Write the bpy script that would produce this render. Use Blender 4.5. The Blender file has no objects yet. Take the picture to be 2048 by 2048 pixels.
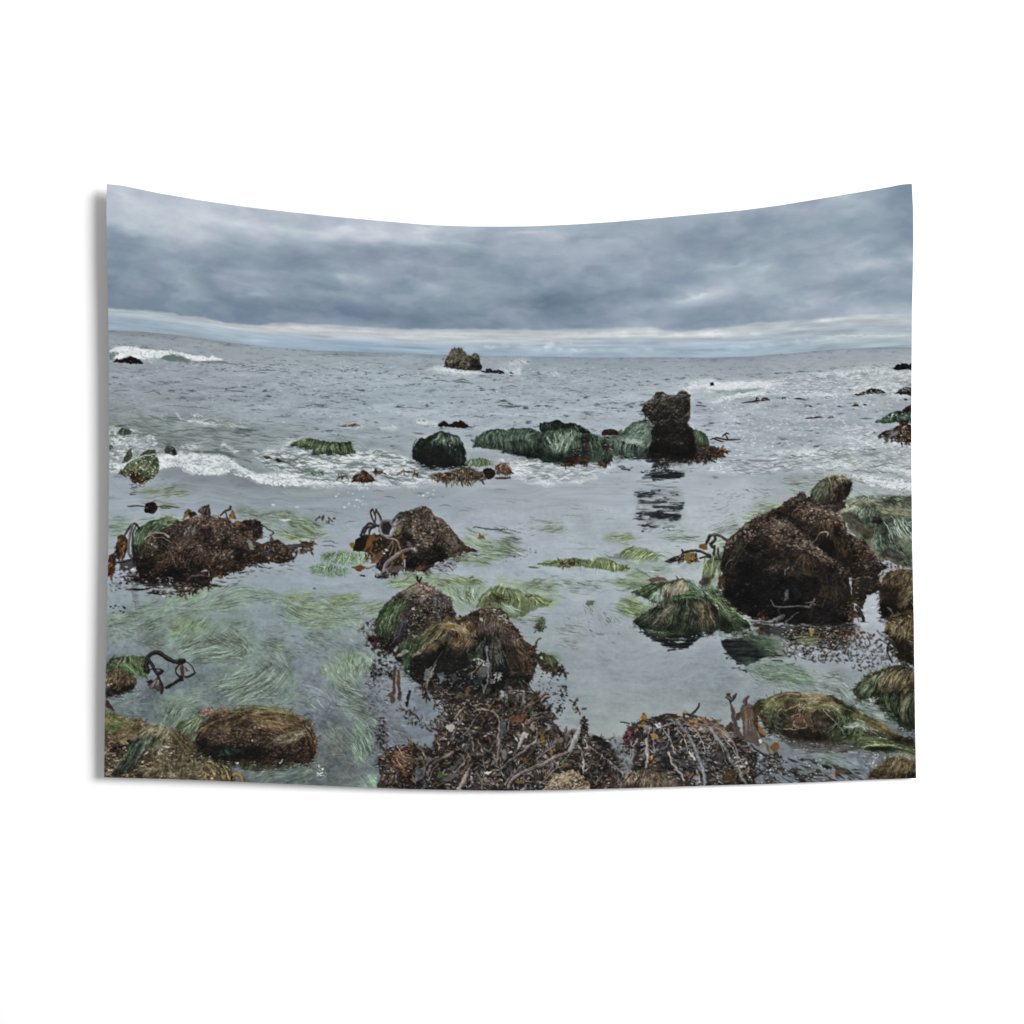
# A printed cloth tapestry hanging just clear of a white wall, lit from the upper right.
# The seascape printed on it is painted by the code below and stored as the cloth's dye colours.
import numpy as np, math
# ------------------------------------------------------------------ the picture printed on the cloth
# Painted by code: noise for sky and water, outlines for rocks, thousands of strokes for weed and grass.
OX, OY, CW, CH = 196, 356, 1652, 1240          # print canvas, in print pixels
RNG = np.random.default_rng(7)
YY, XX = np.mgrid[0:CH, 0:CW].astype(np.float32)
XX += OX; YY += OY
IMG = np.zeros((CH, CW, 3), np.float32)
f32 = np.float32
K = 4.6
TILE = dict(S1=(200,360,3.45), S2=(740,360,3.45), S3=(1280,360,3.45), A1=(200,640,K), A2=(600,640,K), A3=(1000,640,K),
            A4=(1420,640,K), B1=(200,960,K), B2=(600,960,K), B3=(1000,960,K), B4=(1420,940,K), C1=(200,1240,K),
            C2=(600,1240,K), C3=(1000,1240,K), C4=(1420,1240,K))
def Z(t, *xy):
    """points given on a study tile -> print pixels; a name inside the list switches tile"""
    out = []; ox, oy, k = TILE[t]
    it = list(xy); i = 0
    while i < len(it):
        if isinstance(it[i], str): ox, oy, k = TILE[it[i]]; i += 1
        else: out.append((ox + it[i]/k, oy + it[i+1]/k)); i += 2
    return np.array(out, f32)
def sstep(a, b, x):
    t = np.clip((x-a)/(b-a), 0, 1); return t*t*(3-2*t)
_T = np.random.default_rng(3).random((16, 256, 256)).astype(f32)
def noise(X, Y, seed=0):
    T = _T[seed % 16]; X = X + seed*17.3; Y = Y + seed*9.7
    xi = np.floor(X); yi = np.floor(Y); fx = X-xi; fy = Y-yi
    fx = fx*fx*(3-2*fx); fy = fy*fy*(3-2*fy)
    xi = xi.astype(np.int32) & 255; yi = yi.astype(np.int32) & 255
    x1 = (xi+1) & 255; y1 = (yi+1) & 255
    a = T[yi, xi]; b = T[yi, x1]; c = T[y1, xi]; d = T[y1, x1]
    return (a+(b-a)*fx) + ((c+(d-c)*fx) - (a+(b-a)*fx))*fy
def fbm(X, Y, seed=0, octv=4, gain=.5):
    s = 0; a = 1; t = 0
    for o in range(octv):
        s = s + a*noise(X*2**o, Y*2**o, seed+o); t += a; a *= gain
    return s/t
def curve(P, n):
    """smooth polyline through P, n samples"""
    P = np.asarray(P, f32)
    if len(P) == 2: return P[0] + (P[1]-P[0])*np.linspace(0, 1, n, dtype=f32)[:, None]
    Q = np.vstack([2*P[0]-P[1], P, 2*P[-1]-P[-2]])
    seg = np.linalg.norm(np.diff(P, axis=0), axis=1)+1e-6
    cs = np.concatenate([[0], np.cumsum(seg)]); u = np.linspace(0, cs[-1]*.99999, n)
    k = np.clip(np.searchsorted(cs, u, side='right')-1, 0, len(P)-2)
    t = ((u-cs[k])/seg[k])[:, None].astype(f32)
    a, b, c, d = Q[k], Q[k+1], Q[k+2], Q[k+3]
    return .5*((2*b)+(c-a)*t+(2*a-5*b+4*c-d)*t*t+(3*b-a-3*c+d)*t**3)
def win(x0, y0, x1, y1):
    return max(int(x0)-OX, 0), max(int(y0)-OY, 0), min(int(x1)+2-OX, CW), min(int(y1)+2-OY, CH)
def stroke(P, w, col, a=1., prof='taper', soft=.55):
    """one tapered, antialiased brush stroke along P"""
    P = np.asarray(P, f32); n = len(P); s = np.linspace(0, 1, n)
    if prof == 'taper': r = w*.5*(1-s*.85)
    elif prof == 'leaf': r = w*.5*np.sin(np.pi*(.06+.92*s))**.7
    elif prof == 'blade': r = w*.5*np.clip(np.minimum(s*5+.35, (1-s)*2.2+.12), 0, 1)
    else: r = np.full(n, w*.5)
    m = w*.5+1.5
    x0, y0, x1, y1 = win(P[:, 0].min()-m, P[:, 1].min()-m, P[:, 0].max()+m, P[:, 1].max()+m)
    if x1 <= x0 or y1 <= y0: return
    gx = np.arange(x0, x1, dtype=f32)+OX; gy = np.arange(y0, y1, dtype=f32)+OY
    best = None
    for i in range(n-1):
        ax, ay = P[i]; dx, dy = P[i+1]-P[i]; L = dx*dx+dy*dy+1e-6
        t = np.clip(((gx-ax)*dx)[None, :]/L + ((gy-ay)*dy)[:, None]/L, 0, 1)
        ex = gx[None, :]-ax-t*dx; ey = gy[:, None]-ay-t*dy
        d = np.sqrt(ex*ex+ey*ey) - (r[i]+(r[i+1]-r[i])*t)
        best = d if best is None else np.minimum(best, d)
    m = np.clip(.5-best/(2*soft), 0, 1)*a
    v = IMG[y0:y1, x0:x1]
    v += (np.asarray(col, f32)-v)*m[..., None]
def sdf(P, pad=8):
    """signed distance (inside > 0) to polygon, on its own window"""
    P = np.asarray(P, f32)
    x0, y0, x1, y1 = win(P[:, 0].min()-pad, P[:, 1].min()-pad, P[:, 0].max()+pad, P[:, 1].max()+pad)
    gx = XX[y0:y1, x0:x1]; gy = YY[y0:y1, x0:x1]
    d = np.full(gx.shape, 1e9, f32); ins = np.zeros(gx.shape, bool)
    n = len(P)
    for i in range(n):
        ax, ay = P[i]; bx, by = P[(i+1) % n]; dx = bx-ax; dy = by-ay
        t = np.clip(((gx-ax)*dx+(gy-ay)*dy)/(dx*dx+dy*dy+1e-6), 0, 1)
        d = np.minimum(d, np.hypot(gx-ax-t*dx, gy-ay-t*dy))
        if abs(dy) > 1e-9:
            c = ((ay > gy) != (by > gy)) & (gx < dx*(gy-ay)/dy+ax)
            ins ^= c
    return (x0, y0, x1, y1), gx, gy, np.where(ins, d, -d)
def blend(w, col, m):
    x0, y0, x1, y1 = w; v = IMG[y0:y1, x0:x1]
    v += (np.asarray(col, f32)-v)*m[..., None]
def patch(P, col, a=1., rough=3., rs=9., soft=1.2, seed=1):
    """flat-toned area with an uneven edge"""
    w, gx, gy, d = sdf(P, 14)
    d = d+(fbm(gx/rs, gy/rs, seed, 3)-.5)*2*rough
    blend(w, col, sstep(-soft, soft, d)*a)
def ramp(t, cols):
    cols = np.asarray(cols, f32); n = len(cols)-1
    t = np.clip(t, 0, .9999)*n; k = t.astype(int); f = (t-k)[..., None]
    return cols[k]*(1-f)+cols[k+1]*f
REG = {}                                         # outlines of the printed rocks, kept for the cloth's colour areas
def rock(P, cols, rough=3., rs=10., soft=.9, seed=1, sc=(26, 9, 3.2), emb=60, top=.35, dark=(), speck=.25, spc=(170, 160, 146), a=1., tint=None):
    """a printed boulder: rough outline, layered grain, light from above, pale barnacle specks"""
    w, gx, gy, d = sdf(P, 14)
    d = d+(fbm(gx/rs/1.3, gy/rs/1.3, seed, 4, .62)-.5)*2.9*rough
    y0, y1 = gy.min(), gy.max()
    h = .5*fbm(gx/sc[0], gy/sc[0], seed+2, 3)+.32*fbm(gx/sc[1], gy/sc[1], seed+5, 3)+.26*fbm(gx/sc[2], gy/sc[2]*1.1, seed+8, 2)
    gyh = np.gradient(h, axis=0); gxh = np.gradient(h, axis=1)
    t = .5*h + .28 + top*(.45-(gy-y0)/(y1-y0)) - .1
    t = t + np.clip(gyh*3.2+gxh*1.0, -.35, .35)
    t = t - .10*sstep(9, 0, d)*0
    for (cx, cy, rx, ry, k) in dark:
        t = t - k*np.exp(-((gx-cx)/rx)**2-((gy-cy)/ry)**2)
    c = ramp(t, cols)
    if tint is not None:
        q = sstep(.5, .72, fbm(gx/17, gy/13, seed+3, 3))[..., None]*np.clip(t*1.6, 0, 1)[..., None]
        c = c*(1-q*.7)+np.asarray(tint, f32)*q*.7
    if speck:
        s = noise(gx/2.1, gy/2.1, seed+11)*sstep(.42, .65, fbm(gx/14, gy/14, seed+6, 2))
        q = (sstep(.66, .86, s)*np.clip(t*2-.15, 0, 1)*speck*2)[..., None]
        c = c+(np.asarray(spc, f32)-c)*np.clip(q, 0, 1)
    c = c*(.93+.14*noise(gx/1.4, gy/1.4, seed+4)[..., None])
    blend(w, c, sstep(-soft, soft, d)*a)
def pick(cols, v=.19):
    c = np.asarray(cols[RNG.integers(len(cols))], f32)
    return np.clip(c*RNG.uniform(1-v, 1+v*1.15)+RNG.uniform(-4, 4, 3), 0, 255)
def comb(guides, n, cols, w=(.7, 1.5), a=(.55, .95), jit=3., f0=(0, .35), f1=(.55, 1.), prof='blade', np_=7, fade=None):
    """hair or grass: strokes laid between neighbouring guide curves"""
    G = np.array([curve(g, 14) for g in guides])
    L = [np.linalg.norm(G[i]-G[i+1], axis=1).mean()+2 for i in range(len(G)-1)]
    L = np.array(L)/np.sum(L); ss = np.linspace(0, 13, 14)
    for _ in range(n):
        k = RNG.choice(len(L), p=L); t = RNG.random()
        c = G[k]*(1-t)+G[k+1]*t
        u0 = RNG.uniform(*f0); u1 = max(RNG.uniform(*f1), u0+.15)
        s = np.linspace(u0, min(u1, 1), np_)*13
        P = np.stack([np.interp(s, ss, c[:, 0]), np.interp(s, ss, c[:, 1])], 1)
        P = P+RNG.normal(0, jit*.5, 2)+np.linspace(-.5, 1, np_)[:, None]*RNG.normal(0, jit, 2)
        col = pick(cols, .40)
        if fade is not None: col = col*(1-fade*u0)
        stroke(P, RNG.uniform(*w)*.85, col, RNG.uniform(*a), prof)
def inside(P, n):
    P = np.asarray(P, f32); out = []
    lo = P.min(0); hi = P.max(0)
    while len(out) < n:
        q = RNG.uniform(lo, hi, (n*2, 2)); ins = np.zeros(len(q), bool)
        for i in range(len(P)):
            ax, ay = P[i]; bx, by = P[(i+1) % len(P)]
            if abs(by-ay) > 1e-6: ins ^= ((ay > q[:, 1]) != (by > q[:, 1])) & (q[:, 0] < (bx-ax)*(q[:, 1]-ay)/(by-ay)+ax)
        out += list(q[ins])
    return np.array(out[:n], f32)
def floatgrass(P, n, ang, cols, ln=(14, 34), w=(.7, 1.4), a=(.3, .7), wob=.35, fs=40., seed=2, bend=.5):
    """grass blades drifting on water; ang(x, y) or a number gives the flow in degrees (0 = to the right)"""
    Q = inside(P, n)+RNG.normal(0, 5, (n, 2)).astype(f32)
    nz = fbm(Q[:, 0]/fs, Q[:, 1]/fs, seed, 2)
    for (x, y), z in zip(Q, nz):
        th = math.radians(ang(x, y) if callable(ang) else ang)+(z-.5)*2*wob*2+RNG.normal(0, wob*.3)
        L = RNG.uniform(*ln); b = RNG.normal(0, bend); s = np.linspace(-.5, .5, 6)
        tt = th+b*s
        dx = np.cos(tt)*L/6; dy = np.sin(tt)*L/6*.8
        pts = np.stack([x-L*.4*math.cos(th)+np.cumsum(dx), y-L*.3*math.sin(th)+np.cumsum(dy)], 1)
        stroke(pts, RNG.uniform(*w), pick(cols, .28), RNG.uniform(*a), 'leaf')
def leaf(x, y, L, ang, w, cols, hl=None, bend=.6, a=.95, shadow=True):
    """a kelp blade: dark under edge, body, wet glint"""
    s = np.linspace(0, 1, 7); tt = math.radians(ang)+RNG.normal(0, bend)*(s-.3)
    P = np.stack([x+np.cumsum(np.cos(tt))*L/7, y+np.cumsum(np.sin(tt))*L/7], 1)
    if shadow: stroke(P+(.8, 1.6), w*1.1, (26, 24, 22), .5, 'leaf', .9)
    stroke(P, w*RNG.uniform(.6, 1.35), pick(cols), a*RNG.uniform(.7, 1), 'leaf', .7)
    if hl is not None:
        i = RNG.integers(0, 3); off = RNG.uniform(-.25, .05)*w
        stroke(P[i:i+RNG.integers(3, 5)]+(0, off), w*RNG.uniform(.25, .55), pick([hl]), RNG.uniform(.5, .95), 'leaf')
def scatter(P, n, cols, ln=(6, 18), w=(2, 5), ang=lambda x, y: RNG.uniform(0, 360), hl=(176, 180, 184), ph=.4, **k):
    Q = inside(P, n); Q = Q[np.argsort(Q[:, 1]+RNG.normal(0, 25, n))]
    for x, y in Q:
        leaf(x, y, RNG.uniform(*ln), ang(x, y), RNG.uniform(*w), cols, hl if RNG.random() < ph else None, **k)
def dots(P, n, cols, r=(.8, 2.2), a=(.5, 1.), flat=1.5):
    for x, y in inside(P, n):
        q = RNG.uniform(*r); ang = RNG.uniform(-.5, .5) if flat > 1 else RNG.uniform(0, 6.3)
        d = np.array([math.cos(ang), math.sin(ang)])*q*(flat-1+.1)
        stroke(np.array([(x, y)-d, (x, y)+d]), q*1.5, pick(cols), RNG.uniform(*a), 'flat')
def tube(P, w, col, hl=(150, 150, 150), n=16, a=1., prof='flat', ha=.6):
    """a kelp stipe: dark round stem with a pale upper side"""
    c = curve(P, n); stroke(c+(.6, .9), w*1.1, np.asarray(col)*.45, a*.8, prof); stroke(c, w, col, a, prof)
    if hl is not None: stroke(c+(-.12*w, -.22*w), w*.38, hl, ha, prof)
def foam(P, dens, col=(226, 231, 234), lace=6., seed=1, soft=10., a=1., stretch=1.8, vary=18.):
    """broken white water: lacy where thin, solid where dense"""
    w, gx, gy, d = sdf(P, 16)
    m = sstep(-soft, soft, d+(fbm(gx/22, gy/12, seed, 3)-.5)*14)
    wx = gx+(fbm(gx/14, gy/9, seed+1, 2)-.5)*16; wy = gy+(fbm(gx/14, gy/9, seed+3, 2)-.5)*9
    r = 1-np.abs(fbm(wx/(lace*stretch), wy/lace, seed+2, 3, .6)*2-1)
    big = fbm(gx/(vary*stretch), gy/vary, seed+5, 2)
    q = r*.75+big*.5+(dens-.5)*1.0
    k = sstep(.90, 1.12, q)*m*a
    c = np.asarray(col, f32)*(.86+.2*fbm(gx/3.0, gy/2.2, seed+7, 2)[..., None])
    blend(w, np.clip(c, 0, 246), k)

def closed(P, n):
    P = np.asarray(P, f32); return curve(np.vstack([P, P[:1]]), n)
def tone(x, y):
    i = int(np.clip(x-OX, 0, CW-1)); j = int(np.clip(y-OY, 0, CH-1)); return IMG[j, i].copy()
def fringe(P, n, L=(3, 9), down=.5, w=(.8, 1.7), a=(.5, .95), only=None):
    """stray blades and crumbs that break an outline, in the colours found just inside it"""
    c = closed(P, 240); ar = np.sum(c[:-1, 0]*c[1:, 1]-c[1:, 0]*c[:-1, 1]); sg = 1 if ar > 0 else -1
    for _ in range(n):
        k = RNG.integers(1, 239); t = c[k+1]-c[k-1]; t = t/(np.linalg.norm(t)+1e-6); nr = np.array([t[1], -t[0]])*sg
        if only is not None and not only(c[k][0], c[k][1], nr): continue
        q = c[k]-nr*RNG.uniform(2, 9)+t*RNG.normal(0, 4); col = tone(*q)*RNG.uniform(.7, 1.15)
        l = RNG.uniform(*L); d = nr+t*RNG.normal(0, .8)+np.array([0, down*RNG.random()]); d = d/np.linalg.norm(d)
        p0 = c[k]-nr*2.5; stroke(curve(np.array([p0, p0+d*l*.55+RNG.normal(0, .8, 2), p0+d*l+np.array([0, down*2])]), 5), RNG.uniform(*w), col, RNG.uniform(*a), 'blade')
def waterline(P, n=60, drop=16, dark=.55, a=.6, xr=None):
    """dark broken reflections and a few glints along the foot of a rock"""
    c = closed(P, 240); ar = np.sum(c[:-1, 0]*c[1:, 1]-c[1:, 0]*c[:-1, 1]); sg = 1 if ar > 0 else -1
    for _ in range(n*3):
        k = RNG.integers(1, 239); t = c[k+1]-c[k-1]; t = t/(np.linalg.norm(t)+1e-6); ny = -t[0]*sg
        if ny < .35 or (xr and not xr[0] < c[k][0] < xr[1]): continue
        n -= 1
        if n < 0: break
        o = RNG.random()**1.8*drop; x, y = c[k]+(RNG.normal(0, 5), o); col = tone(c[k][0], c[k][1]-RNG.uniform(3, 9))*dark
        l = RNG.uniform(6, 24)*(1-.5*o/drop); stroke(curve(np.array([(x-l/2, y+RNG.normal(0, .8)), (x, y+RNG.normal(0, .6)), (x+l/2, y+RNG.normal(0, .8))]), 5), RNG.uniform(1, 3.2), col, a*(1-.6*o/drop), 'leaf')
        if RNG.random() < .25: stroke(np.array([(x, y+2), (x+RNG.uniform(1, 5), y+2+RNG.normal(0, .5))]), RNG.uniform(.8, 1.5), (204, 208, 214), .7, 'flat')
def caps(P, n, ln=(5, 16), w=(.8, 2.2), col=(226, 231, 234), a=(.4, .9), tilt=0.):
    """scraps and streaks of white water"""
    for x, y in inside(P, n):
        L = RNG.uniform(*ln); s = np.linspace(-.5, .5, 6); b = RNG.normal(0, .12)*L
        stroke(np.stack([x+s*L, y+b*(1-4*s*s)+RNG.normal(0, .8, 6)+s*L*(tilt+RNG.normal(0, .1))], 1), RNG.uniform(*w), np.asarray(col)*RNG.uniform(.88, 1.05), RNG.uniform(*a), 'leaf')

def frond(t, q, n, L, w, cols, hl=(182, 184, 188), rib=(96, 88, 82), rw=2.6, ph=.45):
    """kelp frond: a stipe with leaflets to both sides"""
    c = curve(Z(t, *q), n+1)
    for i in range(n):
        d = c[i+1]-c[i]; th = math.degrees(math.atan2(d[1], d[0])); f = .55+.45*math.sin(math.pi*(i+.5)/n)
        for sg in (-1, 1):
            if RNG.random() < .9: leaf(c[i][0], c[i][1], L*f*RNG.uniform(.7, 1.2), th+sg*RNG.uniform(32, 74), w*RNG.uniform(.7, 1.25), cols, hl if RNG.random() < ph else None, .45)
    stroke(c+(.5, 1), rw*1.2, (34, 30, 28), .7, 'flat'); stroke(c, rw, rib, 1, 'flat'); stroke(c+(-.3, -.5), rw*.4, tuple(min(230, v+56) for v in rib), .8, 'flat')
def swirl(P, n, L, w, cols, hl, ph, fs=46., seed=3, turn=300):
    """kelp blades lying in locally agreeing directions"""
    Q = inside(P, n); Q = Q[np.argsort(Q[:, 1]+RNG.normal(0, 30, n))]; z = fbm(Q[:, 0]/fs, Q[:, 1]/fs, seed, 2)
    for (x, y), a_ in zip(Q, z): leaf(x, y, RNG.uniform(*L), (a_-.5)*2*turn+RNG.normal(0, 22), RNG.uniform(*w), cols, hl if RNG.random() < ph else None, .5)

def strands(P, ang, cols, a=.5, soft=14., sx=46., sy=2.6, wob=26., seed=1, lo=.42, hi=.66):
    """weed seen through the water: long soft streaks along the flow"""
    w, gx, gy, d = sdf(P, 24); th = math.radians(ang); c_, s_ = math.cos(th), math.sin(th)
    wx = gx+(fbm(gx/70, gy/50, seed, 2)-.5)*wob*2; wy = gy+(fbm(gx/70, gy/50, seed+4, 2)-.5)*wob*2
    u = (wx*c_+wy*s_); v = (-wx*s_+wy*c_)
    m = sstep(-soft, soft, d+(fbm(gx/34, gy/22, seed+2, 3)-.5)*44)
    n = .6*fbm(u/sx, v/sy, seed+1, 3, .55)+.4*fbm(u/sx/2.2, v/(sy*3.2), seed+5, 2)
    t = np.clip((n-.28)/.44, 0, 1); k = sstep(lo, hi, .55*n+.45*fbm(u/60, v/20, seed+7, 2)+.06)
    blend(w, ramp(t, cols), m*a*(.25+.75*k))
# ---- edges of the cloth, horizon and cloud base, as traced curves
def tr(*xy): a = np.array(xy, np.float64).reshape(-1, 2); return a[:, 0], a[:, 1]
TOPX, TOPY = tr(213.9,368.7, 246,371.8, 316,386.7, 403,401.5, 490,414, 577,424, 668,433.5, 760,442, 856,450.2, 937,453.2, 1001,453.6, 1059,453, 1146,449.3, 1220,444.5, 1300,437.7, 1396,429, 1483,421, 1555,411.6, 1642,397.5, 1729,383.0, 1780,374, 1801,369.5, 1823,367.8)
BOTX, BOTY = tr(207.6,1555, 300,1557.5, 395.6,1560.5, 500,1565, 620,1570.5, 720,1575, 817,1579, 920,1581.3, 1020,1582.3, 1130,1581, 1282,1577, 1420,1572.5, 1540,1569, 1637,1565.5, 1740,1561, 1834.8,1557.8)
LEFY, LEFX = tr(369,214.2, 423,213.4, 505,214.2, 617,217, 740,218.4, 960,218.6, 1090,217, 1243,213.5, 1392,209.8, 1555,207.6)
RIGY, RIGX = tr(368,1823, 418,1825.6, 505,1826, 621,1823.4, 814,1822.3, 940,1822.8, 1092,1825, 1244,1828.5, 1457,1832.2, 1558,1834.8)
HORX, HORY = tr(190,660, 219,661, 287,663.5, 352,669.3, 417,679, 483,688, 550,695.5, 620,700, 774,706, 883,709.6, 1020,712.4, 1217,715, 1420,715.2, 1507,712.2, 1594,706, 1681,697.6, 1746,695.3, 1850,694.6)
EDGX, EDGY = tr(190,617, 264,618.8, 322,624.5, 380,633, 410,634.5, 449,645, 519,649.5, 577,647, 635,649, 760,655, 856,657.5, 972,657, 1088,660.5, 1204,657, 1300,653.5, 1330,660, 1396,660, 1468,650, 1541,644, 1628,638, 1700,631, 1850,629)
def smooth1(X, Y):
    x = np.arange(OX-20, OX+CW+20); y = np.interp(x, X, Y); k = np.hanning(31); k /= k.sum()
    return x, np.convolve(np.pad(y, 15, mode='edge'), k, 'valid')
def grid(X, Y, gx, gy, V):
    """smooth interpolation of a coarse table V[row, col] at positions X, Y"""
    V = np.asarray(V, f32)
    def ix(p, g):
        g = np.asarray(g, f32); k = np.clip(np.searchsorted(g, p, side='right')-1, 0, len(g)-2)
        t = np.clip((p-g[k])/(g[k+1]-g[k]), 0, 1); return k, (t*t*(3-2*t)*.6+t*.4).astype(f32)
    i, t = ix(X, gx); j, s = ix(Y, gy)
    if V.ndim == 3: t = t[..., None]; s = s[..., None]
    return (V[j, i]*(1-t)+V[j, i+1]*t)*(1-s)+(V[j+1, i]*(1-t)+V[j+1, i+1]*t)*s
xs = np.arange(OX, OX+CW)
top1 = np.interp(xs, TOPX, TOPY).astype(f32); hx, hy = smooth1(HORX, HORY); hor1 = np.interp(xs, hx, hy).astype(f32)
edg1 = np.interp(xs, EDGX, EDGY).astype(f32)
# ---- sky: a table of cloud tones (columns across, rows from the cloth's edge down to the cloud base) plus drifting noise
N0 = 720-OY
X, Y = XX[:N0], YY[:N0]
SKX = [215,290,390,490,600,700,800,900,1000,1100,1200,1300,1400,1500,1600,1700,1823]
SKY = np.array([[198,204,196,165,158,148,143,140],[196,203,203,178,158,150,145,140],[196,206,190,168,155,146,156,145],[198,204,176,165,160,158,142,140],
 [196,208,190,155,156,152,145,150],[196,212,162,148,168,160,142,145],[200,200,158,160,152,164,140,148],[190,184,165,165,160,155,145,150],
 [185,176,180,160,155,148,150,155],[190,165,168,168,160,135,140,155],[175,160,172,168,158,145,148,160],[178,178,172,165,158,146,170,165],
 [176,160,152,162,160,185,155,150],[172,152,156,172,178,168,152,152],[172,160,156,158,160,162,172,160],[190,165,158,165,168,160,160,175],
 [155,155,155,155,180,162,160,182]], f32).T
SKY[:3, :3] += 8; SKY[:2, 3:6] += 4
slope = np.gradient(hor1)                                    # the print sags with the cloth
Yw = Y-(hor1*.75+top1*.25)[None, :]
w1 = fbm(X/90, Yw/38, 1, 3)-.5; w2 = fbm(X/80, Yw/34, 4, 3)-.5
e = (Y-top1)/(edg1-top1)
Lm = grid(X+w1*60, np.clip(e+w2*.16, 0, 1), SKX, np.linspace(0, 1, 8), SKY)
n = fbm((X+w2*50)/84, (Yw+w1*24)/38, 2, 6, .52)-.5
n2 = fbm((X+w1*60)/46, (Yw+w2*24)/15, 7, 4, .55)-.5
n3 = 1-np.abs(fbm((X+w1*20)/30, (Yw+w2*30)/15, 11, 4, .6)*2-1)
nb = sstep(.36, .64, fbm((X+w2*40)/95, (Yw+w1*20)/40, 8, 4, .5))-.5; nc = sstep(.36, .64, fbm((X+w1*30)/44, (Yw+w2*16)/21, 13, 4, .5))-.5
Lm = Lm+n*36+nb*9+nc*6+n2*9+(n3-.72)*3
WISP = [('S1',1070,785,100,26,0,20),('S1',1060,650,75,20,5,10),('S1',1690,690,55,45,0,14),('S1',1840,705,60,36,0,13),('S1',1600,770,150,40,5,9),('S1',1330,990,46,12,0,24),('S1',170,110,90,30,28,16),
 ('S1',640,740,75,40,20,11),('S1',800,880,190,40,25,7),('S1',1740,335,140,22,0,13),('S1',1330,340,200,26,5,9),('S1',80,310,80,40,10,-6),('S2',350,350,120,26,-4,16),('S2',1080,368,130,18,-8,16),('S2',640,438,260,16,3,11),
 ('S2',430,730,55,28,10,11),('S2',310,680,60,26,0,10),('S2',700,900,330,18,2,9),('S2',300,560,80,36,0,8),('S2',1330,840,190,60,-4,-9),('S2',1180,610,100,26,0,8),('S2',1600,430,150,18,-8,8),('S2',1880,410,60,22,-10,10),
 ('S3',330,830,180,26,-14,24),('S3',430,790,70,14,-20,14),('S3',690,580,60,20,-30,15),('S3',880,612,60,18,-24,13),('S3',560,610,120,18,-6,10),('S3',1430,470,130,18,-26,8),('S3',1560,410,70,16,-26,5),('S3',1850,538,44,12,10,24),
 ('S3',1620,590,250,36,-8,14),('S3',1645,680,40,8,-12,11),('S3',1490,780,40,8,-22,12),('S3',1370,825,46,14,-35,10),('S3',1180,850,90,44,-20,12),('S3',1000,910,190,22,-12,9),('S3',820,570,80,26,10,-10),('S3',250,430,200,40,-5,-6),('S3',480,960,130,20,-5,-8),('S3',1800,60,90,40,0,-8)]
gx_, gy_ = X+n2*26+n*20, Y+n*14+n2*14
for t_, cx, cy, rx, ry, ang, k in WISP:
    px, py = Z(t_, cx, cy)[0]; rx /= 3.45; ry /= 3.45; a_ = math.radians(ang)
    dx = gx_-px; dy = gy_-py
    u = (dx*math.cos(a_)+dy*math.sin(a_))/rx; v = (-dx*math.sin(a_)+dy*math.cos(a_))/ry
    Lm = Lm+k*np.exp(-(u*u+v*v)**.8)*(1.05+1.3*n2+1.0*n)
q = np.clip((Lm-140)/74, -.35, 1.1)[..., None]
sky = np.array((123,140,158), f32)*(1-q)+np.array((205,213,222), f32)*q
pq = (fbm(X/70, Y/40, 12, 3)-.5)[..., None]                  # violet and teal drift in the greys
sky = sky+pq*np.array((5,-3,3), f32)
# clear band under the cloud base
t = ((Y-edg1)/(hor1-edg1))
s1 = fbm(X/95+w1, Yw/4.6, 5, 3); s2 = fbm(X/42, Yw/7, 9, 4)
BX = [215,330,450,560,700,860,1000,1150,1300,1450,1600,1700,1823]
BY = [0,.22,.45,.7,1]
BAND = np.array([[(188,200,208),(180,194,202),(160,180,200),(158,180,200),(160,182,196)],[(184,196,203),(178,193,202),(172,190,203),(166,186,202),(166,187,200)],
 [(192,200,206),(188,199,207),(172,190,204),(166,188,204),(160,184,200)],[(186,194,203),(206,209,214),(178,194,206),(160,184,205),(158,181,199)],
 [(182,194,204),(204,210,215),(190,202,210),(152,178,202),(152,178,200)],[(182,194,203),(204,211,215),(192,203,210),(160,183,202),(154,179,200)],
 [(178,190,200),(198,206,212),(196,206,212),(168,188,204),(158,182,202)],[(172,185,196),(206,211,213),(184,197,208),(168,188,205),(158,183,204)],
 [(198,205,210),(206,212,215),(168,184,199),(161,181,199),(162,183,199)],[(180,192,202),(200,207,211),(176,192,206),(162,185,204),(158,183,202)],
 [(186,196,204),(186,197,206),(178,192,204),(170,188,202),(160,183,200)],[(200,207,212),(186,197,205),(172,187,199),(184,196,203),(160,183,199)],
 [(196,205,210),(186,198,206),(170,186,199),(178,194,203),(160,184,198)]], f32).transpose(1, 0, 2)
band = grid(X, np.clip(t+(s2-.5)*.16, 0, 1), BX, BY, BAND)+((s1-.5)*40)[..., None]+((s2-.5)*34)[..., None]-6*(1-.5*np.clip(t, 0, 1))[..., None]
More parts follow.
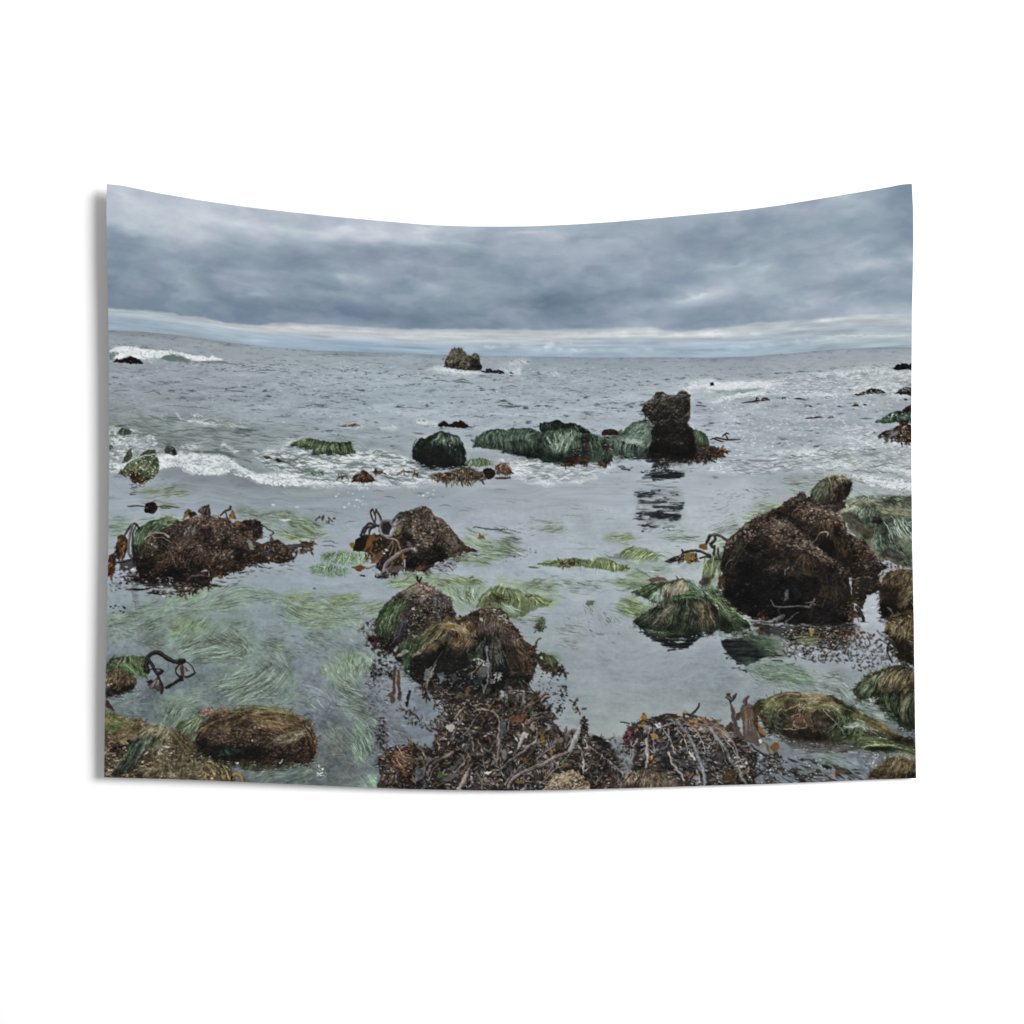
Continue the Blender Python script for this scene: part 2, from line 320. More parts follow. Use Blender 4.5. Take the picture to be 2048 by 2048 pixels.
PUFF = [('S2',830,1152,48,14,24),('S2',940,1150,40,16,16),('S2',1060,1150,50,18,18),('S2',1150,1165,60,14,18),('S2',1245,1130,26,26,34),('S2',1225,1160,20,20,24),('S2',1310,1168,22,13,26),('S2',1400,1170,22,10,26),('S2',1480,1172,24,8,18),('S2',1590,1170,26,12,12),('S2',1740,1165,40,12,14),
 ('S2',700,1158,60,12,10),('S3',60,1172,30,14,18),('S3',200,1182,26,6,14),('S3',410,1180,32,7,14),('S3',520,1168,20,12,10),('S3',620,1162,44,14,10),('S3',740,1152,70,14,16),('S3',880,1140,70,14,18),('S3',1090,1118,44,16,22),('S3',1200,1108,70,13,22),('S3',1320,1095,80,14,20),
 ('S3',90,1055,60,22,20),('S3',500,1062,120,16,26),('S3',270,1068,34,14,16),('S3',800,1062,36,16,20),('S3',960,1015,80,16,14),('S3',1090,1028,60,9,16),('S3',1280,975,70,18,26),('S3',1380,960,50,18,12),('S3',1500,1075,330,7,20),('S3',1330,1045,300,9,-8),('S3',1850,1028,24,12,16),('S3',600,1100,400,10,-8),
 ('S2',1560,1062,120,16,18),('S2',1750,1068,50,24,18),('S2',1340,1080,180,10,14),('S2',1360,1125,40,8,16),('S2',420,1080,500,9,10),('S2',800,1108,150,9,12),('S1',1300,1018,330,7,14),('S1',1500,1040,380,6,10),('S1',900,990,170,6,12),('S1',1100,1112,90,10,9),('S1',240,905,220,8,8)]
dist = (fbm(X/9, Y/6, 3, 3)-.5)
for t_, cx, cy, rx, ry, k in PUFF:
    px, py = Z(t_, cx, cy)[0]; u = (X+dist*7-px)*3.45/rx; v = (Y+dist*6-py)*3.45/ry
    band += (k*np.exp(-(u*u+v*v)**1.3)*(.9+.6*dist))[..., None]*np.array((1.04, 1, .95), f32)
eb = (fbm(X/26, Y/9, 6, 3)-.5)*7
m = sstep(-3.2, 3.8, Y-edg1[None, :]+eb)[..., None]
bg_ = band.mean(-1, keepdims=True); band = bg_+(band-bg_)*.82
IMG[:N0] = sky*(1-m)+band*m
IMG[:N0] += (noise(X/1.5, Y/1.5, 3)[..., None]-.5)*2.4
# ---- sea: colour table by place, wavelets whose size grows towards the viewer
Y0 = 650-OY
X, Y = XX[Y0:], YY[Y0:]
D = np.maximum(Y-hor1[None, :], 0)
SX = [215,415,615,815,1015,1215,1415,1615,1823]
SYY = [0,8,45,100,140,190,240,300,360,420,480,540,600,660,720,780,850]
SEA = np.array([
 [(140,146,155)]*9,
 [(152,158,168),(155,162,170),(156,164,172),(154,163,172),(150,159,168),(150,158,167),(150,157,167),(158,163,173),(160,165,175)],
 [(156,161,171),(160,165,175),(163,172,181),(162,172,180),(162,171,180),(160,169,178),(162,170,178),(166,172,180),(172,177,184)],
 [(158,164,175),(158,165,175),(163,173,182),(165,175,184),(166,175,184),(168,176,185),(168,175,184),(168,174,183),(168,173,180)],
 [(152,160,166),(156,164,172),(162,171,180),(166,175,184),(168,176,185),(171,178,187),(172,178,188),(165,171,180),(165,171,178)],
 [(138,149,149),(142,152,154),(150,160,166),(158,166,174),(162,169,177),(168,175,184),(170,176,186),(164,170,178),(165,170,177)],
 [(140,148,150),(140,149,152),(148,157,161),(156,163,169),(160,167,174),(166,173,181),(166,173,181),(164,170,177),(166,172,176)],
 [(160,168,178),(138,147,154),(146,154,162),(152,160,169),(164,171,180),(168,176,184),(170,178,184),(160,168,170),(165,172,174)],
 [(166,175,184),(160,168,178),(160,168,178),(164,171,181),(170,177,187),(172,180,188),(176,185,188),(162,170,170),(150,158,158)],
 [(164,173,182),(160,169,178),(160,168,178),(163,171,181),(168,176,186),(172,180,188),(176,184,188),(165,172,175),(150,156,158)],
 [(164,172,184),(158,168,176),(156,166,174),(160,168,178),(166,174,183),(168,176,184),(172,179,186),(168,175,180),(160,166,172)],
 [(150,162,166),(148,162,162),(150,162,168),(154,164,171),(160,169,175),(163,171,178),(165,172,180),(166,173,180),(164,170,178)],
 [(144,155,160),(140,156,154),(148,158,166),(150,160,166),(156,167,170),(156,164,170),(158,165,174),(165,172,180),(166,172,180)],
 [(136,146,154),(132,147,148),(142,151,159),(142,151,160),(150,160,166),(157,165,170),(150,160,164),(160,167,172),(150,158,162)],
 [(124,136,142),(124,138,140),(132,142,150),(130,139,148),(148,156,164),(163,170,170),(152,160,164),(140,150,152),(135,143,147)],
 [(112,124,126),(112,126,126),(120,130,134),(118,127,134),(140,148,154),(160,166,164),(140,148,154),(126,135,140),(122,132,138)],
 [(100,114,112),(104,118,116),(112,122,124),(112,120,126),(126,134,140),(134,142,146),(124,132,138),(118,127,134),(112,122,130)]], f32)
SEA[10:] -= np.array([0,2,6,8,8,8,8], f32)[:, None, None]; SEA[10:, :4] -= 4; SEA[11:14] -= 3; SEA[2:6, :3] -= 3
wq = (fbm(X/60, Y/22, 8, 3)-.5)
sea = grid(X+wq*70, D+wq*26, SX, SYY, SEA)
cal = np.interp(D[:, 0]*0+np.arange(Y.shape[0])+650, [650,900,960,1010,1600], [1,1,.75,.2,.12]).astype(f32)[:, None]
a1 = a2 = 0.
for d0, s_ in ((0, 3.), (40, 4.6), (95, 7.), (190, 11.), (420, 22.)):          # wavelet sizes, near ones larger
    i_ = [0, 40, 95, 190, 420].index(d0); nx = [40, 95, 190, 420, 9e9][i_]; pv = [-1e9, 0, 40, 95, 190][i_]
    k_ = np.clip((D-pv)/(d0-pv), 0, 1)*np.clip((nx-D)/(nx-d0), 0, 1)
    a1 = a1+k_*fbm(X/s_/1.7+wq*2, Y/s_*2.3+wq*3, 1+i_, 3, .6); a2 = a2+k_*fbm(X/s_/4.5, Y/s_*1.1, 4+i_, 3, .6)
a3 = fbm(X/60+3*wq, Y/16, 6, 2)
crest = sstep(.56, .74, a1*.62+a2*.42-.02); lite = sstep(.54, .36, a1*.6+a2*.4)
amp = (.45+.55*sstep(0, 60, D))*cal
sea = sea*(1-(crest*.42*amp*(.55+a3))[..., None])+((lite*13+(a3-.5)*18+(a1-.5)*46)*amp)[..., None]+np.array((-2,0,1), f32)
sea = sea+((fbm(X/58+wq*2, Y/8+wq*2, 9, 3)-.5)*26*amp*sstep(20, 90, D))[..., None]-3*sstep(20, 120, D)[..., None]*cal[..., None]
sea = sea-(crest*amp*8)[..., None]*np.array((1.0,.4,.5), f32)
rip = fbm(X/46, Y/2.6+wq*4, 10, 3)-.5; rip2 = fbm(X/120, Y/16, 2, 3)-.5
sea = sea+((1-cal)*(rip*10+rip2*12))[..., None]+(noise(X/1.6, Y/1.3, 5)-.5)[..., None]*5
m = sstep(-.9, .9, Y-hor1[None, :])[..., None]
IMG[Y0:] = IMG[Y0:]*(1-m)+sea*m
# distinct wavelets: short dark crests with a pale back
def wavelets(P, n, ln, col=(96,104,110), w=(.8,1.6), a=(.25,.6), tilt=0.):
    for x, y in inside(P, n):
        L = RNG.uniform(*ln); b = RNG.uniform(-.12, .2)*L; s = np.linspace(-.5, .5, 6)
        p = np.stack([x+s*L, y+b*(s*s*2-.25)+RNG.normal(0, .35, 6)+s*L*tilt], 1)
        ww = RNG.uniform(*w); aa = RNG.uniform(*a)
        stroke(p, ww, pick([col]), aa, 'leaf'); stroke(p+(RNG.uniform(-2, 2), ww*.9), ww*.7, (186,194,202), aa*.55, 'leaf')
wavelets([(218,700),(500,720),(700,740),(700,830),(218,840)], 420, (5,14), (92,100,106), tilt=.04)
wavelets([(600,735),(1250,740),(1250,860),(600,850)], 560, (5,14), (98,110,118))
wavelets([(600,712),(1420,722),(1420,745),(600,740)], 160, (6,16), (116,126,136), (.6,1.0), (.25,.5))
wavelets([(218,672),(420,690),(600,708),(600,735),(400,720),(218,700)], 130, (6,18), (120,128,138), (.6,1.0), (.2,.45), .1)
wavelets([(1280,760),(1820,740),(1820,950),(1420,950),(1300,900)], 480, (6,16), (106,116,120), tilt=-.03)
wavelets([(1420,718),(1600,712),(1820,700),(1820,735),(1500,750),(1420,750)], 120, (6,16), (118,124,132), (.6,1.0), (.25,.5))
wavelets([(218,815),(620,850),(760,900),(600,930),(330,900),(218,850)], 420, (8,22), (96,110,106), (.8,1.9), (.3,.7), tilt=.08)
wavelets([(640,860),(760,850),(780,900),(700,930)], 90, (8,20), (104,118,116), tilt=.06)
wavelets([(225,985),(600,990),(860,985),(1400,960),(1500,980),(1400,1080),(700,1060),(240,1020)], 170, (10,26), (124,134,146), (.6,1.1), (.2,.5))
wavelets([(1000,980),(1420,960),(1560,1000),(1400,1100),(1000,1100)], 120, (14,44), (138,148,158), (.6,1.1), (.2,.5))
wavelets([(1150,1200),(1500,1340),(1420,1440),(1230,1440)], 60, (14,50), (142,150,156), (.6,1.1), (.15,.35))
# ---- far water, breakers and the rocks of the middle distance
DK = (44, 42, 42)
GRN = [(62,92,70),(78,110,84),(96,126,100),(48,72,58),(120,146,122),(40,56,48)]
DGR = [(38,50,44),(46,62,52),(60,80,64),(30,38,36),(78,98,82)]
WHT = (228, 232, 235)
# breaker, upper left
patch(Z('A1',90,285,190,285,175,345,110,365,88,368), (104,128,122), .9, 1.5, 6)
patch(Z('A1',550,355,600,325,660,308,760,333,850,368,780,382,640,380), (104,124,120), .95, 1.5, 6)
patch(Z('A1',640,376,850,376,1000,378,1130,376,1200,400,1000,395,800,392), (112,118,122), .8, 1.5, 8)
wv = Z('A1',88,278,140,258,190,240,300,250,380,268,450,276,600,290,720,295,800,312,850,326,930,340,1000,352,1040,330,1070,345,1130,366,1060,372,1000,372,920,372,850,370,790,350,740,325,660,312,600,330,560,352,470,345,400,360,300,340,240,345,190,365,130,350,180,310,150,290,90,300)
patch(wv, (214,222,224), 1, 2.2, 5, 1.2, 3)
foam(wv, .75, (240,243,244), 4, 2, 4)
foam(Z('A1',380,330,560,350,620,380,560,400,380,385), .45, lace=3.5)
dots(wv, 160, [(240,243,244),(200,210,212),(180,192,196)], (.8,1.8))
rW = Z('A1',130,380,150,365,172,354,182,362,215,362,248,352,270,348,285,338,305,345,330,345,352,356,372,360,385,380,396,404,340,408,290,408,240,396,190,394)
rock(rW, [(30,27,29),(52,46,47),(86,78,74)], 1.4, 5, .8, 4, (10,5,2), top=.35); REG['reefW'] = rW
def crests(t, rows, col=(96,104,106), w=2.2, a=.7):
    for x0, y0, x1, y1 in rows:
        p = Z(t, x0, y0, (x0+x1)/2, (y0+y1)/2-9, x1, y1); p = curve(p, 9)+RNG.normal(0, .35, (9, 2)); stroke(p, w, pick([col]), a, 'leaf'); stroke(p+(1, 1.7), w*.6, (178,186,192), a*.6, 'leaf')
crests('A1', [(1170,405,1290,430),(1290,440,1500,440),(1230,480,1420,478),(1400,478,1620,468),(1500,440,1600,445),(1650,480,1760,490),(1850,490,1932,490),(1040,670,1180,668),(1150,655,1340,672),(1640,590,1720,600),(1740,590,1830,605),
  (860,545,950,560),(560,795,800,800),(780,800,1040,830),(130,660,300,655),(400,670,560,668)], (104,112,112))
crests('A2', [(570,400,700,402),(700,405,780,410),(110,320,560,335),(500,335,830,345),(30,490,130,490),(350,555,640,548),(640,630,880,625),(860,545,1030,542),(560,615,480,622),(250,680,420,690),(500,712,600,718)], (118,126,134), 1.8, .6)
crests('A2', [(1110,545,1220,545),(1220,558,1390,572),(1390,560,1540,580),(1420,572,1600,590),(1440,552,1560,565)], (98,124,112), 3.2, .85)
crests('A3', [(490,595,590,602),(600,690,640,690),(590,632,650,640),(240,548,290,548),(460,730,600,742),(230,850,430,856),(340,620,400,630),(620,655,740,665),(20,580,150,585),(60,610,160,618),(1100,500,1250,495)], (108,116,122), 2, .7)
crests('A2', [(1060,895,1250,912),(640,912,880,900),(1560,905,1660,888),(1380,895,1500,885)], (120,132,130), 2, .6)
foam(Z('A2',1060,930,1100,905,1160,930,1250,960,1180,975,1070,965), .72, lace=4); foam(Z('A2',740,985,890,968,880,985,760,998), .7, lace=3.5)
foam(Z('A3',0,385,100,372,200,375,260,390,180,398,0,400), .8, lace=3); foam(Z('A3',440,480,540,485,540,505,450,498), .6, lace=3)
patch(Z('A3',245,383,290,384,255,390), DK, .9, .3)
# island and its skerry
foam(Z('A2',1180,462,1310,440,1480,462,1660,466,1690,485,1500,492,1320,480), .85, lace=3.2)
foam(Z('A2',1850,460,1932,440,'A3',40,455,180,450,185,490,60,495,'A2',1932,500,1860,500), .8, lace=3.2); foam(Z('A2',1720,385,1932,388,1932,398,1730,396), .6, lace=3)
isl = Z('A2',1312,425,1330,405,1342,370,1352,345,1368,308,1380,285,1396,268,1412,270,1422,252,1434,262,1446,268,1462,250,1476,262,1486,254,1500,272,1518,290,1530,310,1542,326,1566,324,1580,312,1616,313,1640,330,1652,360,1664,405,1674,440,1664,462,1560,458,1500,462,1420,452,1350,440,1318,432)
REG['island'] = isl
rock(isl, [(34,33,32),(56,54,49),(92,87,74),(126,120,104),(160,155,142)], 1.6, 6, .8, 3, (12,5,2.2), top=.62, speck=.2)
comb([Z('A2',1400,275,1350,430), Z('A2',1470,265,1440,445), Z('A2',1520,310,1530,450), Z('A2',1600,318,1650,450)], 90, [(48,47,44),(120,113,96),(70,66,58)], (.7,1.3), (.3,.7), 2, (0,.6), (.3,1))
sk = Z('A2',1662,470,1690,468,1708,476,1712,452,1745,445,1775,465,1800,462,1830,456,1868,478,1850,495,1760,490,1690,486)
rock(sk, [(34,32,32),(56,52,48),(92,88,80)], 1.2, 5, .8, 4, (10,5,2), top=.4); patch(Z('A3',0,462,28,470,40,492,0,492), (48,46,46), 1, 1, 4); patch(Z('A3',86,490,100,476,122,494), DK, 1, .5)
# surf on the right
for q_, a_ in ((('A4',480,580,1000,500,1500,460,1850,470,1850,690,1300,660,700,690),.12),(('A4',0,590,300,570,680,575,560,610,200,640,0,640),.35)): patch(Z(*q_), (192,200,205), a_, 7, 14, 9)
caps(Z('A4',480,570,900,500,1300,465,1850,450,1850,720,1500,640,1200,700,800,710,500,680), 430, (4,15), (.6,1.4), a=(.35,.85), tilt=-.05)
caps(Z('A4',0,590,300,570,680,570,560,610,200,640,0,640), 200, (5,14), (1,2.2)); caps(Z('A4',20,760,150,700,500,650,520,690,250,710), 90)
caps(Z('A4',1180,960,1500,960,1560,1080,1852,1120,1852,1200,1300,1150), 190, (5,14), (.7,1.5)); caps(Z('A4',0,900,1400,860,1500,1150,300,1200,0,1100), 200, (4,10), (.6,1.2), a=(.25,.6))
foam(Z('A3',1290,590,1500,560,1800,575,1932,565,1932,640,1700,640,1500,640,1350,620), .52, lace=4)
foam(Z('A3',1640,600,1800,575,1932,560,'A4',300,580,560,575,680,575,560,605,250,622,0,632,'A3',1700,645), .82, lace=3.6)
foam(Z('A4',480,580,700,520,1000,490,1300,470,1500,455,1850,470,1850,690,1500,620,1300,690,900,700,540,660), .32, lace=3.4, vary=14)
foam(Z('A4',1150,480,1420,465,1680,470,1850,480,1850,530,1500,520,1200,505), .66, lace=4); foam(Z('A4',1280,600,1500,590,1680,600,1690,640,1640,660,1560,630,1440,640,1330,640), .74, lace=4)
foam(Z('A4',860,690,1100,680,1290,690,1100,705,900,700), .7, lace=3.5); foam(Z('A4',1640,690,1760,680,1850,705,1850,720,1700,690), .8, lace=3)
foam(Z('A4',30,760,120,710,240,690,520,655,500,680,260,700,120,745), .6, lace=4); patch(Z('A4',0,640,200,650,480,630,300,668,60,662), (126,146,140), .6, 2, 9)
foam(Z('A4',1500,1090,1640,1070,1852,1110,1852,1180,1500,1140), .5, lace=4)
rA = Z('A4',1680,440,1700,422,1725,408,1745,412,1762,398,1800,400,1828,416,1838,402,1852,395,1852,468,1790,462,1745,460,1700,455)
rB = Z('A4',1305,690,1335,676,1362,685,1400,660,1440,652,1490,632,1520,636,1552,630,1582,650,1622,672,1560,676,1480,682,1360,692)
rC = Z('A4',1672,672,1720,655,1745,640,1772,622,1815,615,1852,618,1852,706,1800,694,1745,680)
for i_, r_ in enumerate((rA, rB, rC)): rock(r_, [(30,29,31),(50,46,47),(84,78,76)], 1.5, 6, .8, 5+i_, (10,5,2), top=.35)
dots(rB, 30, [(150,144,136),(110,90,74)], (.6,1.2)); REG['reefA'] = rA; REG['reefB'] = rB; REG['reefC'] = rC
patch(Z('A4',0,575,25,570,40,600,0,608), (46,42,42), 1, 1, 4); patch(Z('A4',1300,795,1330,772,1360,775,1380,795), (78,60,48), .95, 1, 4)
for p_ in ([(290,762),(360,752),(430,742),(550,732)], [(420,745),(430,715),(450,725)], [(470,738),(490,718),(530,725),(548,740)], [(660,722),(680,715),(695,722)], [(780,722),(850,720)], [(880,902),(960,895),(1040,890)], [(1410,778),(1440,778)], [(1780,730),(1815,732)]):
    tube(Z('A4', *np.ravel(p_)), 2.2, (62,52,46), None, 10, .95, 'leaf')
patch(Z('A4',1080,905,1095,885,1140,882,1140,900), (56,58,56), .95, .6, 4); patch(Z('A4',1370,908,1430,897,1510,908,1430,916), (104,118,100), .9, .6, 5)
rD = Z('A4',1762,838,1800,800,1825,788,1852,778,1852,850,1800,850); rock(rD, [(36,36,38),(56,54,52),(80,76,70)], 1, 5, .8, 9, (10,5,2), top=.3)
gm = Z('A4',1508,938,1545,915,1600,893,1650,865,1690,850,1745,838,1800,850,1852,838,1852,948,1760,945,1640,950,1560,948)
patch(gm, (44,58,52), 1, 1.4, 6); REG['moundR'] = gm
comb([Z('A4',1600,895,1520,940), Z('A4',1690,855,1640,945), Z('A4',1745,840,1760,945), Z('A4',1852,845,1852,945)], 130, GRN[:4]+[(110,130,116)], (.7,1.5), (.4,.9), 2)
kr = Z('A4',1560,1060,1590,1030,1650,1005,1700,990,1740,960,1750,930,1790,930,1820,965,1852,960,1852,1125,1760,1118,1690,1115,1640,1095)
patch(kr, (48,42,42), 1, 2.5, 6); scatter(kr, 70, [(58,50,50),(80,70,68),(96,72,46),(44,38,38)], (6,14), (1.8,3.6), lambda x, y: 150 if x < 1790 else 80, ph=.35)
scatter(Z('A4',1740,930,1800,935,1830,1060,1760,1070), 22, [(120,86,48),(96,66,38),(140,106,58)], (8,16), (1.6,3), lambda x, y: 80+RNG.normal(0, 18), ph=.2); foam(Z('A4',1670,1040,1720,1030,1700,1060,1650,1085), .7, lace=3)
# glints
caps(Z('A4',0,700,1852,500,1852,1250,900,1200,0,1280), 620, (2,8), (.6,1.4), (236,240,243), (.4,.9)); caps(Z('A2',0,350,1932,420,'A3',1290,420,1290,880,'A2',1000,900,0,900), 420, (2,7), (.6,1.2), (222,229,234), (.3,.7)); caps([(225,700),(600,740),(600,850),(225,820)], 160, (2,7), (.6,1.2), (214,221,228), (.3,.7)); patch(Z('B3',1660,90,1932,40,'B4',300,60,500,200,300,380,'B3',1932,520,1700,400,1690,250), (190,197,203), .4, 9, 18, 14); patch(Z('B3',1000,60,1240,40,1260,330,1000,330,700,240), (184,191,199), .3, 9, 18, 14)
# weed by the tower
for p_ in ([(0,1100),(60,1080),(120,1095),(180,1100),(280,1095)], [(110,1070),(150,1040),(180,1050)], [(140,1050),(160,1090),(150,1110)], [(20,1085),(90,1110),(130,1120)]): tube(Z('A4', *np.ravel(p_)), 2.6, (70,54,44), (120,104,92), 10, .95, 'leaf', .4)
# red reef and floating strand in the centre
rE = Z('A2',1225,965,1270,970,1300,945,1325,932,1345,938,1370,960,1395,950,1420,935,1440,928,1450,935,1475,924,1505,938,1540,960,1610,982,1500,996,1400,992,1310,985)
rock(rE, [(40,28,30),(66,44,44),(98,68,62)], 1.2, 5, .7, 2, (10,5,2), top=.3, speck=.1); REG['reefE'] = rE
patch(Z('A2',340,975,440,968,490,955,510,948,520,958,555,972,545,982,400,985), (72,62,46), .95, .7, 5); foam(Z('A2',370,980,560,978,540,990,380,990), .6, lace=3)
# ---- silky ripples of the calm water, then the surf line of the middle ground
strands(Z('B3',-300,10,1932,-40,1932,560,900,640,0,520,-300,420), -3, [(148,156,166),(168,177,186),(184,192,199)], .30, 20, 80, 3.2, 9, seed=3, lo=.2, hi=.5); strands(Z('C3',500,100,1200,60,1932,300,1932,860,1300,860,900,1040,700,700), 4, [(140,149,156),(158,166,170),(174,181,184)], .35, 24, 70, 6, seed=6, lo=.2, hi=.5); strands(Z('B1',85,20,1932,60,'B2',900,60,900,260,100,260,'B1',1500,240,85,330), 2, [(136,145,158),(156,165,176),(176,184,194)], .4, 16, 60, 3.6, seed=2, lo=.2, hi=.5)
for q_, a_ in ((('A1',85,1000,500,1060,560,1250,540,1350,200,1400,85,1440),.25),(('A2',0,1210,560,1250,690,1180,960,1270,1200,1400,1340,1480,900,1515,0,1510),.28),(('A1',1400,1250,1932,1200,1932,1480,1560,1460),.22),(('A3',0,1285,330,1315,1040,1310,900,1430,300,1490,60,1430),.2),(('A4',0,1300,560,1285,900,1190,1400,1190,1852,1250,1852,1420,1100,1390,400,1415),.16),(('A4',1290,1430,1852,1480,1852,1580,1450,1510),.3)): patch(Z(*q_), (192,200,205), a_, 7, 14, 9)
strands(Z('A1',85,820,700,840,1400,980,1700,1080,1500,1200,900,1180,560,1150,300,1060,85,980), 8, [(104,118,112),(140,150,150),(168,176,180)], .55, 16, 30, 3.4)
strands(Z('A2',480,1130,760,1110,1000,1180,1020,1280,800,1200,560,1180), 14, [(100,116,110),(140,150,150),(176,184,188)], .6, 10, 26, 3)
strands(Z('A1',560,1390,1100,1420,1300,1400,1560,1520,1200,1600,600,1560), 2, [(118,126,136),(140,148,158),(158,167,177)], .6, 16, 40, 4)
strands(Z('A1',1120,1350,1240,1340,1420,1450,1480,1520,1260,1500), 24, [(104,112,120),(120,128,136)], .7, 8, 30, 4)
patch(Z('A1',1120,1370,1220,1340,1290,1380,1400,1450,1460,1500,1700,1530,1932,1530,1932,1570,1500,1570,1200,1480), (130,137,146), .6, 4, 14, 6)
patch(Z('A1',550,1380,700,1350,860,1410,1120,1420,1200,1480,900,1500,600,1450), (134,141,150), .5, 4, 14, 6)
foam(Z('A1',85,980,170,985,200,1050,300,1060,400,1060,500,1100,500,1160,560,1240,540,1350,560,1380,400,1250,200,1400,85,1460), .50, lace=4.6)
foam(Z('A1',85,1050,240,1060,390,1070,500,1110,480,1170,330,1180,250,1200,180,1330,85,1430), .58, (232,236,238), 4.2, 5)
foam(Z('A1',700,850,760,910,1000,940,1200,960,1400,985,1380,1000,1150,975,900,945,740,930), .80, lace=3.2, soft=5); foam(Z('A1',600,850,760,870,1050,880,1250,930,1500,930,1560,945,1200,950,900,900), .42, lace=4)
foam(Z('A1',760,1170,900,1140,950,1165,850,1180), .8, lace=3); foam(Z('A1',1110,1160,1140,1125,1200,1160,1270,1210,1240,1215,1180,1185), .82, lace=3, soft=4); foam(Z('A1',1740,1100,1840,1100,1800,1160,1700,1170), .7, lace=3.4)
foam(Z('A1',1540,1170,1700,1165,1820,1200,1932,1210,1932,1480,1800,1440,1600,1400,1500,1280), .58, lace=4.2, vary=14)
patch(Z('A1',780,1195,900,1200,1040,1200,1150,1212,1240,1250,1330,1280,1400,1300,1380,1310,1250,1270,1100,1232,900,1222), (92,108,100), .8, 2, 8)
br = Z('A1',545,1260,640,1245,720,1245,860,1228,1000,1238,1130,1262,1200,1290,1250,1320,1330,1370,1400,1400,1450,1420,1560,1425,1660,1410,1760,1420,1790,1400,1850,1425,1932,1445,1932,1515,1760,1512,1600,1508,1480,1495,1440,1470,1380,1440,1310,1395,1240,1345,1190,1350,1120,1395,1040,1412,940,1408,870,1395,820,1355,740,1330,640,1345,560,1362)
patch(br, (205,212,216), .75, 3, 6, 2, 5); foam(br, .80, (238,241,243), 4.4, 6, 5, vary=9); strands(br, 60, [(176,186,192),(226,231,234),(244,246,247)], .5, 3, 9, 3, 8)
dots(br, 500, [(242,244,245),(214,220,224),(170,180,184),(150,160,164)], (.7,1.7), (.4,.9))
for k_ in range(150):
    q = curve(Z('A1',560,1368,740,1338,860,1398,1000,1418,1130,1402,1240,1350,1330,1402,1450,1480,1600,1512,1932,1518), 151)[k_]; stroke(np.array([q+RNG.normal(0,1.4,2), q+RNG.normal(0,1.4,2)]), RNG.uniform(1,2.2), (236,239,241), .8, 'flat')
foam(Z('A2',0,1200,110,1235,330,1245,560,1240,690,1170,830,1220,960,1270,1040,1340,1200,1400,1210,1460,1340,1480,1120,1510,700,1530,300,1515,0,1515), .50, lace=5, vary=15)
foam(Z('A2',0,1300,200,1290,420,1240,640,1250,600,1290,300,1330,250,1400,150,1340,0,1340), .72, lace=4.4); foam(Z('A2',400,1290,560,1240,740,1180,800,1230,700,1290,520,1300), .64, lace=4.4); foam(Z('A2',830,1225,950,1260,1050,1350,980,1330,880,1290), .78, lace=4)
foam(Z('A2',0,1440,250,1440,450,1470,480,1500,700,1490,1000,1500,1340,1490,1100,1515,600,1530,200,1520,0,1515), .74, lace=3.8); foam(Z('A2',620,1370,800,1350,1000,1380,1180,1400,1170,1470,900,1470,720,1440), .64, lace=4.4)
patch(Z('A2',0,1370,90,1375,180,1380,230,1420,180,1440,80,1430,0,1410), (96,118,106), .8, 2.5, 7); comb([Z('A2',0,1375,10,1420), Z('A2',100,1375,120,1440), Z('A2',200,1390,230,1440)], 50, GRN, (.7,1.3), (.4,.8), 2)
patch(Z('A2',440,1315,560,1305,640,1325,560,1345,460,1340), (98,116,110), .7, 2, 7); patch(Z('A2',660,1215,740,1205,810,1245,720,1250), (104,122,114), .6, 2, 7)
stroke(curve(Z('A2',0,1520,400,1522,700,1535,1000,1520,1340,1492,1500,1485), 40), 1.6, (122,130,138), .35, 'flat')
foam(Z('A3',0,1280,160,1280,330,1310,560,1320,900,1310,1040,1300,1060,1360,900,1440,600,1500,250,1500,100,1450,60,1370), .50, lace=4.6, vary=14); foam(Z('A3',60,1380,240,1290,330,1320,230,1400,120,1430), .70, lace=4); foam(Z('A3',220,1500,400,1480,640,1490,880,1455,700,1495,400,1515), .8, (214,220,224), 3, soft=4)
foam(Z('A4',0,1290,300,1300,560,1280,760,1210,900,1180,1300,1180,1600,1200,1852,1240,1852,1420,1500,1400,1100,1400,800,1370,400,1420,0,1410), .42, lace=4.6, vary=14)
foam(Z('A4',650,1220,900,1195,1150,1220,1320,1190,1380,1230,1100,1235,960,1280,840,1270), .74, lace=3.8); foam(Z('A4',1100,1250,1300,1260,1420,1330,1300,1340,1150,1380,1000,1350), .64, lace=4.4); foam(Z('A4',1500,1350,1640,1330,1852,1370,1852,1400,1640,1395), .84, lace=4)
patch(Z('A4',690,1260,760,1235,820,1265,780,1285), (104,116,106), .7, 2, 7); patch(Z('A4',1070,1245,1200,1225,1290,1250,1380,1320,1340,1350,1240,1300,1130,1280), (134,142,138), .6, 3, 9); patch(Z('A4',360,1290,560,1285,700,1268,560,1305,380,1310), (128,136,138), .7, 1.5, 8)
foam(Z('A4',1270,1410,1400,1400,1600,1440,1852,1460,1852,1580,1700,1560,1480,1520,1330,1470), .66, (206,213,217), 4.4, vary=10)
dots(Z('A4',1290,1425,1600,1450,1852,1480,1852,1580,1600,1550,1400,1500), 260, [(232,236,238),(120,128,130),(96,104,106),(180,188,192)], (.8,1.9), (.5,.9))
caps(Z('A4',0,1290,500,1270,760,1200,1300,1170,1852,1240,1852,1430,1300,1390,800,1380,400,1420,0,1410), 430, (5,20), (.7,1.8), a=(.35,.85), tilt=.03)
caps(Z('A4',1300,1420,1852,1480,1852,1580,1480,1520), 240, (4,12), (1,2.4)); caps(Z('A2',0,1210,500,1260,700,1180,960,1270,1200,1400,1340,1480,900,1510,0,1510), 420, (5,20), (.8,2.3), tilt=.06); caps(Z('A1',1400,1200,1932,1200,1932,1450,1500,1330), 190, (5,18), (.8,2.2), tilt=.08)
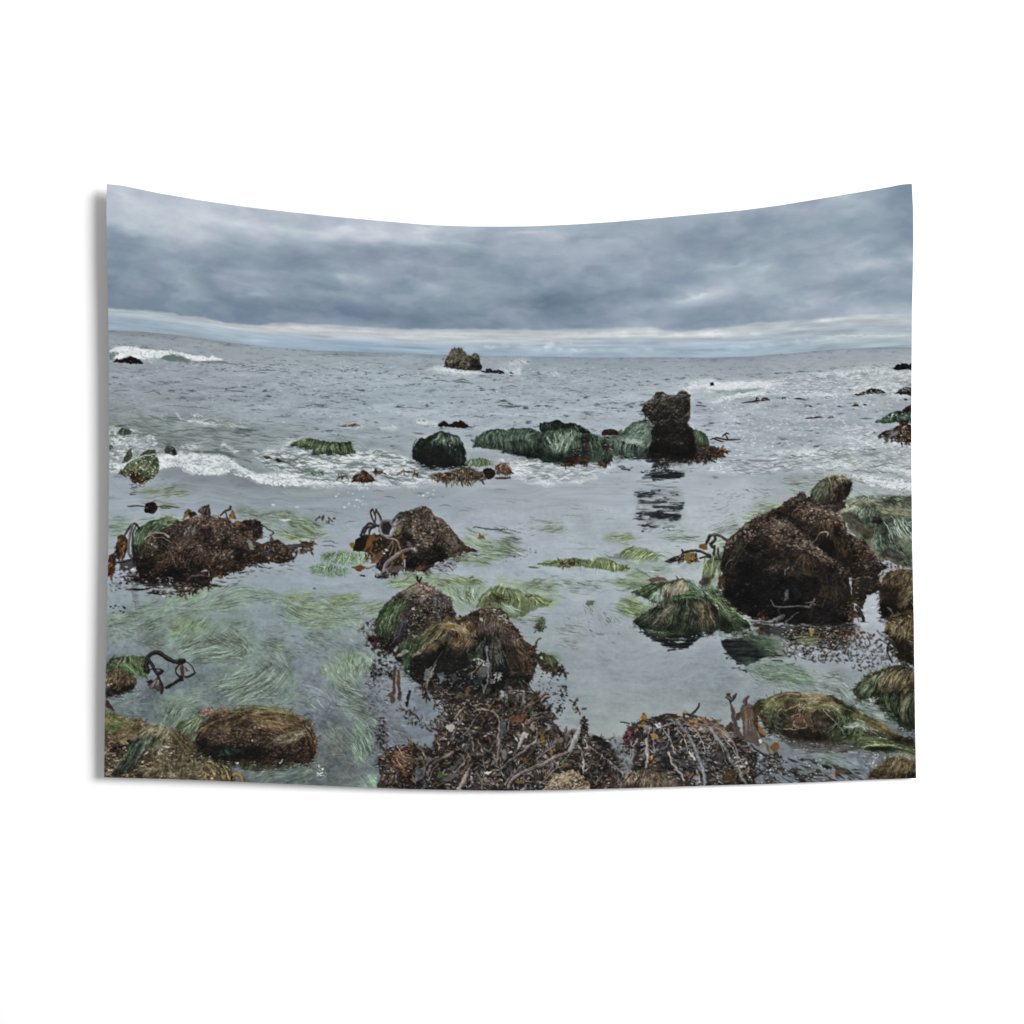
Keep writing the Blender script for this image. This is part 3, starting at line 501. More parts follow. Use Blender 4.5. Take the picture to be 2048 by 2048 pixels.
caps(Z('A3',0,1280,300,1310,1040,1300,900,1440,300,1500,60,1440), 260, (5,18), (.8,2)); caps(Z('A1',85,960,500,1050,560,1240,400,1250,85,1440), 240, (3,10), (.9,2.2)); caps(Z('A1',560,1250,1150,1250,1450,1440,1932,1450,1932,1500,1400,1470,1150,1390,700,1330), 380, (3,9), (1.2,2.6))
caps(Z('A1',560,1270,1150,1270,1450,1440,1932,1450,1932,1490,1400,1460,1150,1380,700,1320), 130, (5,16), (1,2.4), (150,162,166), (.3,.7), .06); caps(Z('A2',0,1210,560,1250,700,1190,960,1270,1200,1410,1300,1470,900,1500,0,1500), 190, (10,30), (1.4,4), (104,118,116), (.35,.75), .06); caps(Z('A1',1400,1230,1932,1220,1932,1440,1500,1330), 90, (10,30), (1.4,4), (104,116,114), (.35,.75), .1); caps(Z('A1',85,1000,500,1060,560,1240,400,1250,85,1420), 110, (5,16), (1.2,3.2), (116,128,126), (.3,.7)); caps(Z('A4',0,1300,760,1220,1300,1190,1852,1250,1852,1420,1100,1390,400,1410), 170, (10,30), (1.2,3), (122,132,134), (.35,.75), .03); caps(Z('A4',480,580,1000,510,1500,470,1850,480,1850,690,1300,660,700,690), 140, (8,22), (1,2.2), (126,136,138), (.3,.65), -.04); caps(Z('A3',60,1290,1040,1310,900,1430,300,1490), 90, (8,24), (1.2,2.8), (112,122,124), (.35,.7)); caps(Z('A1',660,860,1400,960,1700,1080,1200,1180,560,1150,300,1060,300,900), 120, (14,44), (1.2,3.4), (96,110,104), (.25,.6), .1)
# small green stones in the surf, upper left
for k_, q_ in enumerate((('A1',155,1050,185,1002,210,990,260,1005,290,1022,285,1055,220,1058), ('A1',195,1322,240,1240,270,1195,292,1185,302,1262,260,1305), ('A1',365,1262,395,1215,440,1195,505,1192,520,1235,440,1250), ('A1',590,1195,612,1168,650,1158,690,1180,712,1236,680,1248,640,1232,600,1225), ('A1',88,1160,110,1155,118,1180,95,1195))):
    P_ = Z(*q_); patch(P_, (66,78,62), .95, 1.6, 6); dots(P_, 40, [(92,106,80),(50,56,48),(120,130,110),(76,70,52)], (.7,1.6), (.4,.9))
patch(Z('A1',660,1200,690,1180,712,1240,685,1246), (58,48,42), .9, 1, 5)
st = Z('A1',150,1418,200,1365,245,1328,300,1290,350,1265,420,1252,500,1243,530,1275,552,1310,550,1370,530,1420,490,1465,440,1492,370,1512,305,1485,272,1445,215,1440); REG['stoneA'] = st
rock(st, [(42,44,36),(74,86,62),(104,118,84),(140,150,118)], 1.6, 8, .9, 4, (16,6,2.4), top=.3, speck=.35)
comb([Z('A1',330,1290,260,1350,190,1420), Z('A1',430,1265,330,1340,280,1430), Z('A1',510,1270,440,1380,330,1480), Z('A1',545,1330,520,1420,420,1490)], 170, [(84,104,70),(112,128,88),(58,70,48),(96,86,50),(132,142,110)], (.7,1.4), (.4,.8), 3)
comb([Z('A1',275,1370,290,1450,330,1490), Z('A1',320,1390,360,1460,400,1495), Z('A1',480,1430,440,1480,400,1505)], 60, [(120,80,34),(86,56,28),(58,42,26),(44,34,26)], (.8,1.6), (.5,.9), 3)
patch(Z('A1',270,1380,300,1370,330,1440,400,1490,360,1505,300,1480), (62,44,28), .6, 2, 6)
tube(Z('A1',200,1375,260,1310,340,1275,420,1250,500,1238), 2.2, (214,220,222), None, 14, .7); dots(st, 60, [(226,230,230)], (.6,1.2), (.6,.9))
for k_ in range(26):
    y_ = RNG.uniform(1500, 1610); x_ = RNG.uniform(285, 415-(y_-1500)*.7); stroke(Z('A1', x_-22, y_, x_+24, y_+RNG.uniform(-4,4)), RNG.uniform(2,4.5), (62,68,58), .75, 'leaf')
dots(Z('A1',290,1500,410,1495,400,1540,300,1540), 26, [(222,226,228),(120,128,130)], (.7,1.3))
for q_ in ([(350,1585),(440,1562),(570,1575),(480,1600)], [(560,1610),(700,1592),(800,1580),(720,1610),(600,1620)], [(560,1555),(700,1530),(620,1560)]): patch(Z('A1', *np.ravel(q_)), (118,128,98), .75, 1.6, 7, 1.6); floatgrass(Z('A1', *np.ravel(q_)), 22, -6, [(96,108,74),(130,138,104),(80,88,64)], (10,22))
patch(Z('A1',1500,1250,1560,1252,1580,1275,1530,1280), (82,64,48), .9, 1.2, 5); patch(Z('A1',1600,1290,1630,1275,1670,1290,1700,1305,1640,1308), (52,42,38), .95, 1.2, 5)
# grassy hump left of centre
hp = Z('A1',1735,1152,1790,1128,1835,1108,1880,1098,1932,1095,'A2',60,1098,180,1100,300,1124,400,1122,460,1118,482,1150,495,1190,512,1222,430,1232,300,1238,200,1242,110,1235,125,1195,40,1185,'A1',1900,1180,1840,1162)
REG['hump'] = hp; patch(hp, (58,74,52), 1, 1.6, 6)
comb([Z('A1',1760,1140,1740,1152), Z('A1',1860,1100,1830,1165), Z('A2',0,1095,-20,1185), Z('A2',130,1100,90,1190)], 170, [(88,108,70),(64,84,54),(48,60,46),(120,132,94)], (.7,1.4), (.5,.9), 2)
comb([Z('A2',200,1125,120,1235), Z('A2',300,1125,270,1240), Z('A2',400,1122,410,1235), Z('A2',465,1120,510,1222)], 230, [(92,110,74),(66,84,56),(46,58,46),(130,142,106),(112,122,82)], (.7,1.5), (.5,.9), 2)
# dark dome with hanging weed
dm = Z('A2',1042,1275,1040,1225,1048,1175,1062,1130,1082,1102,1110,1085,1135,1078,1160,1086,1195,1062,1230,1040,1270,1035,1308,1024,1340,1040,1370,1048,1410,1060,1445,1068,1475,1092,1502,1125,1514,1165,1522,1215,1526,1290,1500,1332,1430,1350,1300,1348,1180,1345,1130,1330,1080,1300)
REG['dome'] = dm
for k_ in range(60):
    x_ = RNG.uniform(1060, 1530); stroke(Z('A2', x_-50, RNG.uniform(1300,1390), x_+60, RNG.uniform(1300,1390)), RNG.uniform(1.5,4), (48,52,56), .55, 'leaf')
patch(dm, (38,42,40), 1, 1.2, 6)
comb([Z('A2',1110,1085,1055,1160,1045,1275), Z('A2',1170,1085,1090,1170,1080,1290), Z('A2',1300,1028,1180,1110,1150,1290), Z('A2',1310,1026,1290,1140,1280,1320), Z('A2',1330,1040,1400,1130,1410,1320), Z('A2',1400,1058,1480,1140,1490,1310), Z('A2',1450,1070,1518,1170,1524,1300)], 420, [(38,52,44),(54,72,56),(30,36,36),(72,92,72),(26,30,32),(44,58,50)], (.7,1.6), (.45,.9), 2.5, (0,.4), (.4,1), fade=.55)
comb([Z('A2',1310,1030,1230,1080,1180,1160), Z('A2',1340,1045,1330,1120,1340,1180), Z('A2',1420,1065,1490,1120,1500,1190)], 110, [(92,112,94),(120,138,122),(66,88,68),(150,164,152)], (.7,1.3), (.35,.8), 3, (0,.4), (.4,.9))
patch(Z('A2',1110,1210,1230,1160,1330,1180,1400,1230,1420,1340,1180,1340,1110,1300), (28,30,32), .75, 5, 12, 6); dots(Z('A2',1330,1110,1420,1120,1480,1200,1420,1210), 16, [(150,160,150)], (.6,1.2), (.5,.8))
# kelp litter in front of it
for k_ in range(90):
    x_ = RNG.uniform(1040, 1500); y_ = RNG.uniform(1340, 1420); stroke(Z('A2', x_-25, y_, x_+25, y_+RNG.uniform(-5,5)), RNG.uniform(1,2.4), pick([(60,64,68),(92,98,104),(200,206,210)]), .7, 'leaf')
tg = Z('A2',1520,1345,1530,1300,1590,1275,1680,1265,1740,1290,1770,1330,1700,1350); patch(tg, (82,104,72), .75, 3, 6)
comb([Z('A2',1560,1285,1520,1345), Z('A2',1620,1270,1610,1350), Z('A2',1700,1270,1700,1350), Z('A2',1740,1290,1790,1340)], 110, [(98,124,80),(70,92,60),(140,156,120),(54,66,52)], (.7,1.4), (.5,.9), 3)
BRN = [(92,70,48),(66,50,40),(120,88,52),(50,40,36),(136,112,86)]
b1 = Z('A2',478,1490,490,1445,520,1415,560,1395,575,1382,610,1400,640,1425,675,1450,695,1485,600,1495,530,1492); patch(b1, (68,52,38), 1, 1.8, 5); REG['weedA'] = b1
comb([Z('A2',570,1390,520,1430,485,1490), Z('A2',580,1388,570,1440,560,1495), Z('A2',590,1392,640,1440,690,1485)], 80, BRN, (.8,1.8), (.5,.95), 3)
for q_ in ([(645,1400),(690,1385),(765,1388),(765,1412),(700,1415)], [(920,1398),(950,1378),(980,1392),(1010,1385),(1010,1400)], [(1030,1425),(1060,1402),(1090,1420)], [(340,1450),(420,1425),(440,1435),(380,1452)]): patch(Z('A2', *np.ravel(q_)), (92,70,50), .95, 1.5, 5); scatter(Z('A2', *np.ravel(q_)), 7, BRN, (5,10), (1.5,3), ph=.3)
km = Z('A2',1215,1420,1260,1405,1350,1410,1420,1385,1500,1360,1560,1355,1620,1390,1690,1420,1720,1460,1640,1475,1500,1482,1330,1482,1280,1450,1220,1440)
patch(km, (72,58,46), .85, 4, 7); scatter(km, 120, BRN+[(150,120,84)], (6,15), (1.4,3), lambda x, y: RNG.normal(95, 35), (206,204,196), .4)
bl = Z('A2',1678,1405,1695,1378,1725,1364,1765,1370,1790,1390,1800,1432,1770,1458,1730,1466,1695,1450); rock(bl, [(30,28,28),(50,44,42),(78,66,56)], 1, 5, .8, 3, (10,5,2), top=.35); REG['ballA'] = bl
hb = Z('A2',1800,1425,1798,1350,1830,1322,1870,1314,1932,1330,'A3',10,1312,50,1320,85,1350,110,1385,136,1412,90,1428,0,1425); patch(hb, (74,62,52), 1, 2, 5); REG['ballB'] = hb
comb([Z('A2',1830,1325,1805,1420), Z('A2',1890,1320,1890,1420), Z('A3',20,1318,20,1425), Z('A3',70,1335,120,1415)], 110, BRN+[(160,148,128),(54,50,50)], (.8,1.6), (.5,.95), 3)
tube(Z('A3',0,1450,50,1455), 2.5, (70,58,48), None); tube(Z('A2',1800,1455,1880,1452,1932,1450), 2.5, (82,72,62), None)
# ---- long weed-hung reef and the tower rock
back = Z('A3',356,1010,358,985,370,952,400,940,450,935,490,932,530,918,560,926,585,932,605,955,650,944,700,950,740,968,765,990,800,1015,835,1040,760,1060,600,1060,440,1060)
patch(back, (32,40,35), 1, 1.5, 6); REG['reefback'] = back
comb([Z('A3',400,940,362,1010), Z('A3',460,935,440,1010), Z('A3',540,922,530,1010), Z('A3',600,950,600,1020), Z('A3',690,950,720,1020), Z('A3',760,985,830,1040)], 150, DGR+[(30,38,34)], (.7,1.5), (.5,.9), 2.5)
patch(Z('A3',600,965,630,945,690,955,680,985,620,985), (52,44,42), .8, 2, 5)
left = Z('A2',1588,1172,1600,1125,1622,1080,1655,1050,1700,1026,1760,1012,1830,1006,1932,1012,'A3',60,1008,130,992,200,996,280,996,340,1012,400,1030,420,1060,400,1280,330,1282,240,1262,160,1248,60,1230,0,1222,'A2',1860,1212,1760,1185,1660,1175)
patch(left, (60,80,66), 1, 1.4, 6); REG['reefleft'] = left
comb([Z('A2',1640,1062,1600,1120,1588,1172), Z('A2',1720,1025,1670,1090,1660,1175), Z('A2',1830,1010,1780,1080,1790,1190), Z('A3',0,1012,'A2',1905,1090,1920,1225), Z('A3',70,1005,30,1090,50,1225), Z('A3',150,995,90,1090,120,1240)], 430, GRN[:5]+[(140,160,138),(70,96,78)], (.7,1.5), (.45,.9), 2.5, (0,.4), (.5,1), fade=.45)
comb([Z('A3',170,1000,90,1060,80,1150,110,1240), Z('A3',260,1000,200,1060,190,1160,220,1255), Z('A3',350,1020,290,1080,280,1180,310,1270)], 260, GRN[:5]+[(140,160,138)], (.7,1.5), (.45,.9), 2.5, (0,.4), (.4,.9), fade=.6)
patch(Z('A3',90,1120,170,1100,270,1110,280,1180,290,1270,200,1250,110,1230), (38,40,40), .72, 4, 8, 4)
comb([Z('A3',110,1080,100,1240), Z('A3',200,1070,200,1255), Z('A3',280,1090,290,1270)], 60, [(60,78,64),(88,108,90),(46,52,48)], (.7,1.3), (.4,.8), 2)
front = Z('A3',282,1130,292,1095,310,1060,340,1042,430,1030,520,1015,580,1005,650,1000,700,998,730,1015,745,1035,800,1042,860,1052,920,1080,970,1090,1010,1110,1040,1140,1044,1200,1030,1290,950,1300,830,1312,700,1312,560,1310,460,1302,380,1288,320,1262,290,1200)
patch(front, (56,74,60), 1, 1.6, 6); REG['reeffront'] = front
comb([Z('A3',330,1050,295,1120,310,1240), Z('A3',400,1040,360,1130,390,1285), Z('A3',500,1020,470,1120,480,1300), Z('A3',600,1005,590,1120,580,1305), Z('A3',690,1000,680,1110,680,1250), Z('A3',740,1030,750,1120,740,1200)], 620, GRN+[(146,166,144),(84,110,86)], (.7,1.6), (.45,.9), 2.5, (0,.45), (.45,1), fade=.4)
comb([Z('A3',780,1040,810,1130,830,1300), Z('A3',850,1050,900,1150,890,1300), Z('A3',930,1085,1000,1180,960,1300), Z('A3',1000,1105,1042,1190,1020,1290)], 260, GRN[:4]+[(120,138,106),(40,50,44)], (.7,1.5), (.45,.9), 2.5, fade=.5)
comb([Z('A3',330,1060,420,1160,470,1240), Z('A3',430,1050,480,1150,500,1260), Z('A3',640,1020,560,1140,520,1250), Z('A3',720,1020,660,1120,560,1280)], 90, [(170,184,166),(150,170,150),(124,148,124)], (.7,1.3), (.4,.8), 3, (0,.6), (.3,1))
patch(Z('A3',760,1050,810,1060,830,1150,820,1260,780,1240,745,1190,750,1110), (62,54,54), .85, 3, 6); dots(Z('A3',760,1060,810,1070,820,1240,760,1200), 40, [(100,86,82),(44,38,40),(126,116,108)], (.8,2), (.5,.9))
patch(Z('A3',650,1200,700,1180,740,1200,750,1260,660,1280), (46,46,46), .6, 4, 7); dots(Z('A3',660,1180,740,1180,740,1260,670,1260), 30, [(150,164,160),(96,110,100),(40,44,42)], (.7,1.6)); patch(Z('A3',950,1100,1010,1115,1030,1180,990,1220,950,1180), (54,46,44), .7, 3, 6)
patch(Z('A3',330,1200,400,1200,560,1230,560,1310,400,1295), (36,40,40), .5, 5, 9, 5)
for q_ in ([(560,1340),(580,1290),(640,1270),(700,1260),(780,1265),(825,1300),(800,1330),(700,1335),(640,1345)], [(900,1320),(920,1290),(1000,1285),(1010,1310),(960,1325)]): patch(Z('A3', *np.ravel(q_)), (70,48,38), .9, 2.5, 5); scatter(Z('A3', *np.ravel(q_)), 30, [(104,66,38),(78,50,36),(128,88,46),(54,40,36)], (5,11), (1.6,3), lambda x, y: RNG.normal(80, 40), ph=.15)
rF = Z('A3',930,1062,938,1030,952,1008,990,1002,1030,1005,1060,1012,1090,1030,1100,1060); rock(rF, [(38,28,30),(66,48,46),(104,84,74)], 1, 5, .8, 7, (9,4,2), top=.35); patch(Z('A3',1085,1060,1090,1015,1120,1008,1140,1050,1110,1072), (84,104,70), .95, 1.5, 5)
right = Z('A3',960,1075,1020,1062,1100,1062,1140,1030,1150,1000,1190,968,1230,936,1270,926,1320,920,1370,930,1400,960,1440,1100,1440,1262,1330,1262,1240,1262,1120,1255,1042,1240,1035,1160)
patch(right, (76,96,84), 1, 1.5, 6); REG['reefright'] = right
comb([Z('A3',1240,935,1160,1010,1140,1060), Z('A3',1310,925,1220,1020,1150,1090), Z('A3',1380,950,1300,1050,1230,1110), Z('A3',1400,1000,1360,1080,1300,1140)], 170, [(98,120,102),(70,94,76),(132,150,134),(52,72,58)], (.7,1.4), (.4,.85), 3)
comb([Z('A3',1050,1080,1040,1150,1050,1245), Z('A3',1130,1080,1110,1160,1130,1255), Z('A3',1260,1110,1200,1180,1230,1262), Z('A3',1400,1140,1310,1210,1330,1262)], 260, [(104,128,108),(76,98,82),(50,64,56),(140,160,144),(36,44,42)], (.7,1.5), (.45,.9), 2.5, fade=.6)
comb([Z('A3',1080,1070,1300,1110), Z('A3',1100,1100,1380,1150), Z('A3',1150,1140,1380,1180)], 70, [(126,146,136),(92,114,102),(150,166,156)], (.7,1.3), (.35,.75), 3)
patch(Z('A3',1200,1220,1300,1200,1420,1160,1440,1270,1250,1270), (40,46,46), .7, 5, 9, 4)
gr = Z('A3',1740,1010,1800,1005,1850,1022,1890,1050,1915,1090,1932,1160,1860,1170,1790,1160); patch(gr, (60,78,58), 1, 1.6, 6); comb([Z('A3',1770,1010,1790,1150), Z('A3',1840,1020,1850,1160), Z('A3',1900,1070,1932,1150)], 110, [(82,102,74),(58,76,54),(114,128,98),(44,54,46)], (.7,1.5), (.5,.9), 2.5)
tw = Z('A3',1303,835,1308,800,1318,770,1340,750,1375,724,1395,708,1405,688,1425,670,1455,662,1490,666,1520,680,1545,698,1585,698,1615,690,1640,672,1668,652,1700,650,1728,660,1748,678,1757,700,1755,760,1757,850,1750,910,1745,960,1758,985,1775,1010,1790,1060,1800,1120,1812,1180,1800,1240,1780,1265,1700,1272,1600,1272,1540,1262,1460,1256,1420,1255,1370,1240,1360,1200,1380,1150,1402,1100,1398,1040,1402,970,1385,930,1362,905,1340,880,1322,858)
REG['tower'] = tw
rock(tw, [(31,30,29),(42,39,37),(58,53,48),(92,87,79),(146,141,129)], 1.8, 8, .9, 6, (22,8,2.6), top=.5, dark=[(1352,900,60,34,.06)], speck=.3, spc=(150,144,130))
dots(Z('A3',1330,770,1400,710,1440,672,1500,676,1580,702,1680,660,1745,690,1750,730,1600,730,1450,750,1330,800), 230, [(128,122,110),(154,150,138),(84,80,72),(60,56,52)], (.7,1.7), (.4,.85))
dots(Z('A3',1640,690,1750,690,1752,880,1660,860), 90, [(104,99,90),(74,70,64),(46,43,41)], (.7,1.7), (.4,.8))
stroke(Z('A3',1338,880,1340,925), 1.4, (50,46,44), .9)
wk = Z('A3',1440,1290,1470,1250,1560,1240,1700,1265,1790,1250,1830,1160,1880,1150,1932,1160,'A4',60,1200,80,1245,60,1270,'A3',1900,1280,1760,1295,1640,1300,1500,1330,1450,1320)
patch(wk, (58,46,42), .8, 4, 6); scatter(wk, 120, [(84,62,46),(60,48,42),(120,76,44),(44,38,38),(140,126,112)], (6,15), (1.4,3), lambda x, y: RNG.normal(110, 50), (180,176,170), .3)
patch(Z('A4',0,1150,40,1160,80,1200,150,1195,150,1215,90,1225,145,1260,60,1272,0,1265), (58,48,44), .85, 3, 6); scatter(Z('A4',0,1150,60,1180,150,1195,140,1260,0,1265), 30, [(70,56,50),(110,76,46),(46,42,42)], (6,14), (1.5,3), ph=.25); scatter(Z('A4',80,1190,155,1195,150,1215,90,1215), 5, [(132,84,40)], (8,14), (3,4), lambda x, y: 5, ph=.2)
for q_ in ([(1330,1220),(1340,1170),(1332,1118)], [(1560,1240),(1580,1180),(1565,1150)], [(1720,1140),(1725,1080),(1718,1050)], [(1730,1100),(1770,1095)], [(1620,1250),(1640,1190),(1680,1160)], [(1300,1230),(1285,1190)]): tube(Z('A3', *np.ravel(q_)), 1.7, (88,62,48) if q_[0][0] > 1700 else (66,60,56), (120,104,92), 10, .9)
ft = Z('A3',1340,1240,1420,1200,1600,1180,1760,1140,1830,1130,1880,1165,1932,1200,1932,1280,1780,1300,1500,1300,1400,1280); patch(ft, (36,33,32), .5, 9, 8, 11); scatter(ft, 90, [(74,56,46),(56,46,42),(96,68,46),(44,40,40)], (5,12), (1.2,2.6), lambda x, y: RNG.normal(100, 50), (170,166,160), .25)
patch(Z('A3',1310,1200,1400,1160,1600,1150,1800,1180,1790,1250,1560,1270,1400,1262), (32,32,32), .55, 5, 9, 5)
# its broken reflection
def reflect(t, rows, col=(44,48,50), a=.85):
    for y, x0, x1, d in rows:
        for _ in range(int(d*1.4)):
            c = RNG.uniform(x0, x1); L = RNG.uniform(.12, .6)*(x1-x0); yy = y+RNG.normal(0, 8)
            xa, xb = max(c-L/2, x0), min(c+L/2, x1); p = curve(Z(t, xa, yy+RNG.uniform(-3,3), (xa+xb)/2, yy+RNG.uniform(-5,5), xb, yy+RNG.uniform(-6,6)), 7)
            stroke(p, RNG.uniform(.8,2.9), pick([col], .3), a*RNG.uniform(.6, 1), 'leaf')
reflect('A3', [(1275,1060,1420,5),(1300,1340,1760,26),(1330,1400,1620,18),(1345,1400,1560,14),(1365,1390,1560,14),(1390,1380,1640,20),(1410,1370,1700,24),(1430,1330,1700,30),(1450,1300,1660,26),(1465,1400,1520,8),(1372,1110,1210,6),(1345,1080,1220,4),(1400,1290,1400,4)])
dots(Z('A3',1420,1330,1640,1330,1600,1400,1420,1390), 40, [(190,196,200),(140,148,152)], (.7,1.4), (.5,.9)); patch(Z('A3',1550,1310,1740,1320,1740,1400,1640,1410,1580,1370), (148,154,156), .45, 4, 8, 4)
patch(Z('B3',1270,60,1640,60,1690,200,1660,400,1300,420,1250,240), (134,141,147), .38, 8, 12, 10)
reflect('B3', [(y_, 1250+RNG.uniform(0,60), 1650+RNG.uniform(-60,40), 2.2) for y_ in range(30, 470, 16)], (92,98,102), .55)
reflect('B3', [(105,1380,1480,8),(122,1230,1440,20),(128,1560,1650,6),(150,1260,1420,16),(160,1500,1560,4),(180,1420,1560,8),(205,1270,1540,26),(215,1560,1700,18),(235,1550,1690,22),(250,1400,1690,26),(265,1560,1680,18),(285,1440,1640,16),(300,1250,1480,12),(315,1320,1650,30),(335,1380,1670,36),(352,1440,1665,26),(368,1560,1640,8),(330,1240,1320,6),(350,1220,1300,5),(360,1270,1420,7),(415,1250,1420,7),(430,1300,1480,12),(440,1500,1600,4),(470,1290,1400,5)], (54,58,61), .72)
reflect('B3', [(175,1380,1560,8),(225,1420,1660,10),(300,1500,1660,8),(250,1240,1420,6)], (176,182,184), .6)
# ---- calm water of the foreground: drifting eelgrass first, then rocks from far to near
FG = [(104,126,106),(82,104,88),(132,152,132),(64,82,70),(152,170,160),(112,132,104)]     # floating grass
FGY = [(112,130,82),(88,108,66),(136,150,98),(68,84,56),(160,172,128)]
FGB = [(92,102,92),(78,86,78),(110,120,106),(126,132,118),(66,72,66)]
LGT = [(176,188,190),(160,174,176),(190,200,200)]
def mat(P, n, ang, cols, tone=None, ta=.35, **k):
    if tone is not None: patch(P, tone, ta*.8, 9, 16, 13, RNG.integers(1, 9))
    floatgrass(P, n, ang, cols, **k)
GS = [(66,88,68),(106,128,108),(152,170,158)]; GY_ = [(76,98,56),(118,140,86),(158,174,128)]
for q_, an_, c_, a_ in ((('B1',500,1130,900,1020,1250,950,1600,1010,1580,1090,1200,1200,800,1270,300,1310,70,1330,80,1260),-13,GS,.62), (('B1',70,1280,620,1250,900,1290,1000,1360,640,1500,300,1460,70,1480),-12,GS,.5), (('B1',640,1320,900,1270,1000,1330,820,1420,700,1420),-28,GY_,.6),
  (('C1',600,180,740,70,920,20,1260,40,1420,120,1430,340,1200,430,900,390,640,330),-26,GS,.62), (('C1',960,600,1300,430,1500,400,1800,560,1920,760,1500,820,1180,760),-32,GS,.58), (('C1',1430,260,1560,160,1720,200,1800,440,1800,600,1600,620,1480,420),62,GS,.6), (('C1',480,700,900,640,1040,760,860,880,540,840),-12,GS,.55),
  (('B1',1580,1150,1932,1090,'B2',300,1070,520,1080,500,1140,400,1240,200,1290,0,1290,'B1',1760,1260),2,GS,.62), (('B2',0,1230,440,1210,570,1240,570,1320,300,1390,0,1360),-10,GS,.58), (('C2',200,420,440,290,670,350,650,480,520,580,600,800,440,840,300,720,260,560),62,GS,.6), (('C2',360,700,700,880,680,1000,640,1200,560,1320,480,1260,480,900),68,GS,.62), (('C2',160,880,480,930,480,1110,400,1270,200,1180),60,[(90,98,90),(118,124,114),(146,150,138)],.5),
  (('B2',760,950,1060,870,1300,890,1560,900,1700,960,1560,1180,1400,1160,1290,1010,1000,970),14,GY_,.5), (('B3',0,950,300,950,560,1080,440,1180,200,1260,60,1260),8,GY_,.55), (('B1',80,360,260,360,240,480,90,520),-10,GS,.55), (('B1',1240,240,1500,290,1932,360,1932,480,1640,560,1480,480),8,GS,.45), (('B2',1480,560,1932,540,1932,680,1560,760,1380,740),8,GY_,.45), (('B3',960,660,1500,680,1800,830,1300,880,1000,760),10,GS,.35), (('C4',320,400,760,400,1000,520,1250,660,900,690,480,520),14,GS,.62), (('C4',430,200,620,150,720,340,560,350),40,[(70,92,72),(100,124,100)],.6), (('C4',1100,620,1340,640,1700,920,1560,940,1300,760),38,GS,.5), (('B2',0,1380,700,1420,720,1600,0,1640),22,GS,.35), (('C1',1180,1330,1932,1290,1932,1490,1300,1480),-24,[(66,82,74),(96,112,104),(128,144,136)],.7), (('C2',0,1330,420,1300,560,1500,0,1530),-20,[(74,90,80),(104,118,108)],.6)): strands(Z(*q_), an_, c_, a_, seed=RNG.integers(1, 9))
# upper pools
mat(Z('B1',85,370,240,370,240,470,100,520), 60, -10, FG, (142,160,146), .5); mat(Z('B1',330,90,820,70,840,130,560,140,350,130), 40, -6, FGY, (140,152,138), .4)
mat(Z('B1',380,190,560,180,740,230,600,250,420,215), 40, 8, FGB+FGY, (128,142,128), .5); mat(Z('B1',280,370,560,335,760,350,560,410), 40, -8, FG, (150,166,152), .5)
mat(Z('B1',1240,250,1420,255,1480,300,1620,320,1600,370,1440,360,1300,330), 90, 14, FG+FGB, (134,150,138), .55); mat(Z('B1',1580,300,1680,285,1770,320,1760,340,1640,335), 50, 8, FGY+FGB, (112,130,104), .7)
mat(Z('B1',1700,375,1800,360,1932,370,'B2',120,370,215,420,200,460,90,470,'B1',1780,460), 130, 10, FG+FGY, (124,148,118), .75, a=(.4,.8)); mat(Z('B1',1640,515,1760,490,1932,475,'B2',130,480,230,515,60,535,'B1',1760,550,1650,548), 110, -4, FGY, (110,136,100), .75, a=(.4,.8))
mat(Z('B1',1500,380,1680,400,1700,470,1560,500), 40, 20, FG, (150,166,158), .4); patch(Z('B1',1650,360,1720,355,1770,368,1700,378), (206,214,218), .9, .8, 5)
for q_ in ([(1575,222),(1600,220),(1618,230),(1590,236)], [(1795,245),(1830,242),(1830,252),(1800,254)]): patch(Z('B1', *np.ravel(q_)), (216,222,226), .9, .6, 4)
dots(Z('B2',330,100,660,60,620,260,330,260), 22, [(210,216,220)], (.8,1.8)); dots(Z('B2',1050,70,1250,60,1250,170,1080,170), 8, [(214,220,224)], (.8,1.8))
crests('B1', [(1600,130,1700,140),(1510,70,1620,75),(1750,85,1810,100),(560,1,600,6)], (120,128,134), 2, .5); crests('B2', [(670,105,780,112),(770,155,880,172),(1460,290,1560,285),(60,270,150,285),(230,290,380,320),(400,400,520,385),(1280,240,1400,245)], (104,112,112), 2.4, .7)
tube(Z('B2',1590,430,1700,445,1830,455,1890,450), 2, (84,92,84), None, 12, .8, 'leaf'); tube(Z('B2',1820,460,1932,495), 1.6, (96,106,100), None, 8, .7, 'leaf'); dots(Z('B2',1820,450,1900,430,1910,460,1850,470), 9, [(80,84,70)])
mat(Z('B2',1490,470,1650,480,1690,510,1540,495), 22, 5, FGY, (140,152,140), .4); patch(Z('B2',1630,540,1650,505,1690,520,1700,548), (112,84,52), .95, 1, 4); stroke(Z('B2',1650,490,1655,515), 1.6, (60,52,44))
mat(Z('B2',1500,560,1560,545,1700,580,1932,545,1932,600,1750,620,1900,640,1700,650), 120, 12, FGY+FG, (124,142,112), .65, a=(.4,.8)); mat(Z('B2',1560,700,1700,680,1900,670,1750,700), 40, -4, FGY, (132,148,120), .55); mat(Z('B2',1380,740,1450,690,1560,720,1520,755), 50, 5, FGY+FGB, (88,104,78), .75); mat(Z('B2',1580,745,1700,740,1720,765,1640,772), 30, 0, FGY, (124,146,112), .7)
mat(Z('B3',0,540,120,540,190,560,100,590,0,580), 50, 4, FGB+FG, (128,142,128), .6); mat(Z('B3',0,610,100,620,230,640,100,670,0,700), 60, 0, FGB+FGY, (120,138,118), .55)
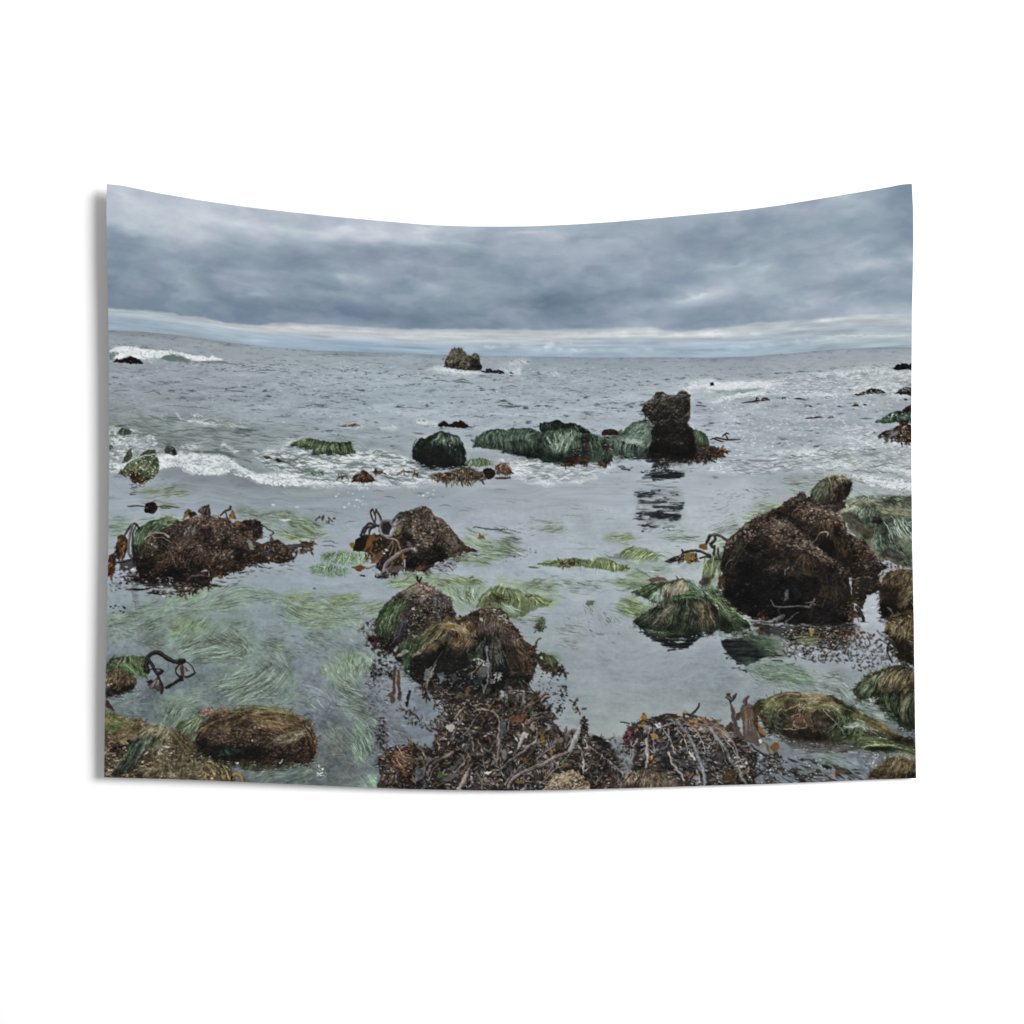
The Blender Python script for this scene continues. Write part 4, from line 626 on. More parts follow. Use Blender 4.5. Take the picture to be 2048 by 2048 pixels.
floatgrass(Z('B3',0,430,160,480,130,500,0,470), 24, 10, FGB+FGY, (10,22)); floatgrass(Z('B3',270,370,480,385,440,405,290,395), 24, 5, FGY+FGB, (10,22)); mat(Z('B3',340,440,580,450,560,468,380,462), 26, 3, FGY, (112,128,96), .5)
floatgrass(Z('B3',630,230,790,230,780,245,640,250), 14, 0, FGY, (8,18)); floatgrass(Z('B3',160,420,300,400,300,500,170,500), 20, 20, FGB, (4,10)); dots(Z('B3',0,720,350,600,330,700,0,780), 24, [(92,100,98)], (.7,1.6))
mat(Z('B3',990,530,1080,512,1180,520,1230,545,1130,560), 50, 4, FGY, (108,126,82), .8); mat(Z('B3',1420,500,1620,490,1820,545,1600,560), 70, -2, FGB+FG, (150,160,152), .4)
crests('B3', [(620,585,800,600),(700,640,900,640),(860,280,1000,288),(980,130,1200,140),(60,205,130,210),(560,330,760,340),(960,365,1060,365)], (132,142,152), 1.8, .5)
mat(Z('B3',890,670,1080,700,1200,715,1100,710), 14, 10, FGB, None); gA = Z('B3',1060,690,1130,650,1220,620,1320,625,1420,660,1520,700,1440,745,1300,748,1150,730)
patch(gA, (124,142,112), .85, 4, 8, 3); comb([Z('B3',1220,622,1130,660,1080,700), Z('B3',1300,628,1200,680,1150,725), Z('B3',1380,650,1330,690,1270,745), Z('B3',1480,690,1440,720,1400,745)], 140, FGY+[(70,88,52),(170,180,140)], (.7,1.5), (.5,.9), 3); mat(Z('B3',1400,650,1700,690,1500,760,1400,740), 40, 14, LGT+FG, None)
gB = Z('B3',340,775,420,758,500,765,540,735,620,728,700,715,760,730,850,745,920,715,980,712,1040,750,1120,785,1190,805,1150,835,1050,842,950,825,800,800,600,798,440,800)
patch(gB, (98,114,72), .95, 3, 7); comb([Z('B3',480,760,360,775), Z('B3',620,728,520,790), Z('B3',760,728,730,800), Z('B3',900,718,870,810), Z('B3',990,715,1000,830), Z('B3',1080,770,1080,840), Z('B3',1190,805,1150,836)], 260, FGY+[(66,82,46),(172,180,132),(92,108,60)], (.7,1.5), (.5,.9), 4)
scatter(Z('B3',520,745,640,730,730,740,720,795,560,790), 40, [(92,70,52),(70,54,42),(112,88,62)], (4,9), (1.2,2.4), ph=.2); crests('B3', [(1000,850,1200,858),(250,800,360,808)], (112,124,116), 2, .6); mat(Z('B3',1195,870,1260,855,1330,880,1290,895), 30, 5, FGY, (106,124,80), .9); tube(Z('B3',250,802,360,806), 2, (92,104,80), None, 6, .8, 'leaf')
mat(Z('B3',1340,840,1480,790,1640,800,1560,850,1400,880), 60, -20, LGT+FG, (160,168,166), .35, ln=(10,22)); mat(Z('B3',190,980,320,945,480,950,500,985,360,1000), 70, 4, FGB+FGY, (104,118,96), .65); floatgrass(Z('B3',430,905,920,935,920,1000,700,1040,540,970), 120, 12, FGB+FGY+FG, (12,30)); floatgrass(Z('B3',400,1020,570,1080,540,1090,420,1050), 16, 14, FGB, (14,26))
floatgrass(Z('B3',760,1180,800,1120,860,1110,870,1150,820,1200), 40, 60, FGB+FGY, (6,14)); patch(Z('B3',785,1140,800,1112,850,1115,855,1145,820,1160), (92,104,80), .8, 2.5, 6); floatgrass(Z('B3',840,1220,940,1220,1100,1300,1000,1330), 30, 40, FGB, (10,22)); floatgrass(Z('B3',450,1370,740,1330,750,1400,560,1400), 44, 6, FGB+FG, (10,24)); floatgrass(Z('B3',540,1490,640,1465,720,1480,690,1530,580,1545), 34, 12, FGB, (12,24), (.9,1.6)); floatgrass(Z('B3',600,1180,1100,1200,1100,1500,500,1440), 50, 30, FGB+LGT, (4,12))
patch(Z('B3',310,1360,330,1290,380,1260,415,1310,410,1370,360,1405), (92,102,80), .8, 3, 6); scatter(Z('B3',310,1360,330,1290,380,1260,415,1310,410,1370,360,1405), 40, [(96,108,78),(70,76,58),(124,130,108)], (4,9), (1.2,2.2), ph=.2)
floatgrass(Z('B3',60,1270,400,1290,360,1320,80,1300), 40, 8, FGY+FGB, (12,28))
# big drifting meadow, left
mat(Z('B1',600,1110,900,1030,1250,960,1560,1010,1580,1080,1200,1180,800,1250,300,1290,80,1300,100,1250), 420, -12, FG, (146,162,154), .5, ln=(16,44)); mat(Z('B1',700,1080,900,1010,1060,1005,1000,1050,820,1090), 40, -14, FGY, (138,160,120), .6)
mat(Z('B1',70,1300,600,1260,640,1380,400,1440,70,1460), 150, -12, FG+FGB, (142,158,150), .5, ln=(14,36)); mat(Z('B1',700,1300,900,1280,1000,1330,800,1420,700,1400), 60, -25, FGY, (142,164,118), .65); mat(Z('B1',310,1490,400,1450,560,1490,540,1540,420,1540), 80, 10, FGB, (100,114,102), .55, ln=(8,22))
patch(Z('C1',600,170,720,80,900,20,1240,40,1400,120,1420,330,1200,420,900,380,640,320), (136,156,148), .55, 10, 20, 12)
comb([Z('C1',640,310,760,220,960,120,1080,20), Z('C1',700,340,900,260,1100,200,1240,60), Z('C1',800,360,1000,320,1240,300,1330,120), Z('C1',900,370,1150,360,1350,340,1400,200)], 330, FG+LGT[:1]+FGB[:2], (.7,1.5), (.3,.7), 6, (0,.6), (.4,1))
comb([Z('C1',900,160,1000,200,1160,230,1300,330), Z('C1',1060,90,1150,170,1280,240,1370,380), Z('C1',1200,60,1300,150,1380,260,1400,330)], 110, FG+FGB, (.7,1.3), (.3,.6), 6, (0,.5), (.4,1))
floatgrass(Z('C1',640,40,960,20,1000,140,760,240,640,180), 110, -35, FGY+FG, (12,30))
mat(Z('C1',1440,260,1520,170,1680,170,1700,240,1580,290,1480,300), 110, 40, FGB+FG, (110,124,112), .55, ln=(8,22)); mat(Z('C1',1440,330,1560,320,1760,450,1760,560,1600,600,1500,440), 150, 50, FG+FGB, (124,144,134), .55, ln=(10,30)); mat(Z('C1',1430,430,1500,390,1590,420,1580,470,1480,480), 40, 90, FGB, (96,106,96), .5, ln=(8,16)); floatgrass(Z('C1',1650,250,1800,240,1820,280,1680,300), 24, -5, FGB, (8,20)); floatgrass(Z('C1',1130,20,1500,40,1480,80,1180,60), 24, 0, FGB, (4,10)); floatgrass(Z('C1',1580,60,1932,40,1932,400,1800,400,1640,160), 60, 15, FGB+FG, (6,18))
floatgrass(Z('C1',760,380,1400,340,1400,400,900,420), 40, -3, FGB, (24,50), wob=.15)
patch(Z('C1',1000,560,1300,440,1500,420,1780,560,1900,760,1500,800,1200,740), (128,148,140), .5, 12, 24, 12)
comb([Z('C1',980,620,1120,560,1300,470,1480,400), Z('C1',1040,690,1260,620,1440,520,1580,420), Z('C1',1180,740,1400,660,1600,560,1680,430), Z('C1',1300,760,1600,680,1740,560,1780,460)], 330, FG+FGB+LGT[:1], (.7,1.4), (.3,.7), 7, (0,.6), (.35,1))
for _ in range(70):
    x_, y_ = Z('C1', RNG.uniform(1000,1900), RNG.uniform(520,830))[0]; r_ = RNG.uniform(4,13); a0 = RNG.uniform(0,6.3); th = np.linspace(a0, a0+RNG.uniform(1.5,4), 10)
    stroke(np.stack([x_+r_*np.cos(th), y_+r_*.75*np.sin(th)], 1), RNG.uniform(.7,1.2), pick(FG+FGB), RNG.uniform(.35,.7), 'leaf')
mat(Z('C1',640,680,900,660,1000,760,800,850,560,820,480,760), 170, -8, FG+FGB, (126,146,132), .5, ln=(8,24), wob=.7); mat(Z('C1',100,740,330,680,380,700,160,790), 50, -25, FG, (132,150,144), .4); floatgrass(Z('C1',160,760,500,720,480,860,260,880), 40, 10, FGB+FG, (8,20)); floatgrass(Z('C1',70,60,620,60,620,280,70,200), 90, -10, FGB+FG, (8,22)); floatgrass(Z('C1',900,560,1100,540,1100,620,920,700), 26, 5, FGB, (10,26)); floatgrass(Z('C1',1150,740,1932,760,1932,850,1300,830), 60, 25, FG+FGB, (8,24))
# right of the meadow
mat(Z('B1',1660,1080,1800,1055,1932,1050,'B2',90,1060,80,1090,'B1',1760,1110), 70, -4, FGY, (116,136,100), .7); mat(Z('B1',1600,1140,1932,1100,'B2',120,1110,300,1080,500,1070,500,1130,400,1230,200,1280,0,1270,'B1',1800,1260), 380, 2, FG+FGY, (138,156,140), .6, ln=(14,38)); mat(Z('B2',0,1230,200,1250,440,1220,560,1240,560,1310,300,1370,100,1380,0,1330), 200, -8, FG+FGY, (148,166,150), .55, ln=(12,32)); mat(Z('B2',560,1160,740,1155,760,1200,650,1235,580,1200), 70, -12, FGY, (128,146,112), .7)
floatgrass(Z('B2',320,1070,490,1065,500,1120,340,1110), 60, 2, FGY, (14,30)); floatgrass(Z('B1',1640,1200,1932,1240,'B2',0,1310,'B1',1700,1400), 90, 8, FG, (14,34)); floatgrass(Z('B2',0,1360,100,1440,300,1500,600,1480,600,1600,100,1640), 70, 20, FGB+FG, (8,22)); mat(Z('B2',110,1430,150,1420,220,1445,160,1460), 14, 10, FGB, (96,108,92), .6); floatgrass(Z('B2',400,1400,680,1400,700,1560,560,1560), 40, 35, LGT+FGB, (8,20))
gC = Z('B2',85,800,120,775,240,770,340,790,440,820,460,860,300,890,160,885,95,845)
gD = Z('B2',190,740,200,690,260,665,400,655,560,660,640,690,640,760,500,785,330,775)
for g_, an in ((gC, 15), (gD, 8)): patch(g_, (122,148,122), .8, 4, 8, 4)
comb([Z('B2',260,665,200,740), Z('B2',400,658,330,775), Z('B2',520,662,480,785), Z('B2',640,690,630,760)], 170, FGY[:4]+[(130,158,130),(96,124,96),(164,184,160),(76,98,76)], (.7,1.4), (.4,.85), 4); comb([Z('B2',110,780,100,850), Z('B2',220,772,190,885), Z('B2',330,790,300,885), Z('B2',440,822,440,860)], 130, [(130,158,130),(100,130,104),(164,184,164),(80,104,84)], (.7,1.4), (.4,.85), 4); floatgrass(gC, 40, 25, LGT+FG, (8,18)); floatgrass(gD, 50, 15, FG+LGT, (8,20))
for q_ in ([(0,620),(0,560),(60,570),(100,560),(160,590),(60,620)], [(0,640),(100,640),(110,660),(0,665)]): patch(Z('B2', *np.ravel(q_)), (90,72,58), .8, 3, 6); scatter(Z('B2', *np.ravel(q_)), 18, [(120,86,54),(84,66,52),(62,54,50)], (5,10), (1.4,2.8), ph=.4)
scatter(Z('B2',140,350,170,340,310,350,310,390,240,375,150,370), 14, [(92,74,52),(66,58,50),(116,92,58)], (4,9), (1.6,3), ph=.2); crests('B2', [(200,610,340,615),(200,570,340,580)], (84,88,92), 2.5, .6); patch(Z('B2',470,810,520,785,570,785,612,812,540,835), (118,80,36), 1, 1, 5); patch(Z('B2',480,818,540,832,600,815,560,842), (66,48,30), .8, 1, 4); tube(Z('B2',610,815,690,785), 1.8, (130,112,98), None); dots(Z('B2',560,865,620,880,600,890,565,885), 8, [(60,62,66)]); dots(Z('B2',120,995,150,1000,145,1008,125,1005), 4, [(90,96,100)]); dots(Z('B2',1550,885,1600,880,1600,905,1560,900), 5, [(60,62,64)])
RUS = [(92,68,54),(70,52,44),(114,84,66),(54,44,40),(132,106,86),(84,56,42)]
# ---- left rock heap
for _ in range(90):
    x_ = RNG.uniform(270,1120); y_ = RNG.uniform(850,1050); 
    if y_ > 1060-(abs(x_-560)/6): continue
    stroke(curve(Z('B1', x_-70, y_+RNG.uniform(-6,6), x_, y_, x_+70, y_+RNG.uniform(-8,8)), 6), RNG.uniform(2,6), pick([(40,34,32),(54,44,38),(70,54,44)]), .8, 'leaf')
rl = Z('B1',330,860,300,740,298,640,310,560,335,470,420,408,560,345,690,350,760,372,820,345,900,325,1000,325,1100,335,1180,365,1260,400,1330,375,1400,365,1470,380,1512,440,1500,520,1440,560,1500,600,1600,620,1700,650,1800,710,1740,750,1600,735,1480,755,1330,790,1290,840,1120,880,1000,930,900,925,760,940,640,960,480,950,380,915)
REG['heap'] = rl
rock(rl, [(24,23,22),(44,38,34),(76,62,52),(116,96,80),(160,142,124)], 4, 9, 1.2, 4, (30,9,3), top=.40, dark=[(290,1125,22,26,.3),(345,1140,30,22,.22),(398,1062,14,16,.2),(478,1108,12,14,.2),(330,1075,24,12,.12)], speck=.35, tint=(110,78,58))
comb([Z('B1',640,560,600,660,560,800), Z('B1',800,590,760,700,720,820), Z('B1',960,640,900,740,860,850), Z('B1',1100,640,1060,760,1020,860)], 150, RUS+[(40,34,32)], (.7,1.4), (.35,.75), 5, (0,.6), (.3,1))
comb([Z('B1',880,340,800,420,740,520), Z('B1',980,335,960,430,940,560), Z('B1',1120,350,1150,450,1150,580), Z('B1',1230,400,1290,480,1330,600)], 190, RUS+[(140,122,108),(46,40,38)], (.7,1.5), (.3,.75), 6, (0,.7), (.25,1))
for P_, n_ in ((Z('B1',900,330,1100,340,1260,420,1330,520,1340,620,1180,600,1040,540,900,520), 420), (Z('B1',620,570,820,580,1100,640,1300,640,1250,760,1050,720,800,680,640,660), 320)):
    dots(P_, n_, [(134,116,104),(160,144,132),(88,68,58),(112,82,64),(52,44,40),(40,34,32)], (.7,1.7), (.35,.85), 1.6)
patch(Z('B1',600,450,700,390,780,380,740,520,760,560,660,540,600,500), (66,52,50), .7, 4, 8); dots(Z('B1',600,450,700,390,780,380,740,520,660,540), 110, [(96,76,74),(44,36,36),(120,100,96)], (.8,1.8), (.5,.9))
patch(Z('B1',920,440,1000,420,1040,470,1030,540,960,560,910,520), (40,36,34), .6, 5, 8, 4); patch(Z('B1',1225,640,1290,620,1350,650,1340,720,1260,740), (38,38,36), .7, 4, 7, 3)
gl = Z('B1',300,690,302,590,325,490,350,450,420,408,500,365,560,342,640,345,720,350,745,370,700,400,640,430,600,455,520,500,450,530,400,580,360,640,330,690)
patch(gl, (62,82,56), .95, 2, 7); comb([Z('B1',420,410,340,490,308,600,310,680), Z('B1',520,360,420,440,360,540,340,640), Z('B1',620,345,500,430,420,510,390,590), Z('B1',740,360,620,420,540,470,480,510)], 330, [(86,110,72),(62,86,58),(44,60,46),(112,134,94),(136,154,118),(52,70,54)], (.8,1.6), (.5,.95), 3); mat(Z('B1',480,370,600,340,760,350,700,390,560,400), 50, -10, FGY+LGT, None, a=(.4,.8))
comb([Z('B1',330,600,300,720,360,820), Z('B1',400,600,360,720,380,830), Z('B1',440,560,420,640,400,720)], 60, [(40,38,34),(60,54,46),(84,74,58)], (.8,1.6), (.5,.9), 4)
lw = Z('B1',80,700,140,640,165,505,235,500,255,560,250,640,220,700,150,730,145,800,130,870,80,885)
patch(lw, (74,50,40), .9, 3, 6); scatter(lw, 70, [(104,66,42),(78,52,40),(128,84,46),(56,42,38)], (7,16), (2,4), lambda x, y: RNG.normal(100, 22), (196,180,164), .3)
patch(Z('B1',200,740,300,730,320,800,260,850,190,800), (58,48,44), .8, 4, 7); dots(Z('B1',150,780,320,800,300,960,160,960), 70, [(50,44,42),(70,60,56),(184,190,194)], (.9,2.2))
for q_, w_, c_ in (([(230,505),(265,440),(300,400),(330,405),(355,440)],3,(54,46,42)), ([(300,402),(285,460),(262,560),(258,640),(270,690),(300,712)],4,(92,86,80)), ([(330,420),(300,500),(295,580),(310,660)],2.5,(44,44,38)), ([(140,755),(210,750),(300,725)],3.4,(60,56,56)), ([(420,545),(480,500),(540,485),(600,490),(630,520)],3.6,(132,126,112)), ([(480,500),(500,540),(560,530),(620,550),(680,590)],2.2,(104,92,76)),
  ([(1105,325),(1150,285),(1190,265),(1200,240)],3,(58,50,46)), ([(1150,290),(1160,320),(1170,360)],2.6,(58,50,46)), ([(1480,410),(1540,440),(1590,470),(1590,490),(1560,510)],2,(80,74,70)), ([(1570,585),(1620,562),(1670,580),(1720,610)],3.6,(60,54,52)), ([(890,660),(850,720),(810,830)],2.6,(70,66,58)), ([(1230,480),(1150,540),(1110,600),(1100,670)],2.6,(64,56,52)), ([(1130,440),(1165,480),(1160,530)],2.4,(72,62,56)), ([(600,590),(650,680),(700,810)],1.8,(90,84,76)), ([(760,950),(850,900),(920,880),(1000,890)],6,(62,58,58)), ([(930,840),(980,830),(1005,850),(1000,880)],3,(150,146,140))): tube(Z('B1', *np.ravel(q_)), w_, c_, tuple(min(230, v+58) for v in c_), 14)
patch(Z('B1',740,540,780,440,800,400,880,410,890,480,860,540,800,548), (74,66,62), .85, 2, 6); comb([Z('B1',790,420,750,540), Z('B1',830,410,810,545), Z('B1',880,420,850,530)], 26, [(104,98,94),(58,52,50),(126,120,116)], (1,2), (.5,.8), 2)
patch(Z('B1',905,300,915,265,960,235,1005,228,1015,270,1028,330,960,325), (66,60,54), 1, 1.6, 5); comb([Z('B1',930,250,915,310), Z('B1',1000,232,1025,325)], 26, [(98,90,80),(48,44,40),(116,106,92)], (.8,1.6), (.5,.9), 2)
for q_, c_ in (([(770,360),(790,280),(820,265),(850,285),(820,330)],(120,90,44)), ([(815,305),(880,290),(900,320),(830,345)],(48,44,44)), ([(1185,365),(1195,310),(1215,262),(1235,290),(1255,360),(1210,345)],(122,90,44)), ([(1220,400),(1250,370),(1310,380),(1290,410)],(128,94,44)), ([(1335,470),(1380,480),(1390,510),(1350,500)],(112,82,42))): patch(Z('B1', *np.ravel(q_)), c_, .95, 1.6, 5); dots(Z('B1', *np.ravel(q_)), 10, [tuple(int(v*1.3) for v in c_), tuple(int(v*.6) for v in c_)], (.8,1.6))
patch(Z('B1',1310,385,1380,368,1460,375,1510,430,1500,500,1450,540,1400,500,1350,450), (48,38,38), .85, 3, 6); dots(Z('B1',1310,385,1380,368,1460,375,1510,430,1450,540,1350,450), 90, [(78,62,60),(36,30,30),(100,84,80)], (.8,1.7)); 
kr_ = Z('B1',1300,650,1480,590,1560,560,1580,520,1600,560,1700,600,1800,580,1932,570,1932,600,1800,640,1760,680,1810,715,1700,760,1560,750,1380,790,1290,780)
patch(kr_, (60,50,44), .8, 4, 7); scatter(kr_, 140, [(96,66,44),(68,54,46),(124,88,48),(50,44,42),(84,76,72)], (6,14), (1.6,3.4), lambda x, y: RNG.normal(20, 40), (196,196,196), .35); patch(Z('B1',1390,635,1480,640,1570,670,1580,710,1490,690), (66,64,66), .8, 2, 6); patch(Z('B1',1340,530,1380,560,1400,640,1370,650), (138,150,128), .6, 3, 6)
sm = Z('B1',1000,760,1080,800,1160,850,1100,880,1000,860,960,800); scatter(sm, 40, [(120,84,40),(92,66,40),(60,48,40)], (7,14), (2,4), ph=.2); scatter(Z('B1',740,960,850,900,1000,880,1040,930,900,1020,820,1040,720,1080), 80, [(110,70,44),(80,58,46),(60,50,48),(134,98,66)], (6,14), (2,4), lambda x, y: RNG.normal(130, 40), (210,206,200), .35); patch(Z('B1',850,900,1000,890,1010,960,900,1010,840,990), (44,38,38), .6, 4, 7)
dots(Z('B1',330,700,700,760,900,850,600,930,380,880), 60, [(70,60,54),(96,84,74),(150,142,134)], (.6,1.3)); patch(Z('B1',300,900,1000,900,940,960,760,950,560,970,400,960), (34,28,26), .6, 5, 9, 6)
scatter(Z('B1',700,960,745,950,750,1000,710,1000), 4, [(150,128,108)], (6,9), (4,6)); 
for y_ in range(930, 1200, 14): stroke(Z('B1', 300+RNG.uniform(-14,10)+max(0,(y_-1080)*.3), y_, 350+RNG.uniform(-10,18)+max(0,(y_-1080)*.3), y_+RNG.uniform(-6,10)), RNG.uniform(1.5,3.6)*(1 if y_ < 1120 else .7), (46,40,42), .85, 'leaf')
dots(Z('B1',85,880,330,880,320,1000,85,1040), 60, [(60,54,54),(120,120,124),(90,90,94)], (.7,1.6)); dots(Z('B1',380,900,680,900,640,1080,420,1060), 90, [(196,200,206),(120,112,108),(80,66,56)], (.8,1.9), (.4,.8), 1.8); patch(Z('B1',205,1155,230,1165,235,1190,212,1180), (36,32,34), 1, 1, 4); dots(Z('B1',90,1150,230,1150,220,1230,90,1230), 7, [(54,52,56)])
sr = Z('B1',412,300,415,260,412,225,440,200,475,200,510,218,530,245,528,278,500,302,450,308); rock(sr, [(28,26,24),(50,42,34),(86,70,48)], 1.5, 6, .8, 3, (12,5,2), top=.4, tint=(100,78,44)); REG['stoneB'] = sr
tube(Z('B1',250,238,330,236,410,240), 2.4, (78,76,68), None, 8, .9, 'leaf'); tube(Z('B1',530,245,600,240,740,255), 2.2, (80,80,70), None, 10, .9, 'leaf'); tube(Z('B1',560,255,640,262), 1.6, (90,92,80), None); 
# ---- kelp-fringed rock, centre
for _ in range(46):
    x_ = RNG.uniform(700,1420); y_ = RNG.uniform(770,900); stroke(Z('B2', x_-50, y_, x_+50, y_+RNG.uniform(-8,8)), RNG.uniform(2,4.5), pick([(54,52,56),(70,68,72),(50,44,40),(90,84,80)]), .6, 'leaf')
rc = Z('B2',975,840,940,740,905,640,880,540,862,450,850,385,880,345,925,300,975,275,1030,262,1080,245,1130,240,1175,255,1205,290,1240,320,1290,345,1330,380,1375,420,1410,465,1460,530,1500,570,1530,600,1580,625,1655,655,1600,668,1500,665,1470,700,1420,715,1340,730,1280,745,1230,790,1150,840,1050,850)
REG['centre'] = rc
rock(rc, [(26,25,24),(48,43,38),(84,74,64),(124,112,98),(170,158,142)], 2.4, 8, 1., 7, (26,8,3), top=.36, dark=[(868,1096,16,22,.25),(812,1080,18,26,.28),(835,1120,26,16,.25),(880,1110,12,20,.1)], speck=.45, tint=(104,84,64))
comb([Z('B2',1050,260,1000,360,980,460), Z('B2',1150,260,1150,400,1120,540), Z('B2',1220,320,1280,460,1270,620), Z('B2',1320,390,1390,520,1400,660), Z('B2',1420,490,1480,580,1490,660)], 260, [(60,52,44),(110,98,82),(84,74,62),(40,36,34),(140,126,108)], (.7,1.3), (.3,.65), 5, (0,.75), (.2,1))
dots(Z('B2',1030,360,1180,350,1240,500,1220,620,1100,640,1040,520), 220, [(150,136,124),(116,98,88),(60,52,48),(180,168,156),(132,96,86)], (.7,1.8), (.4,.85), 1.6); dots(Z('B2',950,290,1180,250,1400,470,1480,600,1300,560,1200,400), 240, [(140,128,110),(100,88,74),(52,46,42)], (.6,1.4), (.4,.8))
patch(Z('B2',845,400,870,340,925,298,975,280,980,310,930,345,890,390), (72,92,76), .9, 1.5, 5); comb([Z('B2',960,285,870,385), Z('B2',930,300,850,395)], 40, [(98,120,100),(60,80,66)], (.7,1.3), (.5,.8), 3); patch(Z('B2',880,440,900,418,930,440,925,490,890,500), (124,112,50), .85, 1.5, 5); patch(Z('B2',985,575,1010,558,1030,575,1030,610,1000,615), (96,90,84), .8, 1.5, 5)
kc = Z('B2',455,580,500,570,520,530,560,510,600,450,660,410,740,420,800,380,860,420,890,520,940,640,985,760,975,840,900,870,800,890,720,830,650,770,700,690,600,650,500,645,470,620)
patch(Z('B2',500,560,560,515,640,500,760,500,870,500,930,640,960,760,900,850,760,870,700,800,720,700,600,655,500,645), (48,38,30), .92, 4, 7)
scatter(Z('B2',500,560,640,490,760,500,890,520,950,680,930,840,760,870,700,800,740,690,600,650), 120, [(104,70,30),(70,50,30),(46,38,34),(128,86,34),(60,52,48),(38,32,30)], (9,22), (2.4,5.4), lambda x, y: RNG.normal(95, 30), (140,136,136), .22)
for q_, c_ in (([(450,582),(495,568),(500,600),(520,640),(470,625)],(136,96,34)), ([(495,640),(500,570),(540,530),(590,520),(620,560),(580,640),(530,655)],(40,36,30)), ([(580,650),(640,520),(690,480),(700,540),(640,620)],(112,72,30)), ([(645,770),(680,700),(740,660),(760,700),(700,760)],(100,64,34)), ([(930,700),(960,660),(975,720),(950,750)],(128,84,40)), ([(1070,810),(1110,785),(1150,790),(1140,815),(1090,825)],(112,70,40)), ([(740,480),(770,390),(820,385),(850,430),(820,500),(770,520)],(46,40,40))): patch(Z('B2', *np.ravel(q_)), c_, .92, 1.6, 6)
for q_, w_, c_ in (([(695,400),(665,360),(650,310),(655,275),(668,268)],2.8,(64,54,52)), ([(668,270),(690,330),(690,380)],2,(64,54,52)), ([(755,395),(740,350),(705,290),(700,270)],3.4,(70,60,58)), ([(695,280),(685,320)],2,(60,52,50)), ([(555,510),(590,440),(640,400),(690,410),(740,420)],4,(58,52,54)), ([(590,490),(620,440),(670,425)],3.4,(46,40,40)), ([(640,490),(650,450),(690,420)],3.4,(52,46,46)), ([(730,470),(750,390),(790,375),(840,385),(860,420)],4.6,(92,90,94)), ([(735,440),(745,490),(790,515),(840,505),(870,460),(880,400),(895,370)],5.4,(112,112,116)), ([(860,430),(890,410),(920,390)],3.4,(104,104,106)), ([(895,350),(930,340),(960,360)],2.4,(84,80,76)), ([(765,840),(780,790),(840,730),(920,670),(980,645),(1040,640),(1065,660)],8,(98,90,92)), ([(760,850),(790,830),(810,860),(780,890)],4.4,(96,88,88)), ([(700,770),(760,690),(830,600),(860,540)],2.6,(90,70,60)), ([(840,530),(890,560),(910,610),(920,680)],3,(112,92,76)), ([(820,700),(850,620),(850,560)],2.4,(86,74,68)), ([(760,500),(800,530),(850,545)],2.6,(110,92,84)), ([(690,880),(740,890),(790,890)],5,(54,50,52)), ([(970,740),(970,800),(965,860)],2.6,(170,168,166)), ([(700,690),(730,760),(720,800)],2.2,(70,58,54))): tube(Z('B2', *np.ravel(q_)), w_, c_, tuple(min(226, v+62) for v in c_), 16)
patch(Z('B2',780,820,850,790,950,790,970,820,900,850,800,845), (112,108,104), .55, 3, 7); dots(Z('B2',680,840,800,860,800,910,700,910), 40, [(56,52,54),(130,130,134),(80,74,74)], (.8,2)); dots(Z('B2',740,640,800,620,800,680,760,690), 10, [(200,204,208)], (.8,1.6)); dots(Z('B2',1250,770,1400,740,1450,830,1280,850), 60, [(60,58,62),(130,130,136),(90,74,70)], (.7,1.7), (.4,.8), 2)
# grass behind the middle mound
mat(Z('B2',770,940,860,900,1050,870,1250,870,1300,920,1200,960,1000,960,880,990), 190, -6, FGY+FG, (120,142,108), .65, a=(.4,.8), ln=(14,34)); mat(Z('B2',1200,960,1340,910,1560,905,1680,950,1500,970,1320,1020), 170, 12, FGY, (118,140,98), .7, a=(.4,.85), ln=(14,34))
pg = Z('B2',1290,1000,1400,960,1600,960,1750,985,1700,1050,1600,1180,1500,1200,1420,1160,1350,1080); patch(pg, (138,158,142), .7, 6, 12, 6)
comb([Z('B2',1320,1000,1400,1090,1540,1180), Z('B2',1400,970,1450,1060,1560,1160), Z('B2',1540,965,1540,1060,1600,1150), Z('B2',1680,985,1620,1060,1620,1150)], 260, FG+LGT+FGY[:3], (.7,1.4), (.35,.75), 5, (0,.5), (.4,1))
gE = Z('B2',1600,1190,1640,1120,1700,1060,1760,990,1840,975,1932,990,'B3',80,995,160,1010,230,1040,320,1060,400,1090,470,1120,440,1160,330,1190,240,1240,150,1270,80,1270,0,1200,'B2',1932,1210,1800,1170,1700,1180)
patch(gE, (94,112,70), .92, 4, 8, 2); comb([Z('B2',1760,990,1680,1070,1620,1180), Z('B2',1840,978,1780,1080,1740,1170), Z('B2',1920,990,1880,1080,1900,1190), Z('B3',60,995,90,1090,60,1220), Z('B3',150,1010,220,1100,200,1230), Z('B3',230,1040,330,1110,330,1180), Z('B3',300,1060,470,1130,560,1085)], 520, FGY+[(64,80,44),(80,92,50),(112,122,72)], (.8,1.6), (.45,.9), 4, (0,.5), (.4,1))
comb([Z('B2',1780,1010,1850,1070,1932,1090), Z('B2',1720,1100,1820,1120,1932,1130)], 60, [(60,62,36),(84,80,48),(50,52,34)], (.8,1.5), (.4,.8), 4); dots(Z('B2',1680,1080,1790,1080,1800,1160,1660,1170), 70, [(92,78,62),(60,50,44),(124,112,92)], (.7,1.6))
comb([Z('B3',0,1130,60,1190,150,1250), Z('B3',40,1120,130,1190,220,1230)], 60, LGT+FG, (.7,1.4), (.4,.7), 4)
